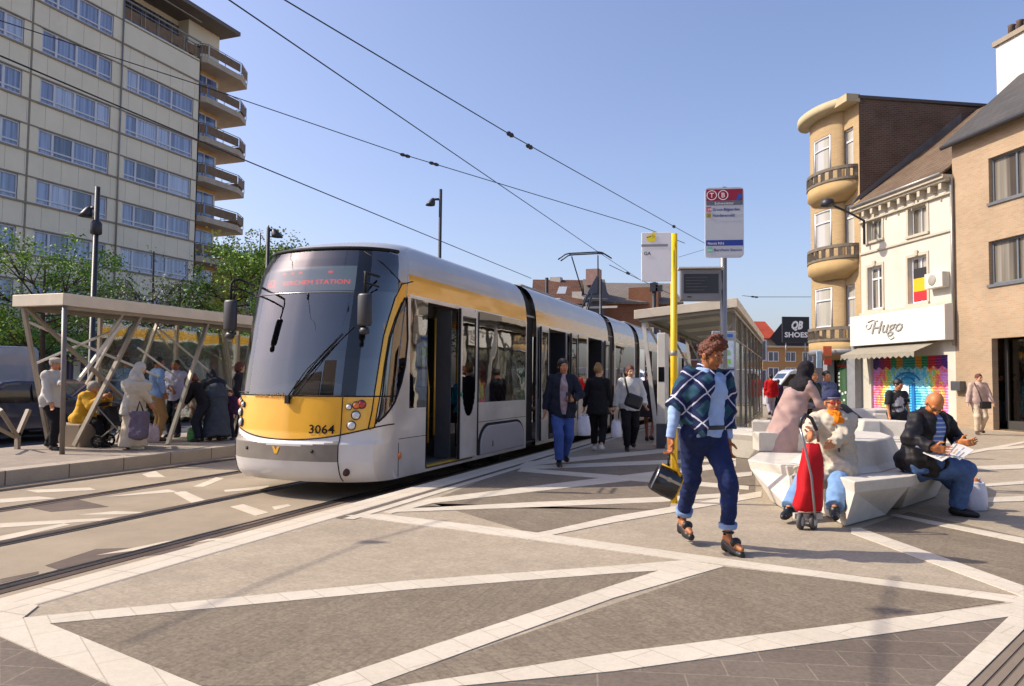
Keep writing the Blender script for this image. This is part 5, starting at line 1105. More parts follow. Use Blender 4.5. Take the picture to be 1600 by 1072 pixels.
# ---------------------------------------------------------------- buildings
cream=flatmat('tower_cream','#ebdfc4',.06,.5,.1,30,.75,20,.04); creamd=mat('tower_edge','#938878',.8,0,.3,.15,2); frame=mat('window_white','#d2d2d6',.4,0,.5,.04,3); wood=mat('balcony_brown','#7a6147',.6,0,.3,.25,3); ochre=mat('ochre_wall','#d9a860',.75,0,.3,.12,2)
def paneM(n,base,cur,sc,thr):
    def b(N,L,P,O):
        tc=N.new('ShaderNodeTexCoord'); mp=N.new('ShaderNodeMapping'); mp.inputs['Scale'].default_value=(1,1,.02); L.new(tc.outputs['Object'],mp.inputs[0])
        no=N.new('ShaderNodeTexNoise'); no.inputs['Scale'].default_value=sc; no.inputs['Detail'].default_value=3; L.new(mp.outputs[0],no.inputs[0])
        r=N.new('ShaderNodeValToRGB'); e=r.color_ramp.elements; e[0].position=thr-.12; e[1].position=thr+.12; e[0].color=(*srgb(base),1); e[1].color=(*srgb(cur),1); L.new(no.outputs['Fac'],r.inputs['Fac']); L.new(r.outputs[0],P.inputs['Base Color'])
        P.inputs['Roughness'].default_value=.12; P.inputs['Coat Weight'].default_value=1; P.inputs['Coat Roughness'].default_value=.03; P.inputs['Specular IOR Level'].default_value=.8
    return nmat(n,b)
panes=[paneM('pane_blue_curtain','#5a6684','#8f9bb8',6,.5),paneM('pane_lace','#7f8aa6','#b4bccd',9,.45),paneM('pane_dark','#333a4c','#6a7692',5,.58)]  # the sky's blue reflection is put into these pane colours, over curtain folds
TWX=-41.; SILL=[8.28+2.97*k for k in range(-2,7)]
tw=empty('apartment_tower',(TWX,20,0),'tall cream apartment block with bands of white framed windows and corner balconies','building')
BAYS=[(36.6,42.45),(30.65,35.45),(24.6,29.55),(18.6,23.5)]
WR=[]
for y0,y1 in BAYS:
    for k,s_ in enumerate(SILL):
        if y0>36 and k>=7: continue
        WR.append((y0,y1,s_,s_+1.42))
TOPZ=SILL[-1]+1.42+.9
ys_=sorted(set([17.9,43.05,36.2]+[v for r in WR for v in r[:2]])); zs_=sorted(set([0,3.4,TOPZ,24.75]+[v for r in WR for v in r[2:]]))
mb=MB(); grid_wall(mb,ys_,zs_,lambda u,z:any(a<u<b and c<z<d for a,b,c,d in WR) or (u>36.2 and z>24.75) ,lambda u,z:(TWX,u,z))
mb.bb(TWX-14,TWX-.35,18,36.2,0,TOPZ); mb.bb(TWX-14,TWX-.35,36.2,43.05,0,24.75); mb.bb(TWX-.35,TWX,42.95,43.05,0,24.75); mb.bb(TWX-.35,TWX,17.9,18,0,TOPZ)
mb.bb(TWX-14,TWX-1.2,43.0,46.2,0,28); mb.bb(TWX-14,TWX-2.2,36.2,46.2,24.75,28)
for s_ in SILL:
    for y in np.arange(18.4,43,1.15): mb.bb(TWX,TWX+.004,y-.012,y+.012,s_-1.4,s_-.14,1)
mb.build('wall',[cream,mat('panel_joint','#bdb2a0',.8,var=.1)],tw,recalc=False)
mb=MB()
for s_ in SILL: 
    mb.bb(TWX-.002,TWX+.07,17.9,43.0,s_-.13,s_-.02); mb.bb(TWX-.002,TWX+.045,17.9,43.0,s_+1.42,s_+1.50)
mb.build('string_course',creamd,tw)
mb=MB()
for y in(30.05,24.1): mb.bb(TWX,TWX+.02,y-.06,y+.06,3.4,TOPZ)
mb.build('joint',creamd,tw)
mb=MB(); mb.tube((TWX+.08,36.15,3.4),(TWX+.08,36.15,TOPZ),.05,None,8); mb.build('downpipe',galv,tw)
rr=random.Random(3)
WIN={}
def band_window(y0,y1,z0,z1,x,i):
    L=y1-y0; cuts=[0,.2,.48,.79,1] if y0<36 else [0,.17,.47,.66,1]
    fb=MB(); pb=MB(); xo=x-.12
    for k,c in enumerate(cuts): 
        y=y0+L*c; fb.bb(xo-.02,xo+.07,y-(.0 if k==0 else .07),y+(.0 if k==4 else .07) if k else y+.1,z0+.03,z1-.03)
    fb.bb(xo-.02,xo+.065,y0,y1,z1-.09,z1); fb.bb(xo-.02,xo+.065,y0,y1,z0,z0+.08); fb.bb(xo-.02,xo+.06,y0,y1,z0+.27,z0+.36)
    o=fb.build('window',frame,tw)
    for a,b in zip(cuts,cuts[1:]):
        pb=MB(); pb.quad((xo,y0+L*a,z0),(xo,y0+L*b,z0),(xo,y0+L*b,z1),(xo,y0+L*a,z1)); pb.build('pane',panes[0 if rr.random()<.6 else rr.choice((0,1,2))],o,smooth=False)
for i,(a,b,c,d) in enumerate(WR): 
    if a>12 : band_window(a,b,c,d,TWX,i)
# balconies at the far corner
bx0,bx1,by0,by1=TWX-1.25,TWX+.35,43.1,48.6
for k,s_ in enumerate(SILL[1:]):
    z=s_+1.5
    if z>27: continue
    mb=MB(); P=[(bx0,by0,z),(bx1-.3,by0,z),(bx1,by0+.3,z),(bx1,by1-1.6,z),(bx1-.8,by1,z),(bx0-3,by1,z),(bx0-3,46.3,z),(bx0,46.3,z)]; mb.prism(P,(0,0,.42)); bo=mb.build('balcony',mat('balcony_concrete','#b8a994',.8,0,.3,.12,2),tw)
    rm=MB(); Q=[np.array(p)+Z3*.42 for p in P[:6]]
    for a,b in zip(Q,Q[1:]): rm.path([a+Z3*.95,b+Z3*.95],.03,6); 
    for a,b in zip(Q,Q[1:]):
        for t_ in(0,.5): p=a+(b-a)*t_; rm.path([p,p+Z3*.95],.025,5)
    rm.build('railing',galv,bo); pm2=MB()
    for a,b in zip(Q,Q[1:]): d=(b-a); pm2.prism([a+d*.04+Z3*.2,a+d*.96+Z3*.2,a+d*.96+Z3*.85,a+d*.04+Z3*.85],nz(np.cross(d,Z3))*.02)
    pm2.build('railing_panel',wood,bo)
    wf=MB(); x=TWX-1.2; wf.bb(x-.01,x+.05,43.5,46.0,s_-.9+.0,s_-.8); 
    for y in(43.5,44.9,46.0): wf.bb(x-.01,x+.05,y-.05,y+.05,s_-.8,s_+1.2)
    wf.bb(x-.01,x+.05,43.5,46.,s_+1.15,s_+1.25); wo=wf.build('window',frame,tw); g_=MB(); g_.quad((x+.012,43.5,s_-.8),(x+.012,46,s_-.8),(x+.012,46,s_+1.2),(x+.012,43.5,s_+1.2)); g_.build('pane',paneM('pane_sky','#3f5688','#7d93c0',2,.5),wo,smooth=False)
    oc=MB(); oc.bb(TWX-1.198,TWX-1.19,43.05,46.19,s_+1.2,s_+1.49); oc.build('ochre_band',ochre,tw)
# terrace storey and roof slab
mb=MB(); mb.path([(TWX-.05,36.3,25.75),(TWX-.05,43.0,25.75)],.04,6); 
for y in np.linspace(36.3,43,6): mb.path([(TWX-.05,y,24.75),(TWX-.05,y,25.75)],.035,5)
mb.build('terrace_rail',galv,tw); mb=MB(); mb.bb(TWX-.09,TWX-.07,36.3,43,24.9,25.6); mb.build('terrace_panel',wood,tw)
mb=MB(); mb.bb(TWX-2.19,TWX-2.15,36.6,45.6,25.0,27.6); mb.build('terrace_glazing',panes[2],tw)
mb=MB(); mb.bb(TWX-14,TWX+.5,36.2,46.6,28,28.3); mb.build('roof_slab',mat('roof_slab','#6d645b',.8),tw)
# shops at the foot of the tower
awm=[mat('awning_yellow','#b98a2a',.7,0,.3,.15,3),mat('awning_green','#2f7a3c',.7,0,.3,.15,3),mat('awning_rust','#8a4a2a',.7,0,.3,.15,3),mat('awning_grey','#7b7e86',.7,0,.3,.15,3)]
for i,(y0,y1,m,l) in enumerate(((22.5,27.5,0,'yellow shop awning low on the tower behind the far shelter'),(28.2,33.5,1,'green shop awning low on the tower behind the far shelter'),(34,38.6,2,'rust coloured shop awning near the tower corner'),(39,42.8,0,'yellow shop awning at the tower corner'),(18,21.8,3,'grey shop awning at the left end of the tower'))):
    t=empty('shop_awning',(TWX,(y0+y1)/2,2.9),l,'awning','shop awnings along the tower'); mb=MB(); mb.loft([[(TWX+.02,y,3.9) for y in(y0,y1)],[(TWX+1.7,y,2.95) for y in(y0,y1)],[(TWX+1.72,y,2.65) for y in(y0,y1)]],0,False,False,False); mb.build('canvas',awm[m],t); mb=MB(); mb.path([(TWX+.02,y0,2.9),(TWX+1.7,y0,2.93)],.03,5); mb.path([(TWX+.02,y1,2.9),(TWX+1.7,y1,2.93)],.03,5); mb.build('arm',galv,t)
for y in np.arange(18.5,42.5,3.1): mb=MB(); mb.bb(TWX+.01,TWX+.04,y,y+2.6,.4,2.6); mb.build('shop_window',panes[2],tw)
# ---------------------------------------------------------------- right hand row, frame u along the fronts (away from the camera), v into the block
B0=G(1495,668); du=ray(630,592); du[2]=0; du=nz(du); dv=np.array([du[1],-du[0],0.])
def FW(u,v,z): return B0+du*u+dv*v+Z3*z
def fpx(px,py):
    r=ray(px,py); t=((B0-CC)@dv)/(r@dv); p=CC+r*t; return float((p-B0)@du),float(p[2])
RZF=math.atan2(du[1],du[0])
def front(parent,mw,u0,u1,z0,z1,holes,m,v=0.,rev=.18,name='wall',extra=None):
    us=sorted(set([u0,u1]+[x for h in holes for x in h[:2]])); zz=sorted(set([z0,z1]+[x for h in holes for x in h[2:4]]))
    mb=MB(); grid_wall(mb,us,zz,lambda u,z:any(h[0]<u<h[1] and h[2]<z<h[3] for h in holes),lambda u,z:FW(u,v,z))
    for a,b,c,d in [h[:4] for h in holes]:
        mb.quad(FW(a,v,c),FW(a,v,d),FW(a,v+rev,d),FW(a,v+rev,c)); mb.quad(FW(b,v,c),FW(b,v,d),FW(b,v+rev,d),FW(b,v+rev,c)); mb.quad(FW(a,v,d),FW(b,v,d),FW(b,v+rev,d),FW(a,v+rev,d)); mb.quad(FW(a,v,c),FW(b,v,c),FW(b,v+rev,c),FW(a,v+rev,c))
    if extra: extra(mb)
    return mb.build(name,m,parent,recalc=False,mw=None)
def uvbox(mb,u0,u1,v0,v1,z0,z1,m=0): c=FW((u0+u1)/2,(v0+v1)/2,(z0+z1)/2); return mb.box(c,(abs(u1-u0),abs(v1-v0),abs(z1-z0)),np.array([du,dv,Z3]),m)
curt=paneM('pane_white_curtain','#77736b','#b3afa5',4,.42); curt2=paneM('pane_drape','#4a4239','#a39d92',3,.5)
def win(parent,u0,u1,z0,z1,v,fm,pm_,mull=(.5,),trans=(),fw_=.07,name='window'):
    mb=MB(); uvbox(mb,u0,u0+fw_,v,v+.07,z0,z1); uvbox(mb,u1-fw_,u1,v,v+.07,z0,z1); uvbox(mb,u0+fw_,u1-fw_,v,v+.068,z1-fw_,z1); uvbox(mb,u0+fw_,u1-fw_,v,v+.068,z0,z0+fw_)
    for k in mull: u=u0+(u1-u0)*k; uvbox(mb,u-fw_*.5,u+fw_*.5,v+.004,v+.07,z0+fw_,z1-fw_)
    for k in trans: z=z0+(z1-z0)*k; uvbox(mb,u0+fw_,u1-fw_,v+.002,v+.066,z-fw_*.5,z+fw_*.5)
    o=mb.build(name,fm,parent); pb=MB(); pb.quad(FW(u0,v+.04,z0),FW(u1,v+.04,z0),FW(u1,v+.04,z1),FW(u0,v+.04,z1)); pb.build('pane',pm_,o,smooth=False); return o
def rotobj(name,label,cat,u): return empty(name,FW(u,0,0),label,cat,None,RZF)
# tan brick building
tb=brickmat('tan_brick','#b79a7b','#c2a789','#bba991',1,.21,.065,.01,'xz',.85,0,.25,.14,.7)
kb_=rotobj('brick_building','tan brick building with wide grey windows and slate roof at the right edge','building',-4)
H1=[(-4.6,-1.52,6.82,8.18),(-4.6,-1.46,4.36,5.66),(-5.2,-1.5,.02,2.74),(-9.5,-6.5,6.82,8.18),(-9.5,-6.5,4.36,5.66)]
def ex(mb):
    mb.quad(FW(0,0,0),FW(0,9,0),FW(0,9,9.02),FW(0,0,9.02)); mb.quad(FW(-10,0,0),FW(-10,9,0),FW(-10,9,9.02),FW(-10,0,9.02)); mb.quad(FW(0,9,0),FW(-10,9,0),FW(-10,9,9.02),FW(0,9,9.02))
    mb.add([FW(0,0,9.02),FW(0,9,9.02),FW(0,4.5,13.0)],[(0,1,2)]); mb.add([FW(-10,0,9.02),FW(-10,9,9.02),FW(-10,4.5,13.0)],[(0,1,2)])
front(kb_,None,-10,0,0,9.02,H1,tb,0,.2,extra=ex)
greyf=mat('grey_frame','#6d747c',.4,.2,.5,.06,4)
for a,b,c,d in(H1[0],H1[1],H1[3],H1[4]): win(kb_,a,b,c,d,.12,greyf,curt2,(.18,.42,.70),(),.06)
mb=MB(); 
for a,b,c,d in(H1[0],H1[1]): uvbox(mb,a,b+.05,-.05,.12,c-.09,c-.005)
mb.build('sill',mat('sill_grey','#5f6368',.6),kb_)
mb=MB(); uvbox(mb,-5.2,-1.5,1.0,1.05,.0,2.74); uvbox(mb,-5.2,-1.5,.2,1.05,-.02,.05); mb.build('porch',mat('porch_dark','#5a5243',.5,0,.4,.2,2),kb_); mb=MB(); mb.quad(FW(-5.2,.45,.3),FW(-1.5,.45,.3),FW(-1.5,.45,2.7),FW(-5.2,.45,2.7)); mb.build('shop_glass',glassmat('shop_glass',(.6,.6,.55),.12,.02,.8),kb_)
mb=MB(); uvbox(mb,-5.2,-1.55,.42,.5,.0,.3); uvbox(mb,-1.62,-1.5,.42,.5,.3,2.74); mb.build('shop_sill',mat('shop_sill','#3c3a38',.6),kb_)
slate=brickmat('slate_roof','#4f4d4c','#595654','#403e3d',1,.3,.2,.008,'xy',.7,0,.3,.18,.6)
mb=MB(); mb.prism([FW(.12,-.28,8.95),FW(-10.1,-.28,8.95),FW(-10.1,4.5,13.15),FW(.12,4.5,13.15)],(0,0,.12)); mb.prism([FW(.12,9.2,8.95),FW(-10.1,9.2,8.95),FW(-10.1,4.5,13.15),FW(.12,4.5,13.15)],(0,0,.12)); mb.build('roof',slate,kb_)
mb=MB(); mb.path([FW(.1,-.3,8.97),FW(-10,-.3,8.97)],.07,8); mb.build('gutter',mat('gutter_dark','#3c3c3f',.5,.3),kb_)
# white chimney, placed on the slope where the photograph has it
ch0=fpx(1556,150); 
def vpx(px,py,v): 
    r=ray(px,py); q=B0+dv*v; t=((q-CC)@dv)/(r@dv); p=CC+r*t; return float((p-q)@du),float(p[2])
uc,zc=vpx(1556,68,2.6); 
wch=mat('chimney_white','#c6c3c0',.8,0,.3,.08,3)
mb=MB(); uvbox(mb,uc-1.6,uc,2.6,3.5,zc-4,zc-.12); co=mb.build('chimney',wch,kb_); mb=MB(); uvbox(mb,uc-1.68,uc+.08,2.52,3.58,zc-.12,zc+.05); mb.build('chimney_cap',creamd,co); mb=MB()
for k in(.25,.6,.95): mb.lathe(FW(uc-k,3.0,zc+.05),[(.13,0),(.11,.45),(.13,.5),(.1,.5)],None,10)
mb.build('chimney_pot',mat('pot_brown','#5c4a40',.8),co)
mb=MB()
for k in range(6): uvbox(mb,uc+.001,uc+.006,2.6+.05*(k%2),2.75+.08*(k%2),zc-.9-.35*k,zc-.75-.35*k)
mb.build('exposed_brick',mat('old_brick_red','#9a4a3a',.8),co)
u,z=fpx(1499,604); mb=MB(); uvbox(mb,u-.28,u+.12,-.22,0,z-.13,z+.17); tag(mb.build('letter_box',mat('box_grey','#5f6064',.4,.4),bevel=.02),'small grey metal box fixed to the tan brick wall','letter box')
# shop building with the white front
wp=mat('white_render','#c2bdb1',.8,0,.3,.07,1.2); hb=rotobj('shop_building','narrow white rendered shop building with moulded cornice and tiled roof','building',2.5)
H2=[(3.62,4.5,6.72,7.5),(1.2,2.14,6.5,7.46),(3.64,4.5,4.13,5.74),(1.24,2.2,4.13,5.74),(.35,4.4,.0,2.32)]
def ex2(mb): mb.quad(FW(4.95,0,0),FW(4.95,9,0),FW(4.95,9,8),FW(4.95,0,8))
front(hb,None,0,4.95,0,8.0,H2,wp,0.,.22,extra=ex2)
for i,(a,b,c,d) in enumerate(H2[:4]): win(hb,a,b,c,d,.14,frame if i>1 else mat('frame_grey','#a9a79f',.5,var=.05),paneM('pane_old_drape','#3a352c','#a39b8c',5,.55),(.5,),(.72,) if i>1 else (),.07)
for a,b,c,d in H2[:4]:
    mb=MB(); uvbox(mb,a-.10,a-.002,-.03,.02,c,d+.1); uvbox(mb,b+.002,b+.10,-.03,.02,c,d+.1); uvbox(mb,a,b,-.03,.02,d+.002,d+.1); uvbox(mb,a-.12,b+.12,-.08,.1,c-.09,c-.004); uvbox(mb,(a+b)/2-.07,(a+b)/2+.07,-.07,-.032,d+.02,d+.2); mb.build('window_surround',mat('stone_trim','#b5ac9b',.8,0,.3,.08,3),hb)
mb=MB(); uvbox(mb,0,4.95,-.06,0,6.28,6.36); uvbox(mb,0,4.95,-.09,-.003,3.95,4.04); uvbox(mb,-.05,5.05,-.38,.02,7.98,8.1); uvbox(mb,-.05,5.05,-.30,.02,7.9,7.977); uvbox(mb,0,4.95,-.10,-.002,7.5,7.56)
for k in np.arange(.25,4.9,.52): uvbox(mb,k-.07,k+.07,-.26,-.003,7.68,7.897)
mb.build('cornice',mat('stone_trim','#b5ac9b',.8),hb,bevel=.01)
mb=MB()
for k in np.arange(.5,4.9,.72): uvbox(mb,k-.03,k+.03,-.03,-.001,7.36,7.44); 
mb.build('cornice_stud',creamd,hb)
tile=brickmat('roof_tile','#75604f','#82705d','#5c4a3c',1,.24,.2,.02,'xy',.8,0,.5,.25,.7)
mb=MB(); mb.prism([FW(0.02,-.35,8.1),FW(4.93,-.35,8.1),FW(4.93,5,12.2),FW(.02,5,12.2)],(0,0,.08)); mb.build('roof',tile,hb)
mb=MB(); mb.path([FW(0,-.4,8.13),FW(4.93,-.4,8.13)],.06,8); mb.build('gutter',galv,hb)
mb=MB(); mb.prism([FW(1.0,1.5,9.72),FW(2.0,1.5,9.72),FW(2.0,2.3,10.35),FW(1.0,2.3,10.35)],dv*-.05+Z3*.06); mb.build('skylight',mat('skylight_grey','#aeb4ba',.2,.2),hb)
mb=MB(); mb.path([FW(-.05,-.08,8.0),FW(-.05,-.08,2.6)],.05,8); mb.build('downpipe',galv,hb)
# name board and its lettering
ns=empty('shop_sign',FW(2.5,-.3,2.75),'white shop sign board reading Hugo above the painted shutter','sign',None,RZF); mb=MB(); uvbox(mb,-.08,5.05,-.42,-.1,2.78,3.9); mb.build('board',mat('sign_white','#d3d1ca',.5,0,.5,.03,2),ns,bevel=.01)
uxl=-du; c_=FW(3.75,-.43,3.18); mb=MB(); mb.text('Hugo',c_,uxl,Z3,.62,.02,shear=.35,width=1.75); mb.build('lettering',mat('sign_letter_grey','#a5a39d',.4,.3),ns,recalc=False)
mb=MB()
for pts in ([(3.95,3.55),(4.02,3.45),(3.9,3.35),(3.75,3.4),(3.65,3.55)],[(3.9,3.62),(3.6,3.68),(3.3,3.62)],[(2.55,3.1),(2.4,2.98),(2.6,2.92),(2.75,3.02)]): mb.path([FW(u,-.435,z) for u,z in pts],.018,5)
mb.build('flourish',MATS['sign_letter_grey'],ns)
# awning
aw=empty('shop_awning',FW(2.4,-.5,2.4),'grey scalloped awning rolled out under the white shop sign','awning',None,RZF); mb=MB(); us=np.linspace(.6,4.75,29); am=mat('awning_cloth','#8d8678',.8,0,.3,.12,5)
mb.loft([[FW(u,-.12,2.77) for u in us],[FW(u,-1.0,2.42) for u in us],[FW(u,-1.02,2.30 if i%2 else 2.22) for i,u in enumerate(us)]],0,False,False,False); mb.build('canvas',am,aw)
# painted roller shutter
def mural(N,L,P,O):
    tc=N.new('ShaderNodeTexCoord'); sp=N.new('ShaderNodeSeparateXYZ'); L.new(tc.outputs['Object'],sp.inputs[0])
    def mth(op,a,b=None):
        m=N.new('ShaderNodeMath'); m.operation=op
        for i,v in enumerate((a,b)):
            if v is None: continue
            if isinstance(v,(int,float)): m.inputs[i].default_value=v
            else: L.new(v,m.inputs[i])
        return m.outputs[0]
    vo=N.new('ShaderNodeTexVoronoi'); vo.inputs['Scale'].default_value=5.5; L.new(tc.outputs['Object'],vo.inputs[0]); sc=N.new('ShaderNodeSeparateColor'); L.new(vo.outputs['Color'],sc.inputs[0])
    ax=mth('ABSOLUTE',sp.outputs['X']); jit=mth('MULTIPLY',mth('SUBTRACT',sc.outputs[0],.5),.5); d=mth('ADD',mth('ADD',mth('MULTIPLY',ax,.86),mth('MULTIPLY',mth('ABSOLUTE',mth('SUBTRACT',sp.outputs['Z'],.95)),.28)),jit)
    r=N.new('ShaderNodeValToRGB'); r.color_ramp.interpolation='CONSTANT'; e=r.color_ramp.elements
    cols=[(0,'#3fa6d2'),(.2,'#86d2e6'),(.34,'#5cbfe0'),(.46,'#a5dbe0'),(.53,'#9ad07a'),(.585,'#f2cf5a'),(.65,'#f2915a'),(.70,'#ef6d7c'),(.77,'#ee86ba'),(.86,'#dd9ae4')]
    e[0].position=0; e[0].color=(*srgb(cols[0][1]),1); e[1].position=cols[1][0]; e[1].color=(*srgb(cols[1][1]),1)
    for p_,c in cols[2:]: x=e.new(p_); x.color=(*srgb(c),1)
    L.new(mth('DIVIDE',d,2.05),r.inputs['Fac'])
    r2=N.new('ShaderNodeValToRGB'); r2.color_ramp.interpolation='CONSTANT'; e=r2.color_ramp.elements; top=[(0,'#1d8f8a'),(.16,'#c08a1e'),(.32,'#1f8a5a'),(.48,'#b9233c'),(.66,'#8a2470'),(.8,'#4a2a80')]
    e[0].position=0; e[0].color=(*srgb(top[0][1]),1); e[1].position=top[1][0]; e[1].color=(*srgb(top[1][1]),1)
    for p_,c in top[2:]: x=e.new(p_); x.color=(*srgb(c),1)
    L.new(mth('DIVIDE',ax,2.05),r2.inputs['Fac'])
    wv=mth('MULTIPLY',mth('ABSOLUTE',mth('SUBTRACT',mth('FRACT',mth('MULTIPLY',sp.outputs['X'],2.4)),.5)),.24); thr=mth('GREATER_THAN',sp.outputs['Z'],mth('ADD',wv,1.86))
    mx=N.new('ShaderNodeMix'); mx.data_type='RGBA'; L.new(thr,mx.inputs[0]); L.new(r.outputs[0],mx.inputs[6]); L.new(r2.outputs[0],mx.inputs[7]); 
    bk=N.new('ShaderNodeTexBrick'); cx=N.new('ShaderNodeCombineXYZ'); L.new(sp.outputs['X'],cx.inputs[0]); L.new(sp.outputs['Z'],cx.inputs[1]); L.new(cx.outputs[0],bk.inputs[0])
    for k,v in(('Scale',1),('Brick Width',.2),('Row Height',.09),('Mortar Size',.007)): bk.inputs[k].default_value=v
    mr=N.new('ShaderNodeMapRange'); mr.inputs[3].default_value=1; mr.inputs[4].default_value=1.35; L.new(bk.outputs['Fac'],mr.inputs[0]); v=N.new('ShaderNodeVectorMath'); v.operation='SCALE'; L.new(mx.outputs[2],v.inputs[0]); L.new(mr.outputs[0],v.inputs['Scale']); L.new(v.outputs[0],P.inputs['Base Color']); P.inputs['Roughness'].default_value=.5
mur=nmat('mural_paint',mural); st=empty('roller_shutter',FW(2.375,.1,0),'shop shutter painted with a rainbow of brick shapes round a blue centre','shutter',None,RZF+math.pi)
mb=MB()
for z in np.arange(.02,2.3,.09): mb.add([FW(.37,.10,z),FW(4.38,.10,z),FW(4.38,.075,z+.045),FW(.37,.075,z+.045),FW(4.38,.10,z+.09),FW(.37,.10,z+.09)],[(0,1,2,3),(3,2,4,5)])
mb.build('slats',mur,st,smooth=False)
bl=mat('mural_blue','#1f78c0',.5,var=.1); mb=MB(); uvbox(mb,2.05,2.2,.05,.07,.35,1.38); mb.build('painted_bar',bl,st); mb=MB(); uvbox(mb,2.35,2.75,.055,.072,.95,1.33); mb.build('painted_square',mat('mural_white','#dfe6ee',.5,var=.08),st)
mb=MB(); a_=np.linspace(.5,2.64,10); mb.path([FW(2.45+.75*math.cos(a),.06,1.25+.5*math.sin(a)) for a in a_],.03,5); mb.path([FW(2.45+.45*math.cos(a),.06,1.3+.3*math.sin(a)) for a in a_],.025,5); mb.build('painted_arc',bl,st)
u,z=fpx(1470,438); mb=MB(); uvbox(mb,u-.42,u+.42,-.28,0,z-.26,z+.24); o=mb.build('ventilation_box',mat('unit_white','#cfc9bc',.5,0,.5,.06,4),bevel=.02); tag(o,'white outdoor ventilation unit on the white wall beside the flag window','ventilation unit'); 
mb=MB(); mb.lathe(FW(u+.05,-.285,z),[(.18,0),(.16,.01),(.001,.012)],np.array([du,Z3,-dv]),18); mb.build('fan_grille',mat('grille_grey','#9a968c',.5),o)
# flag behind the window
fg=empty('flag',FW(1.7,.1,4.15),'black yellow and red flag hung in the white building\'s window','flag',None,RZF); 
for nm,c,z0,z1 in(('black_stripe','#222226',5.0,5.35),('yellow_stripe','#e0a812',4.55,5.0),('red_stripe','#b3202c',4.22,4.55)):
    mb=MB(); mb.loft([[FW(u,.125+.012*math.sin(u*30),z) for u in np.linspace(1.32,2.12,14)] for z in(z0,z1)],0,True,False,False); mb.build(nm,mat('flag_'+nm,c,.7,var=.06),fg)
# ochre corner building with round bays
och=brickmat('ochre_brick','#c2a67c','#ccb088','#b79d74',1,.22,.065,.006,'xz',.85,0,.15,.12,.8); dkb=brickmat('dark_brick','#6b5344','#7a604f','#857566',1,.22,.075,.012,'yz',.9,0,.5,.3,.9)
cb=rotobj('corner_building','ochre brick corner building with three rounded balconies and a dark side wall','building',7)
U0,U1=4.95,8.25; ZR=12.35
BW=[(10.05,11.65),(6.2,7.8),(3.55+.05,5.1)]; BW=[(9.95,11.5),(6.85,8.45),(3.62,5.25)]
HC=[]; 
for z0,z1 in BW: HC+= [(5.35,6.05,z0,z1)]
def ex3(mb): 
    mb.quad(FW(U1,0,0),FW(U1,9,0),FW(U1,9,ZR),FW(U1,0,ZR))
front(cb,None,U0,U1,2.95,ZR,HC,och,0.,.2,extra=ex3)
mb=MB(); mb.quad(FW(U0,-.01,0),FW(U0,12,0),FW(U0,12,ZR-.1),FW(U0,-.01,ZR+.15)); mb.quad(FW(U0,-.01,ZR+.15),FW(U0,12,ZR-.1),FW(U1,12,ZR-.1),FW(U1,-.01,ZR+.15)); sw_=mb.build('side_wall',dkb,cb,recalc=False); sw_.matrix_basis=sw_.matrix_basis
mb=MB(); uvbox(mb,U0-.06,U0+.2,-.05,12,ZR+.1,ZR+.22); mb.build('coping',mat('coping_dark','#4d4743',.7),cb)
# flashing that follows the neighbour's roof
mb=MB(); mb.prism([FW(U0-.02,-.4,8.2),FW(U0-.02,4.4,11.8),FW(U0-.02,4.4,12.15),FW(U0-.02,-.1,8.6)],du*.018); mb.build('flashing',mat('flashing_grey','#6a6662',.7,0,.4,.2,2),cb)
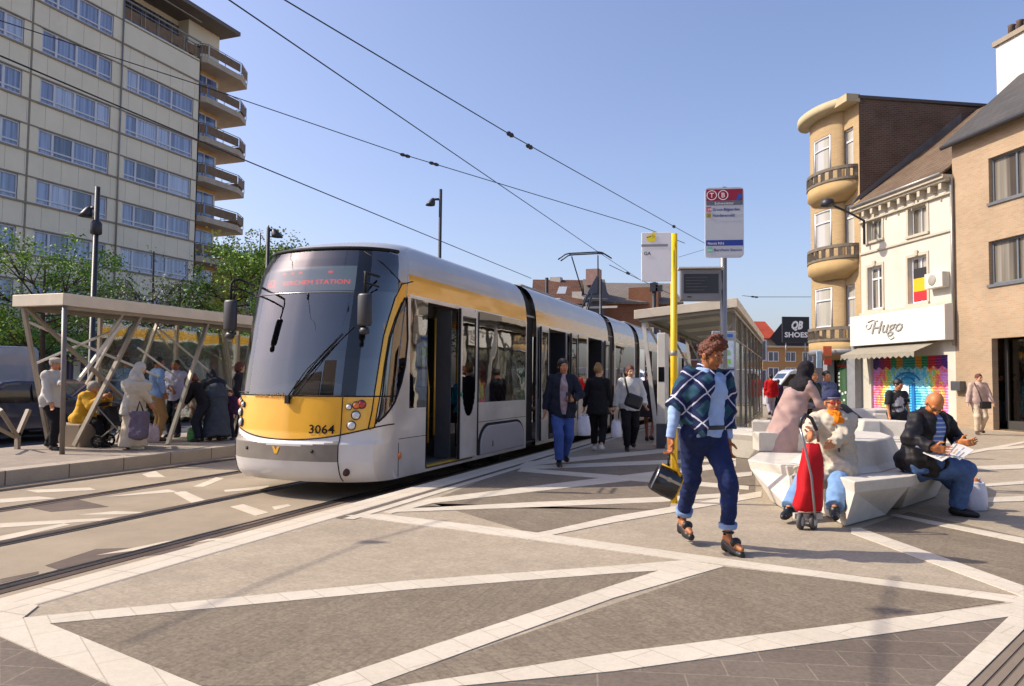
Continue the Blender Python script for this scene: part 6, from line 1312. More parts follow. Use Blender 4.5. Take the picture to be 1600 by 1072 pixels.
# round bay
bcu,br=7.15,1.2
def bay(t,r,z): return FW(bcu-math.cos(t)*r,-math.sin(t)*r*.34,z)
tt=np.linspace(0,math.pi,33); mb=MB()
bh=[(.85,2.0)]
for k in range(len(tt)-1):
    tm_=(tt[k]+tt[k+1])/2
    zz=sorted([2.95,ZR-.02]+[v for b in BW for v in b])
    for a,b in zip(zz,zz[1:]):
        if any(z0<=a and b<=z1 for z0,z1 in BW) and any(p<tm_<q for p,q in bh): continue
        mb.quad(bay(tt[k],br,a),bay(tt[k+1],br,a),bay(tt[k+1],br,b),bay(tt[k],br,b))
mb.build('bay_wall',och,cb,recalc=False,smooth=False)
for z0,z1 in BW:
    for p,q in bh:
        ks=[t for t in tt if p-.06<=t<=q+.06]; f_=MB(); g_=MB()
        n_=len(ks)
        for i in range(n_-1): g_.quad(bay(ks[i],br-.14,z0),bay(ks[i+1],br-.14,z0),bay(ks[i+1],br-.14,z1),bay(ks[i],br-.14,z1))
        for zz_ in(z0+.03,z1-.04,z0+(z1-z0)*.68): f_.path([bay(t,br-.11,zz_) for t in ks],.04,5)
        for t in(ks[0]+.02,ks[-1]-.02): f_.path([bay(t,br-.11,z0),bay(t,br-.11,z1)],.05,5)
        o=f_.build('window',frame,cb); g_.build('pane',curt,o,smooth=False)
    win(cb,5.35,6.05,z0,z1,.08,frame,curt,(),(.68,),.07)
    mb=MB(); uvbox(mb,6.02,6.32,-.05,.02,z0-.05,z1); mb.build('brick_pier',mat('pier_red','#6b3028',.8,0,.3,.15,8),cb)
    # balcony with stone rail
    zb=z0-1.02; R1=1.75; tb_=np.linspace(-.08,math.pi+.0,29); P=lambda t,r,z:FW(6.6-math.cos(t)*r*.86,-math.sin(t)*r*.50-.02,z)
    mb=MB(); mb.loft([[P(t,r,z) for t in tb_] for r,z in((.9,zb-.32),(1.35,zb-.18),(R1,zb),(R1,zb+.42),(R1-.14,zb+.42),(R1-.14,zb+.06),(.3,zb+.06))],0,True,False,False); bo=mb.build('balcony',och if 0 else mat('ochre_render','#ab9064',.8,0,.3,.1,2),cb)
    mb=MB(); mb.loft([[P(t,r,z) for t in tb_] for r,z in((R1-.16,zb+.86),(R1+.05,zb+.86),(R1+.05,zb+.98),(R1-.16,zb+.98),(R1-.16,zb+.86))],0,False,False,False); mb.loft([[P(t,r,z) for t in tb_] for r,z in((R1-.16,zb+.42),(R1+.06,zb+.42),(R1+.06,zb+.52),(R1-.16,zb+.52),(R1-.16,zb+.42))],0,False,False,False)
    for t in np.linspace(.05,math.pi-.05,11): 
        c_=(P(t,R1-.06,0)*np.array([1,1,0])); mb.box(c_+Z3*(zb+.69),(.16,.13,.34))
    mb.build('balcony_rail',mat('rail_stone','#6f665a',.8,0,.3,.2,4),bo)
mb=MB(); tt2=np.linspace(-.1,math.pi+.1,29)
mb.loft([[FW(bcu-.05-math.cos(t)*r*.9,-math.sin(t)*r*.42-.05,z) for t in tt2] for r,z in((.12,ZR-.06),(1.95,ZR-.02),(2.05,ZR+.1),(2.02,ZR+.3),(1.2,ZR+.38))],0,True,False,False); mb.build('bay_cornice',mat('cornice_cream','#b3a484',.75,0,.3,.08,2),cb); mb=MB(); uvbox(mb,U0-.05,6.6,-.55,.02,ZR-.04,ZR+.26); mb.build('cornice',mat('cornice_cream','#b3a484'),cb)
# ground floor of the corner shop
gp=mat('grey_shopfront','#8d9096',.5,.1,.5,.1,3); mb=MB(); mb.loft([[FW(6.6-math.cos(t)*r*.86,-math.sin(t)*r*.5-.02,z) for t in np.linspace(-.08,math.pi,25)] for r,z in((.6,2.42),(1.7,2.5),(1.78,2.62),(1.72,2.78),(.9,2.93))],0,True,False,False); uvbox(mb,U0,5.5,-.3,0,0,2.95); uvbox(mb,6.35,6.65,-.6,-.3,0,2.5); uvbox(mb,U0,U1,.4,.6,2.3,2.95); mb.build('shopfront',gp,cb)
mb=MB(); mb.quad(FW(5.5,-.15,0.1),FW(6.4,-.15,.1),FW(6.4,-.15,2.4),FW(5.5,-.15,2.4)); mb.build('shop_window',paneM('shop_green','#1f2a20','#48694a',2.2,.5),cb,smooth=False)
mb=MB(); uvbox(mb,5.55,6.35,-.17,-.155,2.02,2.1); mb.build('red_band',mat('shop_red','#b02a22',.5),cb)
mb=MB()
for i,(u,z) in enumerate(((6.25,1.75),(6.25,1.6),(6.25,1.45),(6.25,1.3),(6.2,1.05),(6.0,.95),(5.8,1.0),(5.9,.7),(5.65,.85),(6.1,.6))): uvbox(mb,u-.06,u+.06,-.17,-.156,z-.045,z+.045)
mb.build('window_sticker',mat('sticker_white','#cfd6d2',.5,var=.1),cb)
mb=MB(); uvbox(mb,6.7,U1,-.1,.0,0,2.45); mb.build('side_shop_wall',mat('shop_dark','#37333a',.5,0,.5,.2,2),cb)
for i,(px0,px1,y0,y1,c,l) in enumerate(((1286,1299,541,556,'#d9673f','orange sign plate on the corner shop, topmost'),(1288,1299,560,570,'#c8402a','red sign plate under the orange one on the corner shop'),(1286,1299,600,614,'#8f1c3c','dark red poster low on the corner shop'),(1276,1284,549,575,'#9fb9cc','pale blue hanging sign at the outer edge of the corner shop'))):
    c0=DP((px0+px1)/2,(y0+y1)/2,29.5); s_=29.5/F; mb=MB(); mb.box(c0,((px1-px0)*s_,.06,(y1-y0)*s_),np.array([rt,np.cross(Z3,rt),Z3])); tag(mb.build('shop_plate',mat('plate%s'%'abcd'[i],c,.5,var=.1)),l,'sign','small signs on the corner shop')
# projecting lamp on the corner building
sl_=empty('wall_lamp',FW(5.0,-.05,8.2),'dark lamp on a long wall arm below the middle ochre balcony','street lamp'); mb=MB(); a=DP(1350,345,28.6); e=DP(1293,317,28.0); mb.path([a-Z3*.9,a,a+(e-a)*.4+Z3*.03,e],.045,8); mb.build('arm',dkm,sl_); mb=MB(); mb.lathe(e-Z3*.05,[(.05,.22),(.2,.16),(.26,.0),(.22,-.08),(.001,-.12)],None,12); mb.build('lamp_head',dkm,sl_)
# black gable with chimney further along
mb=MB(); uvbox(mb,2,5,9.5,11.5,8,13.6); uvbox(mb,3.2,3.6,9.7,10,13.6,14.0); uvbox(mb,4.2,4.5,9.7,10,13.6,13.9); tag(mb.build('chimney_stack',mat('stack_dark','#4a3f3c',.8,0,.3,.2,2)),'dark chimney stack above the far end of the dark brick side wall','chimney')
# ---------------------------------------------------------------- houses closing the street
redb=brickmat('red_brick','#9a5f42','#a86d4e','#8d7560',1,.22,.07,.01,'xz',.9,0,.3,.15,.5)
def house(label,px0,px1,D_,zeave,zridge,depth,wm,rm,wins=(),hip=0,name='brick_house',flat=False):
    a=DP(px0,600,D_); b=DP(px1,600,D_); a[2]=b[2]=ZT; u=nz(b-a); v=np.cross(Z3,u); L=np.linalg.norm(b-a); t=empty(name,a,label,'house' if not flat else 'building','houses closing the end of the street',math.atan2(u[1],u[0]))
    p=lambda x,y,z:np.array([*(a+u*x+v*y)[:2],z]); mb=MB(); mb.quad(p(0,0,ZT),p(L,0,ZT),p(L,0,zeave),p(0,0,zeave)); mb.quad(p(0,0,ZT),p(0,depth,ZT),p(0,depth,zeave),p(0,0,zeave)); mb.quad(p(L,0,ZT),p(L,depth,ZT),p(L,depth,zeave),p(L,0,zeave)); mb.quad(p(0,depth,ZT),p(L,depth,ZT),p(L,depth,zeave),p(0,depth,zeave))
    if not flat: mb.add([p(0,0,zeave),p(0,depth,zeave),p(0,depth/2,zridge)],[(0,1,2)]); mb.add([p(L,0,zeave),p(L,depth,zeave),p(L,depth/2,zridge)],[(0,1,2)])
    else: mb.quad(p(0,0,zeave),p(L,0,zeave),p(L,depth,zeave),p(0,depth,zeave))
    mb.build('wall',wm,t,recalc=False)
    rb_=MB()
    if not flat: rb_.prism([p(-.2,-.3,zeave-.1),p(L+.2,-.3,zeave-.1),p(L+.2-hip,depth/2,zridge),p(-.2+hip,depth/2,zridge)],(0,0,.15)); rb_.prism([p(-.2,depth+.3,zeave-.1),p(L+.2,depth+.3,zeave-.1),p(L+.2-hip,depth/2,zridge),p(-.2+hip,depth/2,zridge)],(0,0,.15)); rb_.build('roof',rm,t)
    else: rb_.box(p(L/2,-.05,zeave+.06),(L+.3,.5,.25),np.array([u,v,Z3])); rb_.build('roof_edge',rm,t)
    for (x,z,ww,hh) in wins:
        x*=L; f_=MB(); 
        for dx in(0,ww/2,ww): f_.box(p(x+dx,-.02,z+hh/2),(.09,.1,hh),np.array([u,v,Z3]))
        for dz in(0,hh): f_.box(p(x+ww/2,-.02,z+dz),(ww+.09,.104,.09),np.array([u,v,Z3]))
        o=f_.build('window',frame,t); g_=MB(); g_.quad(p(x,-.01,z),p(x+ww,-.01,z),p(x+ww,-.01,z+hh),p(x,-.01,z+hh)); g_.build('pane',panes[2],o,smooth=False)
    return t,p,L
zD=lambda y,D_:CZ+(597-y)*D_/F
brownt=brickmat('brown_tile','#6b4a3a','#7d5845','#4f372b',1,.3,.25,.02,'xy',.8,0,.4,.25,.5); grt=brickmat('grey_tile','#837a72','#8f867d','#6d655e',1,.3,.25,.02,'xy',.8,0,.3,.15,.5); redt=brickmat('red_tile','#b5482e','#c2563a','#8f3624',1,.3,.25,.02,'xy',.8,0,.4,.2,.5)
t,p,L=house('house with a brown tiled roof and skylight seen over the tram',838,922,52,zD(478,52),zD(436,54),8,redb,brownt,[(.1,3.2,1.2,1.6),(.4,3.2,1.2,1.6),(.7,3.2,1.2,1.6),(.3,.6,1.2,1.7),(.7,.6,1.2,1.7)])
mb=MB(); mb.prism([p(L*.38,1.3,zD(478,52)+.75),p(L*.55,1.3,zD(478,52)+.75),p(L*.62,2.7,zD(478,52)+1.5),p(L*.46,2.7,zD(478,52)+1.5)],(0,-.05,.1)); mb.build('skylight',mat('skylight_grey','#aeb4ba'),t)
mb=MB(); mb.box(p(L*.93,1.2,zD(470,52)),(1.5,1.5,1.3)); mb.build('dormer',mat('dormer_white','#c5bfb5',.8),t); mb=MB(); mb.box(p(L*.42,4,zD(434,52)),(.8,.7,1.0)); mb.build('chimney',MATS['dormer_white'],t)
t,p,L=house('slate gabled house beside the grey roof behind the tram',918,944,50,zD(470,50),zD(436,50),3,mat('slate_wall','#5a5c66',.7,0,.4,.15,2),mat('slate_edge','#6a6661',.7,0,.4,.15,2),[])
mb=MB(); mb.add([p(-.4,-.2,zD(474,50)),p(L+.6,-.2,zD(474,50)),p(L*.5,-.2,zD(432,50)),p(-.4,.1,zD(474,50)),p(L+.6,.1,zD(474,50)),p(L*.5,.1,zD(432,50))],[(0,1,2),(3,5,4),(0,3,4,1),(1,4,5,2),(2,5,3,0)]); mb.build('gable',MATS['slate_wall'],t); mb=MB(); mb.box(p(L*.42,.8,zD(432,50)),(.9,.8,1.1)); mb.build('chimney',mat('stack_pink','#a8877c',.8,0,.3,.15,3),t); mb=MB(); mb.box(p(L*.4,-.22,zD(482,50)),(3.,.05,.14)); mb.build('gable_band',wp,t)
t,p,L=house('orange brick house under a grey tiled roof left of the shelter',944,1062,51,zD(474,51),zD(440,53),8,redb,grt,[(.15,3.4,1.2,1.6),(.5,3.4,1.2,1.6),(.15,.7,1.2,1.7),(.5,.7,1.2,1.7)])
mb=MB(); mb.box(p(L*.55,.4,zD(468,51)),(2.,1.2,1.6)); mb.build('chimney',redb,t)
house('plain brick house half hidden behind the shelter',1062,1186,56,zD(545,56),zD(505,58),8,brickmat('salmon_brick','#b5775a','#c08464','#a58a78',1,.22,.07,.01,'xz',.9,0,.3,.1,.5),brownt,[(x,z,1.4,1.5) for x in(.1,.35,.6,.85) for z in(.8,3.0)])
orb=brickmat('orange_brick','#b98a5a','#c4965f','#b3906a',1,.22,.07,.01,'xz',.9,0,.2,.1,.5)
D3=110; house('flat roofed orange brick block at the end of the street',1192,1300,D3,zD(541,D3),0,8,orb,mat('roof_edge_pale','#b7aa94',.7),[(x,zD(y,D3),1.45,1.35) for x in(.08,.33,.58,.83) for y in(563,588,613)],0,'apartment_block',True)
t,p,L=house('red tiled house with a black gable behind the shoe billboard',1168,1216,125,zD(528,125),zD(497,125),14,mat('pale_render','#a9a196',.8),redt,[])
mb=MB(); e_=np.array([p(L+.02,-1.5,zD(545,125)),p(L+4.9,-1.5,zD(545,125)),p(L+4.9,-1.5,zD(522,125)),p(L+1.7,-1.5,zD(499,125)),p(L+.02,-1.5,zD(505,125)),p(L-1.9,-1.5,zD(528,125))]); mb.prism(list(e_),(0,4,0)); mb.build('gable',mat('gable_black','#2c2b30',.7,0,.4,.15,2),t)
bb=empty('billboard',DP(1243,545,109),'black square billboard reading QB SHOES on the orange brick roof','sign'); c0=DP(1243,515,109); s_=109/F; Ab=np.array([rt,np.cross(Z3,rt),Z3]); mb=MB(); mb.box(c0,(42*s_,.25,40*s_),Ab); mb.build('board',mat('board_black','#26262b',.5,0,.4,.05,2),bb); mb=MB(); n_=-np.cross(Z3,rt)
o_=c0+n_*.135; mb.text('SHOES',o_-rt*1.0*42*s_*.42-Z3*12*s_,rt,Z3,11*s_,.01,bold=.03,width=36*s_); mb.text('QB',o_-rt*8*s_+Z3*1*s_,rt,Z3,17*s_,.01,bold=.05,shear=.3,width=18*s_); mb.build('lettering',wt,bb,recalc=False); mb=MB(); mb.path([c0-rt*1.4-Z3*1.8,c0-rt*1.4-Z3*4],.09,6); mb.path([c0+rt*1.4-Z3*1.8,c0+rt*1.4-Z3*4],.09,6); mb.build('support',galv,bb)
# blocks along the far pavement, beyond the tower
for i,(y0,y1,h,c,l) in enumerate(((49,58,11,'#a08c78','grey brown terrace house right of the tower behind the tram'),(58.5,70,9.5,'#8f6a52','brick terrace house behind the tram roof'))):
    mb=MB(); mb.bb(-54,-42,y0,y1,ZT,h); o=mb.build('terrace_house',mat('terrace%s'%'ab'[i],c,.85,0,.3,.12,1)); tag(o,l,'house')
    for y in np.arange(y0+.8,y1-1.5,2.4):
        for z in(1,4,7): w_=MB(); w_.bb(-42.01,-41.97,y,y+1.2,z,z+1.6); w_.build('window',panes[2],o)
# houses on the near side of the square, mirrored in the tram's windscreen
for i,(x0,x1,y0,h,c,l) in enumerate(((-34,-17,-34,12,'#6f5c4c','brown town house across the square mirrored in the windscreen'),(-16.5,-4,-40,15,'#7c6a58','taller grey brown town house mirrored beside it in the windscreen'),(-3.5,14,-38,11,'#8a6f58','tan town house mirrored at the right of the windscreen'))):
    mb=MB(); mb.bb(x0,x1,y0-10,y0,ZT,h); mb.prism([(x0,y0-10,h),(x0,y0,h),(x0,y0-5,h+4)],(x1-x0,0,0)); o=mb.build('town_house',mat('townhouse%s'%'abc'[i],c,.85,0,.3,.15,.8)); tag(o,l,'house')
    for x in np.arange(x0+1.2,x1-1.5,2.8):
        for z in(1,4.4,7.8): w_=MB(); w_.bb(x,x+1.3,y0+.005,y0+.05,z,z+1.9); w_.build('window',panes[2],o)
# ---------------------------------------------------------------- the people
def loc_fn(at,heading):
    rz=yaw-math.radians(heading); M_=Matrix.Translation(Vector([float(x) for x in at]))@Matrix.Rotation(rz,4,'Z'); I=np.array(M_.inverted())
    return lambda p:I[:3,:3]@np.asarray(p,float)+I[:3,3]
cl=lambda n,c,v=.12,r=.85:mat('cloth_'+n,c,r,0,.25,v,14,.25,180)
hair_b=mat('hair_black','#14110f',.55,0,.5,.3,40,.6,90); hair_br=mat('hair_auburn','#5e2c18',.6,0,.5,.35,45,.9,110); hair_g=mat('hair_grey','#8d8983',.7,0,.4,.25,40,.6,90); hair_bl=mat('hair_blond','#8a6a3e',.6,0,.4,.25,40,.6,90)
sk_br=skin('brown','#9a6038'); sk_tan=skin('tan','#b57a55'); sk_pale=skin('pale','#c99a7d'); sk_dk=skin('dark','#6f4630')
shoe_k=mat('shoe_black','#17161a',.45,0,.5,.1,10); shoe_w=mat('shoe_white','#cfccc6',.6,0,.4,.08,10); shoe_b=mat('shoe_brown','#4a3428',.5,0,.5,.12,10)
jean=cl('jean','#3d5a86',.18); jeand=mat('denim_dark','#1b2850',.9,0,.25,.42,5,.3,200,detail=6); jeanl=cl('jean_light','#6f8fb8',.15); blk=cl('black','#1a191c',.15); navy=cl('navy','#1f2430',.15); whc=cl('white','#c2c0bb',.06)
def plaid(N,L,P,O):
    tc=N.new('ShaderNodeTexCoord'); mp=N.new('ShaderNodeMapping'); mp.inputs['Rotation'].default_value=(0,math.radians(52),math.radians(20)); L.new(tc.outputs['Object'],mp.inputs[0]); sp=N.new('ShaderNodeSeparateXYZ'); L.new(mp.outputs[0],sp.inputs[0])
    def mth(op,a,b=None):
        m=N.new('ShaderNodeMath'); m.operation=op
        for i,v in enumerate((a,b)):
            if v is None: continue
            if isinstance(v,(int,float)): m.inputs[i].default_value=v
            else: L.new(v,m.inputs[i])
        return m.outputs[0]
    nn=N.new('ShaderNodeTexNoise'); nn.inputs['Scale'].default_value=7; nn.inputs['Detail'].default_value=3; L.new(tc.outputs['Object'],nn.inputs[0])
    def lines(o,per,ph): return mth('ABSOLUTE',mth('SUBTRACT',mth('FRACT',mth('ADD',mth('DIVIDE',o,per),ph)),.5))
    a=lines(mth('ADD',sp.outputs['X'],mth('MULTIPLY',nn.outputs['Fac'],.05)),.150,.1); b=lines(mth('ADD',sp.outputs['Z'],mth('MULTIPLY',nn.outputs['Fac'],.06)),.175,.3); wl=mth('MAXIMUM',mth('LESS_THAN',a,.034),mth('LESS_THAN',b,.03)); gz=mth('MULTIPLY',mth('GREATER_THAN',a,.27),mth('GREATER_THAN',b,.2))
    m1=N.new('ShaderNodeMix'); m1.data_type='RGBA'; m1.inputs[6].default_value=(*srgb('#1b2547'),1); m1.inputs[7].default_value=(*srgb('#27485a'),1); L.new(gz,m1.inputs[0]); m2=N.new('ShaderNodeMix'); m2.data_type='RGBA'; m2.inputs[7].default_value=(*srgb('#b7b8c8'),1); L.new(wl,m2.inputs[0]); L.new(m1.outputs[2],m2.inputs[6]); L.new(m2.outputs[2],P.inputs['Base Color']); P.inputs['Roughness'].default_value=.9; P.inputs['Specular IOR Level'].default_value=.2
plm=nmat('plaid_wool',plaid)
# --- the woman walking in the foreground
at0=G(1103,862); hd0=163; Lf=loc_fn(at0,hd0); Dm=float((at0-CC)@fw)
rfw=G(1066,846); lfw=G(1138,864)
rw=Lf(DP(1046,692,Dm-.02)); lw_=Lf(DP(1137,690,Dm+.06))
J=pose(1.63,1.13,lean=4,twist=4,pel=(0.0,-.02,.945),head=(20,-18,4),rh=rw,lh=lw_,rf=Lf(rfw)+np.array([0,-.0,.16]),lf=Lf(lfw)+np.array([0,0,.15]),re=(.5,-1,0),le=(-.6,-1,0),rfd=(.12,1,-.22),lfd=(-.05,1,-.18),rht=(0,1,0),curl=(1.1,.6),rhd=(0.02,.1,-1))
s=J['s']; shirt=cl('shirt_blue','#92abd4',.07); 
wd=[]
for n in 'rl':
    a=J['an'+n]; f=J['fd'+n]; 
sandal=[]
for n in 'rl':
    a=J['an'+n]; f=nz(J['fd'+n]*np.array([1,1,0])); sd_=np.cross(f,Z3); hz=a[2]-.155; B_=np.array([a[0],a[1],0])
    sandal+= [cap(B_-f*.035+Z3*(hz+.045),B_-f*.03+Z3*(hz+.085),.036,.036),cap(B_-f*.03+Z3*(hz+.075),B_+f*.10+Z3*(hz+.035),.034,.036,flat=None),cap(B_+f*.06+Z3*(hz+.03),B_+f*.165+Z3*(hz+.025),.036,.03)]
    sandal+= [dict(cap(a+sd_*.043*k_,a+sd_*.043*k2+f*.0,.008,None),k=.004) for k_,k2 in((1,-1),)]
    sandal+= [dict(ell(a+Z3*.015,(.049,.052,.011)),k=.004),dict(ell(a+f*.095-Z3*.05,(.047,.03,.04)),k=.004)]
parts=[('trousers',trousers(J,.007,.86,.006),jeand,dict(wr=(38,.008),h=.007)),
 ('cuff',[cap(J['kn'+n]+(J['an'+n]-J['kn'+n])*.78,J['kn'+n]+(J['an'+n]-J['kn'+n])*.88,.074,.072,fa=True,fb=True) for n in 'rl'],cl('cuff','#7d93b8',.2),dict(wr=(40,.004),h=.006,k=.004)),
 ('shirt',top(J,.014,.98,.02,1.0,.004),shirt,dict(wr=(30,.011),h=.007)),
 ('belt',[cap(J['P']+J['t']*.04*s,J['P']+J['t']*.075*s,.183,.180,flat=(J['sf'],.79),fa=True,fb=True)],shoe_k,dict(h=.007)),
 ('sandals',sandal,shoe_k,dict(h=.005,k=.012,cuts=[((0,0,.004),(0,0,-1))])),
 ('hair',hairp(J,1.0)+[ell(J['Hd']+J['hu']*.105*s+J['hd']*.035*s,(.062,.066,.045)),ell(J['Hd']+J['hu']*.125*s-J['hd']*.0*s+J['hr']*.025,(.04,.04,.035)),ell(J['Hd']+J['hu']*.11*s+J['hd']*.075*s-J['hr']*.03,(.034,.032,.03)),ell(J['Hd']+J['hu']*.135*s+J['hd']*.03*s-J['hr']*.03,(.035,.035,.03)),ell(J['Hd']+J['hu']*.16*s+J['hd']*.01*s+J['hr']*.005,(.045,.045,.03))],hair_br,dict(wr=(120,.012),h=.005,subs=facecut(J,-.035,.045,.078,.075,.098)))]
T0=J['Ch']; fx,tx=J['sf'],J['sx']
shawl=[cap(J['W']-J['t']*.04*s+tx*.03,J['Ch'],.192,.182,flat=(fx,.86)),cap(J['shr']-J['t']*.015,J['shl']-J['t']*.015,.076,None),cap(J['shr'],J['elr']+Z3*.0,.08,.088,fb=True),cap(J['shl'],J['ell'],.078,.085,fb=True),cap(J['ell'],J['ell']*.4+J['wrl']*.6,.08,.075,fb=True),cap(J['N']-J['t']*.05,J['N']+J['t']*.0-fx*.01,.10,.088),
 cap(J['Ch']+tx*.09+fx*.08,J['P']+tx*.11+fx*.13-Z3*.02,.10,.07)]
# open front over her left side, with the diagonal hem
op=[ell(J['Ch']+fx*.24-tx*.03-J['t']*.16*s,(.118,.27,.44),np.array([nz(tx+J['t']*.2),fx,nz(J['t']-tx*.2)]))]
parts.insert(3,('shawl',shawl,plm,dict(wr=(22,.022),h=.007,subs=op,cuts=[(J['W']-J['t']*.13*s+tx*.12,nz(-J['t']*.64+tx*.77))])))
w_root,Mw,made=person('woman in a navy plaid shawl and dark rolled jeans carrying a black handbag',at0,hd0,J,parts,sk_br,hair_br,.0055,1,None)
er=lw(Mw,J['Hd']+J['hr']*.082*s-J['hu']*.045*s); mb=MB(); mb.lathe(er,[(.001,-.008),(.008,0),(.001,.008)],None,10); mb.build('earring',chrome,w_root)
# handbag held in her right hand
hp_=lw(Mw,J['wrr']+J['hddr']*.10); hb_=empty('handbag',hp_-Z3*.34,'black leather handbag with yellow edging in the walking woman\'s hand','handbag')
c0=DP(1040,753,Dm-.03); A=np.array([nz(rt*math.cos(.45)-Z3*math.sin(.45)),np.cross(nz(rt*math.sin(.45)+Z3*math.cos(.45)),nz(rt*math.cos(.45)-Z3*math.sin(.45))),nz(rt*math.sin(.45)+Z3*math.cos(.45))])
def hbp(x,y,z): return c0+A.T@np.array([x,y,z])*.9
leather=mat('bag_leather','#15151a',.22,0,.5,.1,6,.15,60,coat=.5); byel=mat('bag_yellow','#d9a514',.4,0,.5,.05,6)
mb=MB(); rings=[]
for x,h_,w_ in((-.118,.095,.05),(-.105,.118,.072),(0,.125,.082),(.105,.118,.072),(.118,.095,.05)): rings.append([hbp(x,y*w_,z*h_) for y,z in((-1,-.85),(-.9,-1),(.9,-1),(1,-.85),(1,0),(.75,.7),(.25,1),(-.25,1),(-.75,.7),(-1,0))])
mb.loft(rings); mb.build('body',leather,hb_,bevel=.006)
mb=MB(); mb.path([hbp(.123,y,z) for y,z in((-.05,-.09),(-.06,0),(-.03,.08),(0,.105),(.03,.08),(.06,0),(.05,-.09))],.007,6); mb.path([hbp(x,-.02,.128) for x in(-.1,0,.1)],.006,6); mb.build('edging',byel,hb_)
mb=MB(); mb.path([hbp(.085,-.02,.11),hp_-Z3*.06+rt*.02,hp_,hp_-Z3*.05-rt*.02,hbp(-.03,.02,.12)],.0095,7); mb.build('handle',leather,hb_); mb=MB(); mb.path([hbp(.085,-.035,.10),(hbp(.085,-.03,.11)+hp_)/2,hp_-Z3*.02+rt*.012-Y3*.012],.013,7); mb.build('yellow_strap',byel,hb_)
mb=MB(); mb.box(hbp(.01,-.083,.035),(.19,.004,.022),A); mb.box(hbp(0,-.088,.035),(.03,.006,.035),A); mb.build('clasp',chrome,hb_)
# --- seated woman with the trolley
at1=DP(1302,740,7.82); at1[2]=0; hd1=186; Lf=loc_fn(at1,hd1)
J=pose(1.6,1.28,lean=-3,pel=(0,0.0,.535),head=(6,-6,4),rh=Lf(DP(1264,692,7.36)),lh=Lf(DP(1284,716,7.4)),rf=Lf(G(1226,816))+Z3*.085,lf=Lf(G(1301,826))+Z3*.085,re=(.8,-.6,-.6),le=(-1,-.3,-.5),rk=(1.1,.6,1),lk=(-.1,.6,1),rfd=(.6,1,0),lfd=(.25,1,0),rht=(0,0,1),lht=(0,.3,1),rhd=(-.1,.4,1),lhd=(.75,.6,.12),curl=(1.2,.7))
s=J['s']; coat=cl('coat_cream','#b9ae9c',.08)
coatp=top(J,.042,.94,.06,.8,.03)+[ell(J['P']+Z3*-.02,(.22,.2,.14))]
for n in 'rl': coatp+= [cap(J['hip'+n]+Z3*.01,J['hip'+n]*.1+J['kn'+n]*.9+Z3*.01,.16,.152,fb=True)]
coatp+= [cap(J['P']+Z3*.02,(J['knr']+J['knl'])*.45+J['P']*.1+Z3*.0,.13,.10,fb=True)]
coatp+= [cap(J['hipl']*.4+J['knl']*.6-J['hx']*.05,J['knl']*.92+J['hipl']*.08-Z3*.22+J['hx']*-.11,.14,.09,flat=(J['hx'],.7),fb=True),cap(J['hipr']*.6+J['knr']*.4+J['hx']*.05,J['knr']*.85+J['hipr']*.15-Z3*.2+J['hx']*.06,.14,.08,flat=(J['hx'],.7),fb=True)]
H_=J['Hd']; Ah=np.array([J['hr'],J['hd'],J['hu']]); hq=lambda x,y,z:hp(J,x,y,z)
parts=[('trousers',trousers(J,.02,.95,.025),jeanl,dict(wr=(30,.009),h=.009)),('coat',coatp,coat,dict(wr=(30,.020),h=.008,k=.03)),
 ('shoes',shoes(J,big=1.05),shoe_k,dict(h=.007)),('scarf',[cap(J['N']-J['sf']*.02-Z3*.03,J['N']+J['sf']*.045-Z3*.025,.085,.085),ell(J['N']+J['sf']*.115-Z3*.06,(.085,.06,.07)),ell(J['N']+J['sf']*.07-Z3*.0,(.088,.065,.045))],cl('scarf_orange','#dc7d16',.15),dict(wr=(60,.012),h=.006)),
 ('cap',[ell(hq(0,-.015,.06),np.array([.092,.112,.085])*s,Ah),ell(hq(0,-.03,.03),np.array([.09,.10,.06])*s,Ah)],cl('cap_navy','#2d3150',.12),dict(wr=(40,.006),h=.006,cuts=[(hq(0,.0,.035),-J['hu']+J['hd']*.25)])),
 ('cap_band',[ell(hq(0,-.012,.058),np.array([.0945,.115,.03])*s,Ah)],cl('cap_stripe','#7d80a0',.1),dict(h=.006,cuts=[(hq(0,0,.066),J['hu']),(hq(0,0,.05),-J['hu'])])),
 ('hood_grey',[cap(J['N']-J['sf']*.05+J['sx']*.09,J['N']-J['sf']*.06-J['sx']*.09,.045)],cl('hood_grey','#8490a8',.1),dict(h=.008)),
 ('sunglasses',[dict(ell(hq(.034*k,.096,.008),np.array([.031,.010,.021])*s,Ah),k=.003) for k in(-1,1)]+[dict(cap(hq(-.02,.1,.014),hq(.02,.1,.014),.005),k=.003)],mat('lens_orange','#c22d08',.12,0,.6,.05,10,coat=1),dict(h=.0045,k=.004)),
 ('glasses_frame',[cap(hq(.06*k,.085,.012),hq(.08*k,.0,.01),.005) for k in(-1,1)],shoe_k,dict(h=.004,k=.003))]
for n in 'rl': parts.append(('shoe_side',[cap(J['an'+n]+J['fd'+n]*.06-Z3*.045,J['an'+n]+J['fd'+n]*.15-Z3*.052,.041,.032)],shoe_w,dict(h=.007,cuts=[(J['an'+n]-Z3*.04,(0,0,1))])))
parts.append(('jacket_seam',[cap(J['N']*.75+J['Ch']*.25+J['sf']*.14,J['W']+J['sf']*.2,.012)],cl('lining','#4b4f66',.1),dict(h=.006)))
r1,Mw1,_=person('seated woman in cream coat, orange scarf, red tinted glasses and navy cap',at1,hd1,J,parts,sk_tan,hair_b,.0065,1)
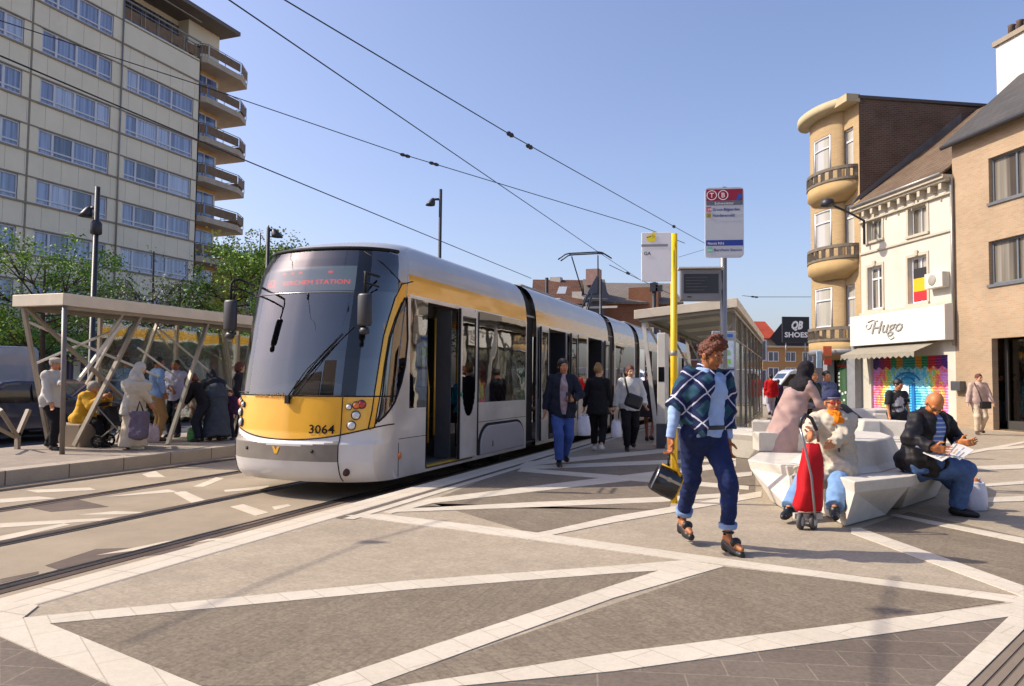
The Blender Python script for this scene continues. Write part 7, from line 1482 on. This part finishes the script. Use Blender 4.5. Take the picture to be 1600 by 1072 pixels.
# red shopping trolley between her knees
tg=G(1270,828); tt_=empty('shopping_trolley',tg,'red fabric shopping trolley with grey frame before the seated woman','trolley'); Dt=float((tg-CC)@fw)
q_=lambda px,py,dz=0:DP(px,py,Dt+dz)
red=cl('trolley_red','#b3101c',.12,.6); mb=MB(); rings=[]
for (l,r_,y,d0,d1) in((1247,1285,799,-.02,.14),(1245,1287,791,-.03,.16),(1251,1287,765,-.04,.15),(1252,1289,745,-.02,.15),(1258,1287,715,-.03,.13),(1261,1282,694,-.0,.10)):
    a,b=q_(l,y),q_(r_,y); 
    ring=[]
    for k in range(24):
        t=2*math.pi*k/24; cx_=math.copysign(abs(math.cos(t))**.55,math.cos(t)); sy_=math.copysign(abs(math.sin(t))**.55,math.sin(t)); m=(a+b)/2+(b-a)*cx_*.5+np.array([-math.sin(yaw),math.cos(yaw),0])*((d0+d1)/2+sy_*(d1-d0)/2); m=m+rt*.006*math.sin(9*t+y)+np.array([0,0,.006*math.sin(5*t+y*.3)]); ring.append(m)
    rings.append(ring)
mb.loft(rings); mb.build('bag',red,tt_)
mb=MB(); mb.path([q_(1250,668,-.03),q_(1256,690,-.06),q_(1268,745,-.07),q_(1273,800,-.05),q_(1274,812,0)],.011,8); mb.path([q_(1250,668,-.03),q_(1252,655,-.03),q_(1258,648,-.02),q_(1268,654,0),q_(1276,672,.02),q_(1279,690,.05)],.014,8); mb.build('frame',mat('trolley_steel','#8c8d92',.35,.6),tt_)
mb=MB(); mb.path([q_(1250,668,-.03),q_(1252,655,-.03),q_(1258,648,-.02),q_(1268,654,0),q_(1276,672,.02)],.017,8); mb.build('handle',plast,tt_)
mb=MB(); mb.box(q_(1262,806,.05),(.26,.05,.05),np.array([rt,np.cross(Z3,rt),Z3])); mb.path([q_(1250,818,.05),q_(1276,824,.05)],.014,8); mb.build('axle',mat('trolley_plastic','#b5b0a6',.5),tt_)
for px,py in((1271,821),(1251,817)):
    c_=q_(px,py,.02); c_[2]=.075; ax_=nz(rt*.75-np.array([-math.sin(yaw),math.cos(yaw),0])*.66); s2=np.cross(Z3,ax_); m_=MB(); m_.lathe(c_-ax_*.02,[(.001,0),(.05,0),(.072,.004),(.075,.02),(.072,.036),(.05,.04),(.001,.04)],np.array([s2,Z3,ax_]),22); wo=m_.build('wheel',mat('wheel_grey','#4f4d4b',.6),tt_); m_=MB(); m_.lathe(c_-ax_*.024+ax_*.045,[(.001,.004),(.042,.004),(.046,0)],np.array([s2,Z3,ax_]),18); m_.build('hub',mat('trolley_plastic','#b5b0a6'),wo)
# --- seated man reading
at2=DP(1440,720,7.8); at2[2]=0; hd2=158; Lf=loc_fn(at2,hd2)
J=pose(1.70,1.2,lean=12,pel=(0,0,.545),pyaw=34,head=(-30,-40,-6),rh=Lf(DP(1459,700,7.3)),lh=Lf(DP(1500,692,7.55)),rf=Lf(G(1495,806))+Z3*.09,lf=Lf(G(1522,790))+Z3*.09,re=(.9,-.6,-.5),le=(-1,-.4,-.5),rk=(-.3,.6,1),lk=(-.5,.5,1),rfd=(-.5,.85,0),lfd=(-.6,.8,0),rhd=(-.75,.6,-.15),lhd=(-.2,.95,.1),rht=(-.3,.1,.9),lht=(.5,-.1,.85),curl=(.5,.5))
s=J['s']; jk=top(J,.045,0,.08,0,.03)+[ell(J['P']+Z3*.03,(.265,.25,.165)),cap(J['hipr']+Z3*.03,J['hipr']*.65+J['knr']*.35+Z3*.02,.15,.125,fb=True)]; Ah=np.array([J['hr'],J['hd'],J['hu']])
def striped(N,L,P,O):
    tc=N.new('ShaderNodeTexCoord'); wv=N.new('ShaderNodeTexWave'); wv.wave_type='BANDS'; wv.bands_direction='Z'; wv.inputs['Scale'].default_value=7; wv.inputs['Distortion'].default_value=.6; L.new(tc.outputs['Object'],wv.inputs[0]); r=N.new('ShaderNodeValToRGB'); e=r.color_ramp.elements; e[0].color=(*srgb('#4f6aa6'),1); e[1].color=(*srgb('#a8b4cf'),1); e[0].position=.72; e[1].position=.86; L.new(wv.outputs['Fac'],r.inputs['Fac']); L.new(r.outputs[0],P.inputs['Base Color']); P.inputs['Roughness'].default_value=.9
parts=[('trousers',trousers(J,.022,.96,.02),cl('jean_mid','#46608c',.25),dict(wr=(28,.010),h=.009)),
 ('jumper',top(J,.028,.9,.05,0,.0),nmat('striped_jumper',striped),dict(wr=(22,.006),h=.01)),
 ('jacket',jk,cl('jacket_black','#1b191d',.2,.55),dict(wr=(22,.02),h=.009,subs=[ell(J['Ch']+J['sf']*.2-J['t']*.06,(.085,.2,.3),np.array([J['sx'],J['sf'],J['t']]))])),
 ('sleeve',sleeve(J,'r',.04),cl('jacket_black','#1b191d'),dict(wr=(24,.018),h=.009)),('sleeve',sleeve(J,'l',.04),cl('jacket_black','#1b191d'),dict(wr=(24,.018),h=.009)),
 ('shoes',shoes(J,big=1.05),shoe_k,dict(h=.008)),
 ('hair',[ell(hp(J,0,-.03,.0),np.array([.083,.092,.07])*s,Ah)],hair_g,dict(h=.006,cuts=[(hp(J,0,0,.02),J['hu']),(hp(J,0,.0,0),J['hd'])])),
 ('eyeglasses',[dict(cap(hp(J,-.05,.098,.008),hp(J,.05,.098,.008),.004),k=.003)]+[cap(hp(J,.055*k,.092,.01),hp(J,.08*k,.0,.01),.004) for k in(-1,1)],shoe_k,dict(h=.004,k=.003))]
r2,Mw2,_=person('bald man in a black jacket and jeans reading a magazine on the stone bench',at2,hd2,J,parts,skin('ruddy','#b3703f'),hair_g,.007,0)
pa=mat('magazine_paper','#d2cec8',.5,0,.4,.12,16); mg=empty('magazine',DP(1485,700,7.45),'open white magazine on the lap of the man in black','magazine')
for nm,pts in (('left_page',((1442,708,7.35),(1470,697,7.5),(1494,708,7.35),(1472,721,7.15))),('right_page',((1479,707,7.35),(1492,690,7.6),(1522,704,7.4),(1500,719,7.2)))):
    P=[DP(*p) for p in pts]; mb=MB(); nrm=nz(np.cross(P[1]-P[0],P[3]-P[0])); mb.prism(P,nrm*.006*(1 if nrm[2]>0 else -1)); po=mb.build('page',pa,mg)
    for k in range(4):
        a=P[0]+(P[3]-P[0])*(.15+.2*k); b_=P[1]+(P[2]-P[1])*(.15+.2*k); a,b_=a+(b_-a)*.12,a+(b_-a)*(.55 if k%2 else .85); d_=(P[3]-P[0])*.1; up2=(nrm if nrm[2]>0 else -nrm)*.0075
        m_=MB(); m_.quad(a+up2,b_+up2,b_+d_+up2,a+d_+up2); m_.build('printed_block',mat('print_%d'%(k%3),('#8e8a86','#c29a6a','#7c92a8')[k%3],.6),po,smooth=False)
# white plastic bag at his feet
def plasticbag(g,hh,w_,label,mt,seed,extra=None,rx=.75):
    r_=random.Random(seed); t=empty('carrier_bag',g,label,'carrier bag'); mb=MB(); rings=[]; n=28; ph=[r_.random()*6 for _ in range(6)]
    for f,k in((0,.85),(.04,1.0),(.3,1.04),(.6,.98),(.82,.9),(.93,.8),(1,.86)):
        rings.append([g+rt*(w_*.5*k*math.cos(a)*(1+.06*math.sin(3*a+ph[0]+f*4)))+np.array([-math.sin(yaw),math.cos(yaw),0])*(w_*.5*rx*k*math.sin(a)*(1+.07*math.sin(4*a+ph[1]+f*3)))+Z3*(hh*f+.012*math.sin(5*a+ph[2])*(f>.8)+.004*f) for a in np.linspace(0,2*math.pi,n,endpoint=False)])
    mb.loft(rings,0,True,True,True); mb.build('bag',mt,t)
    mb=MB(); 
    for sg_ in(-1,1): mb.path([g+rt*(w_*.3*sg_)+Z3*hh*.95,g+rt*(w_*.22*sg_)+Z3*(hh*1.12),g+rt*(w_*.08*sg_)+Z3*(hh*1.1),g+rt*(w_*.1*sg_)+Z3*hh*.95],.012,6)
    mb.build('handle',mt,t); return t
wb=mat('plastic_white','#d3d0d8',.35,0,.5,.08,14,.5,25)
g=G(1524,797); bgx=plasticbag(g,.30,.24,'white plastic carrier bag on the ground at the reading man\'s feet',wb,1); mb=MB(); c_=g+Z3*.31; mb.lathe(c_,[(.001,-.04),(.04,-.02),(.045,.0),(.03,.03),(.001,.035)],None,12); mb.build('bread',mat('bread_crust','#b0632a',.7,var=.3),bgx)
# --- simpler walkers
def walk(H=1.68,g=1.,st=.22,lead='r',arm=.12,**k):
    s=H/1.7; f=1 if lead=='r' else -1
    d=dict(rf=(.085,st*f,.085*s+(0 if f>0 else .05)),lf=(-.085,-st*f,.085*s+(0 if f<0 else .05)),rh=(.24*s,-arm*f+.03,.83*s),lh=(-.24*s,arm*f+.03,.83*s),pel=(0,0,.915*s)); d.update(k); return pose(H,g,**d)
def simple(label,at,hd,J,topm,botm,hairm,sk,shoem=shoe_k,h=.014,sl=1.,drop=.1,bust=0,hairo=dict(),extra=(),hem=.97,wide=.01,tinf=.02,skirt_=None,group=None,noh=False,hands=(1,1)):
    P=[('top',top(J,tinf,sl,drop,bust,.01),topm,dict(wr=(26,.008)))]
    P.append(('skirt',skirt_,botm,dict(wr=(18,.012))) if skirt_ else ('trousers',trousers(J,.014,hem,wide),botm,dict(wr=(26,.007))))
    P.append(('shoes',shoes(J),shoem,dict()))
    if not noh: P.append(('hair',hairp(J,hairo.get('vol',1.),hairo.get('back',0))+list(hairo.get('add',())),hairm,dict(wr=(70,.006),subs=facecut(J,-.04,.05,.075,.075,.1),h=min(h,.011))))
    P+=list(extra); return person(label,at,hd,J,P,sk,hairm,h,1 if bust else 0,group,hands,fr=1.15)
def gp_(px,py): return G(px,py)
# woman in open navy jacket
a=gp_(878,727); Lf=loc_fn(a,172); J=walk(1.70,1.05,.2,'r',0,lh=(-.10,.26,1.05),le=(-.9,-.4,-.3),rh=(.30,.02,.80),head=(8,0,0),lhd=(.8,.5,.2),lht=(0,0,1)); s=J['s']
jko=top(J,.035,0,.15,0,.03)
simple('woman in an open navy jacket, printed top and blue jeans walking beside the tram',a,172,J,cl('print_top','#a08d93',.35),cl('jean_blue','#3f5590',.12),hair_b,sk_tan,bust=.7,h=.011,tinf=.006,drop=.1,hairo=dict(vol=1.07,back=.4),extra=[('sleeve',sleeve(J,'r',.03),navy,dict(wr=(24,.01))),('sleeve',sleeve(J,'l',.03),navy,dict(wr=(24,.01))),('jacket',jko,navy,dict(wr=(24,.014),h=.011,subs=[ell(J['Ch']+J['sf']*.22-J['t']*.12,(.075,.22,.42),np.array([J['sx'],J['sf'],J['t']]))]))])
g=lw(np.array(Matrix.Translation(Vector(a))@Matrix.Rotation(yaw-math.radians(172),4,'Z')),J['wrl']+J['hddl']*.09); ph=MB(); ph.box(g+Z3*.03-fw*.02,(.075,.012,.14),np.array([rt,np.cross(Z3,rt),Z3])); tag(ph.build('mobile_phone',blackp),'black phone in the hand of the woman in the open navy jacket','phone')
# woman in black seen from behind
a=gp_(934,706); J=walk(1.66,1.0,.2,'l',.1,head=(-35,0,0),lh=(-.27,.1,.86)); s=J['s']
simple('woman in long black clothes and white trainers walking away by the tram',a,12,J,blk,blk,hair_bl,sk_pale,shoe_w,h=.012,drop=.2,bust=.6,hem=.86,hairo=dict(vol=1.02,add=[ell(J['Hd']+J['hu']*.13*s-J['hd']*.03*s,(.055,.055,.045))]),extra=[('tunic',skirt(J,.72,.17,.23),blk,dict(wr=(20,.012)))])
plasticbag(DP(912,672,13.7)-Z3*.10,.34,.24,'white plastic carrier bag hanging beside the woman in black',wb,3)
# woman in white jumper with shoulder bag
a=gp_(984,703); J=walk(1.66,1.12,.2,'r',.05,head=(8,-3,0),rh=(.3,.05,.82),lh=(-.28,.15,.9)); s=J['s']
simple('woman in a white jumper with a black shoulder bag beside the tram',a,180,J,whc,blk,hair_br,sk_pale,h=.012,drop=.12,bust=.9,tinf=.035,hairo=dict(vol=1.04,back=.3))
hbg=empty('shoulder_bag',DP(989,625,14.2),'black shoulder bag across the woman in the white jumper','bag'); c_=DP(990,627,14.25); mb=MB(); mb.box(c_,(.32,.14,.26),np.array([nz(rt-Z3*.35),np.cross(nz(rt*.35+Z3),nz(rt-Z3*.35)),nz(rt*.35+Z3)])); mb.build('body',shoe_k,hbg,bevel=.05); mb=MB(); mb.path([DP(983,620,14.2),DP(978,600,14.25),DP(974,582,14.4),DP(976,575,14.6)],.02,6); mb.build('strap',shoe_k,hbg)
plasticbag(DP(963,681,14.3)-Z3*.03,.30,.2,'small white carrier bag held by the woman in the white jumper',wb,4)
# person stepping behind the shelter leg
a=gp_(1014,690); J=walk(1.62,1.0,.22,'l'); simple('person in dark coat with bare legs stepping behind the shelter leg',a,20,J,cl('coat_dark','#2b2529',.15),cl('coat_dark','#2b2529',.15),hair_b,skin('leg','#9a5a48'),shoe_k,skirt_=skirt(J,.55,.17,.24),drop=.15)
# woman in pink abaya and black hijab
def robe(J,zh,r1,inf=.03,dy=0.,dx=0): return top(J,inf,1.,.05,.8,.02)+skirt(J,zh,.19,r1,dy,dx,.9,.1)
def hijab(J,drop=.22,vol=1.0,chest=.15):
    chest+=.25
    s=J['s']; A_=np.array([J['hr'],J['hd'],J['hu']]); return [ell(hp(J,0,-.012,.025),np.array([.099,.118,.125])*s*vol,A_),cap(hp(J,0,-.02,-.06),J['N']-J['t']*.02,.10*s,.12*s),cap(J['N']-J['t']*.03,J['Ch']+J['t']*.04,.13*s,(.14+chest*.15)*s,flat=(J['sf'],.9)),cap(J['shr']*.75+J['N']*.25-J['t']*.02,J['shl']*.75+J['N']*.25-J['t']*.02,.105*s)]
a=DP(1236,600,10.2); a[2]=0; J=pose(1.68,.95,lean=20,pel=(0,.0,.90),head=(-5,-6,0),rh=(.18,.52,1.0),lh=(-.18,.5,1.0),rf=(.1,.22,.085),lf=(-.1,-.3,.12),re=(.5,-.6,-1),le=(-.5,-.6,-1)); s=J['s']
pinkm=cl('abaya_pink','#a58a84',.07); person('woman in a dusty pink robe and black headscarf leaning forward behind the bench',a,80,J,[('robe',robe(J,.1,.30,.018,-.28),pinkm,dict(wr=(16,.018),h=.013,k=.04)),('shoes',shoes(J),shoe_k,{}),('headscarf',hijab(J,.22,.98,-.05),cl('scarf_black','#1d1a20',.12),dict(wr=(34,.01),h=.01,subs=facecut(J,-.02,.075,.07,.09,.095)))],sk_tan,hair_b,.012,1)
# pushchair pushed by her
pc=DP(1283,655,10.7); pc[2]=0
def pushchair(b,label,hd,mt,sc=1.):
    t=empty('pushchair',b,label,'pushchair','pushchairs',yaw-math.radians(hd)); A=np.array(WM[t.name])[:3,:3]; P=lambda x,y,z:b+A@np.array([x,y,z])*sc
    mb=MB(); 
    for k in(-1,1): mb.path([P(.24*k,-.42,1.02),P(.24*k,-.3,.9),P(.22*k,.42,.16)],.014,6); mb.path([P(.22*k,.1,.52),P(.24*k,-.34,.16)],.014,6)
    mb.path([P(-.24,-.42,1.02),P(.24,-.42,1.02)],.018,6); mb.path([P(-.24,-.34,.16),P(.24,-.34,.16)],.012,6); mb.build('frame',galv,t)
    mb=MB(); mb.loft([[P(x,y,z) for y,z in((-.22,.95),(-.12,.55),(.2,.5),(.38,.3),(.42,.33),(.24,.58),(-.05,.62),(-.14,.98))] for x in(-.19,.19)],0,False); mb.build('seat',mt,t,bevel=.02)
    mb=MB(); mb.loft([[P(x,-.15+.33*math.sin(a),.78+.3*math.cos(a)) for x in(-.21,-.1,.1,.21)] for a in np.linspace(-.9,1.25,10)],0,True,False,False); mb.build('hood',mt,t)
    for x,y,r in((-.24,-.34,.15),(.24,-.34,.15),(-.22,.42,.11),(.22,.42,.11)):
        m_=MB(); m_.lathe(P(x-.02,y,r),[(r*.72*sc,0),(r*sc,.005),(r*sc,.035*sc),(r*.72*sc,.04*sc),(r*.72*sc,0)],np.array([A@Y3,A@Z3,A@X3]),20,0,False); wo=m_.build('wheel',rubber,t); m_=MB()
        for k in range(5): an=k*2*math.pi/5; m_.path([P(x,y,r),P(x,y+math.cos(an)*r*.74,r+math.sin(an)*r*.74)],.008,5)
        m_.path([P(x-.03,y,r),P(x+.03,y,r)],.02,8); m_.build('rim',chrome,wo)
    return t
pushchair(pc,'dark pushchair in front of the woman in the dusty pink robe',65,cl('pram_black','#242126',.3))
a=DP(1268,600,13.4); a[2]=0; J=walk(1.6,1.1,.1,'r',0); simple('person in a dark patterned jacket behind the woman in pink',a,150,J,cl('dark_green','#2a332c',.5),cl('trouser_yellow','#8f7a2c',.3),hair_bl,sk_tan,shoe_k,drop=.12)
a=DP(1291,600,16.); a[2]=0; J=walk(1.62,1.05,.12,'l',.05); simple('person in a navy and white top farther behind the pushchair',a,175,J,cl('navy_white','#5c627a',.5),blk,hair_b,sk_tan)
# man in red jacket walking away
a=gp_(1205,650); J=walk(1.70,1.05,.15,'r',.05); simple('man in a bright red jacket and grey trousers walking away down the street',a,5,J,cl('red','#b8141c',.1),cl('grey_trouser','#a9a3b3',.12),hair_b,sk_tan,shoe_k,h=.02,drop=.16,tinf=.04)
a=gp_(1216,648); J=walk(1.5,1.0,.12,'l',.05); simple('person in dark purple beside the man in red',a,5,J,cl('purple_dark','#4a3550',.2),navy,hair_b,sk_tan,h=.022)
# boy in printed black shirt
def printm(N,L,P,O):
    tc=N.new('ShaderNodeTexCoord'); v=N.new('ShaderNodeTexNoise'); v.inputs['Scale'].default_value=9; v.inputs['Detail'].default_value=5; L.new(tc.outputs['Object'],v.inputs[0]); gr=N.new('ShaderNodeVectorMath'); gr.operation='DISTANCE'; L.new(tc.outputs['Object'],gr.inputs[0]); gr.inputs[1].default_value=(-.01,.16,1.0)
    m=N.new('ShaderNodeMath'); m.operation='MULTIPLY_ADD'; L.new(gr.outputs['Value'],m.inputs[0]); m.inputs[1].default_value=-1.6; m.inputs[2].default_value=.29; a_=N.new('ShaderNodeMath'); a_.operation='ADD'; L.new(m.outputs[0],a_.inputs[0]); L.new(v.outputs['Fac'],a_.inputs[1]); r=N.new('ShaderNodeValToRGB'); e=r.color_ramp.elements; e[0].position=.52; e[1].position=.60; e[0].color=(*srgb('#19181b'),1); e[1].color=(*srgb('#b0acaf'),1); L.new(a_.outputs[0],r.inputs['Fac']); L.new(r.outputs[0],P.inputs['Base Color']); P.inputs['Roughness'].default_value=.85
a=DP(1401,600,14.0); a[2]=0; J=pose(1.44,1.0,head=(25,-14,0),rh=(.2,.1,.66),lh=(-.2,.12,.66)); simple('boy in a black T-shirt with a white print behind the benches',a,178,J,nmat('printed_black_tee',printm),jeand,hair_b,sk_tan,h=.011,sl=.42,drop=.1,hairo=dict(vol=1.04))
# person bent over in black on the second bench
a=DP(1342,640,13.2); a[2]=0; J=pose(1.7,1.2,lean=48,pel=(0,0,.56),head=(0,-25,0),rf=(.12,.42,.085),lf=(-.12,.4,.085),rk=(.1,.7,1),lk=(-.1,.7,1),rh=(.14,.5,.62),lh=(-.14,.52,.62)); simple('person in a black jacket bent forward on the middle stone bench',a,300,J,cl('black_blue','#20212c',.2,.6),blk,hair_b,sk_tan,h=.013,tinf=.06,drop=.12)
# woman in pale jacket at the right
a=gp_(1530,679); J=walk(1.66,1.1,.1,'r',.08,head=(18,-4,0),rh=(.3,.08,.84),lh=(-.28,.18,.86)); simple('woman in a pale pink jacket and cream trousers walking past the tan brick building',a,190,J,cl('jacket_pink','#b59d92',.1),cl('trouser_cream','#c9b7a0',.07),hair_br,sk_pale,shoe_b,h=.014,drop=.14,bust=.7,tinf=.035,hairo=dict(vol=1.03))
cbg=empty('shoulder_bag',DP(1540,633,20.3),'small black bag at the hip of the woman in the pale pink jacket','bag'); c_=DP(1540,633,20.3); mb=MB(); mb.box(c_,(.27,.12,.2),np.array([rt,np.cross(Z3,rt),Z3])); mb.build('body',shoe_k,cbg,bevel=.03); mb=MB(); mb.path([c_-rt*.1+Z3*.1,DP(1529,612,20.4),DP(1522,598,20.6)],.018,6); mb.build('strap',shoe_b,cbg)
for px,D_,l,m1 in((1563,23.6,'person in dark clothes standing inside the glass shopfront','#25282a'),(1584,24.2,'person in a brown coat inside the glass shopfront, farther right','#3a2f28')):
    a=DP(px,600,D_); a[2]=0.05; J=pose(1.66,1.05); simple(l,a,170,J,cl('shop'+m1[1:],m1,.3),cl('trouser_shop','#55585c',.2),hair_b,sk_tan,h=.022)
# --- far platform
# old man leaning on the post
a=G(79,703); hd=100; Lf=loc_fn(a,hd); J=pose(1.68,1.1,lean=2,pel=(0,-.02,.90),head=(0,-4,0),lh=Lf(PX(96,623,-11.8)),rh=(.22,.18,.78),le=(-.3,-.6,-1),rf=(.09,.12,.085),lf=(-.09,-.14,.13),rk=(0,1,.2),lhd=(0,1,.3),curl=(.4,1.1)); s=J['s']
hat=[('cap',[ell(hp(J,0,.01,.075),np.array([.1,.125,.055])*s,np.array([J['hr'],J['hd'],J['hu']])),cap(hp(J,0,.09,.055),hp(J,0,.13,.045),.045*s,.03*s,flat=(J['hu'],.4))],cl('cap_grey','#a39d96',.12),dict(h=.011))]
simple('old man in a flat cap and white jacket leaning on the shelter post',a,hd,J,cl('jacket_white','#bab7b1',.06),blk,hair_g,sk_tan,h=.012,drop=.13,tinf=.04,extra=hat)
# seated woman in yellow
a=G(130,697); a[2]=0; hd=98; J=pose(1.6,1.2,lean=16,pel=(0,-.02,.53),head=(0,-12,0),rh=(.1,.42,.93),lh=(-.1,.44,.95),rf=(.12,.5,.085),lf=(-.1,.36,.085),rk=(.1,.7,1),lk=(-.1,.7,1),re=(.6,-.3,-1),le=(-.6,-.3,-1)); simple('grey haired woman in a yellow coat sitting under the far shelter',a,hd,J,cl('coat_yellow','#c7982e',.12),blk,hair_g,sk_tan,h=.012,tinf=.055,drop=.1,hairo=dict(vol=1.06,back=.3),extra=[('coat_tail',[ell(J['P'],(.24,.25,.16)),cap(J['hipr'],J['knr']*.5+J['hipr']*.5,.14,.12,fb=True),cap(J['hipl'],J['knl']*.5+J['hipl']*.5,.14,.12,fb=True)],cl('coat_yellow','#c7982e'),dict(wr=(20,.014)))])
pushchair(G(182,699),'dark pushchair between the yellow coat and the white robe',95,cl('pram_grey','#2b2a2e',.3),.8)
# woman in white robe
a=G(208,702); J=pose(1.6,1.1,lean=4,pel=(0,0,.86),head=(-6,-8,0),rh=(.16,.3,.75),lh=(-.18,.3,.75)); s=J['s']; wr_=cl('robe_white','#b8ac97',.08)
person('woman in a long white robe and headscarf seen from the side on the far platform',a,60,J,[('robe',robe(J,.06,.27,.04),wr_,dict(wr=(16,.018),h=.013,k=.04)),('shoes',shoes(J),shoe_w,{}),('headscarf',hijab(J,.3,1.03,.9)+[cap(J['N']-J['sf']*.08,J['P']-J['sf']*.16-Z3*.25,.13,.2,flat=(J['sf'],.5),fb=True)],cl('scarf_white','#b9b4a9',.06),dict(wr=(26,.014),h=.012,subs=facecut(J,-.03,.075,.058,.06,.08)))],sk_tan,hair_b,.013,1)
sb_=empty('shoulder_bag',DP(218,668,13.6),'grey purple cloth bag hanging in front of the white robe','bag'); c_=DP(217,664,13.55); V,Q,_=sdf_mesh([boxp(c_,(.11,.05,.20),np.array([rt,np.cross(Z3,rt),Z3]),.05),ell(c_-Z3*.14,(.17,.1,.14))],.013,.04,wr=(25,.012)); rawmesh('body',V,Q,cl('bag_mauve','#5d5566',.15),sb_); mb=MB(); mb.path([c_+Z3*.2-rt*.06,c_+Z3*.42,c_+Z3*.22+rt*.08],.014,6); mb.build('strap',navy,sb_)
# man in blue shirt
a=G(243,689); J=pose(1.76,1.1,lean=-2,head=(-20,-6,0),rh=(.34,.02,1.02),re=(1,-.6,.1),lh=(-.25,.1,.85)); simple('man in a pale blue shirt and beige chinos with a hand on his hip',a,45,J,cl('shirt_paleblue','#7f9ac4',.08),cl('chino','#a98457',.1),hair_b,sk_br,shoe_b,h=.012,drop=.14,tinf=.025)
g=G(247,690); plasticbag(g+fw*-.25*np.array([1,1,0]),.34,.26,'striped pale carrier bag standing by the man in the blue shirt',mat('bag_stripe','#b9a8b4',.5,0,.4,.3,18),6)
# man with folded arms
a=G(272,683); J=pose(1.72,1.05,head=(12,0,0),rh=(-.1,.26,1.06),lh=(.12,.22,1.04),re=(1,-.1,-.4),le=(-1,-.1,-.4)); simple('man with folded arms in a white open shirt beside the man in blue',a,190,J,cl('shirt_lilac','#b9b3c9',.1),navy,hair_b,sk_br,h=.012,drop=.12,sl=.72,tinf=.028)
# bending woman in grey robe
a=G(335,688); J=pose(1.64,1.2,lean=38,pel=(0,-.1,.88),head=(0,-20,0),rh=(.18,.62,.72),lh=(-.18,.62,.72)); gm=cl('robe_grey','#3f4650',.1); person('woman in a long dark grey robe bending over among the bags',a,318,J,[('robe',robe(J,.08,.30,.04,-.05),gm,dict(wr=(16,.016),h=.013,k=.04)),('shoes',shoes(J),shoe_b,{}),('headscarf',hijab(J,.2,1.02,.5),cl('scarf_dark','#23242c',.1),dict(wr=(30,.01),h=.012,subs=facecut(J,-.03,.07,.06,.06,.085)))],sk_tan,hair_b,.013,1)
a=G(312,690); J=pose(1.5,1.0,lean=24,pel=(0,-.05,.8),head=(0,-24,0),rh=(.16,.4,.72),lh=(-.16,.4,.72)); simple('woman with brown hair in a black top stooping beside the grey robe',a,265,J,blk,navy,hair_br,sk_tan,h=.013,hairo=dict(vol=1.06,back=1.))
a=G(303,680); J=pose(1.25,1.0,lean=10,pel=(0,0,.68),head=(0,-10,0)); simple('fair haired child in a beige top beside the stooping woman',a,90,J,cl('top_beige','#a08b78',.15),cl('trouser_tan','#8c6a55',.12),hair_bl,sk_pale,h=.013,hairo=dict(vol=1.06,back=.7))
plasticbag(G(300,690),.26,.2,'green and white shopping bag on the far platform by the grey robe',mat('bag_green','#4f8a4a',.5,0,.4,.4,16),8)
# woman and child by the tram front
a=G(371,684); J=pose(1.68,1.05,head=(30,0,0),lh=(-.2,.3,.9)); simple('woman in a black and white jacket half hidden by the tram front',a,80,J,cl('jacket_bw','#26252c',.25),blk,hair_br,sk_pale,h=.013,tinf=.03,hairo=dict(vol=1.02,back=.5),extra=[('collar_stripe',[cap(J['Ch']+J['sx']*.08+J['sf']*.13,J['N']+J['sx']*.07,.03),cap(J['Ch']+J['sx']*.08+J['sf']*.13,J['Ch']-J['sx']*.06+J['sf']*.16+J['t']*.1,.03)],whc,{})])
a=G(366,686); J=pose(1.08,1.05,pel=(0,0,.58)); simple('small child in a purple coat in front of the black and white jacket',a+np.array([.0,-.15,0]),200,J,cl('coat_purple','#3d2540',.15),navy,hair_br,sk_pale,h=.013,tinf=.04,drop=.16)
# passengers in the tram
for i,(y,c,l) in enumerate(((11.95,'#12a0c8','passenger in a turquoise top behind the front saloon window'),(12.55,'#c5bccb','passenger in a white shirt in the tram, nearer the turquoise top'),(12.95,'#cdbfc6','passenger in a white shirt in the tram, farther along the window'),(16.0,'#4a3a33','passenger in brown standing inside the middle tram doors'),(10.25,'#2a2022','passenger in dark clothes standing inside the front tram door'))):
    st=i>2; J=pose(1.66,1.05,pel=(0,0,.93 if st else .62),rf=(.1,.0 if st else .35,.085),lf=(-.1,0 if st else .35,.085),rk=(.1,.7,1),lk=(-.1,.7,1),rh=(.2,.1 if st else .3,.8),lh=(-.2,.1 if st else .3,.8)); simple(l,(TX+(.78 if not st else .35),y,.14),20,J,cl('passenger%d'%i,c,.1),navy,hair_b,sk_tan,h=.02,group='passengers in the tram')
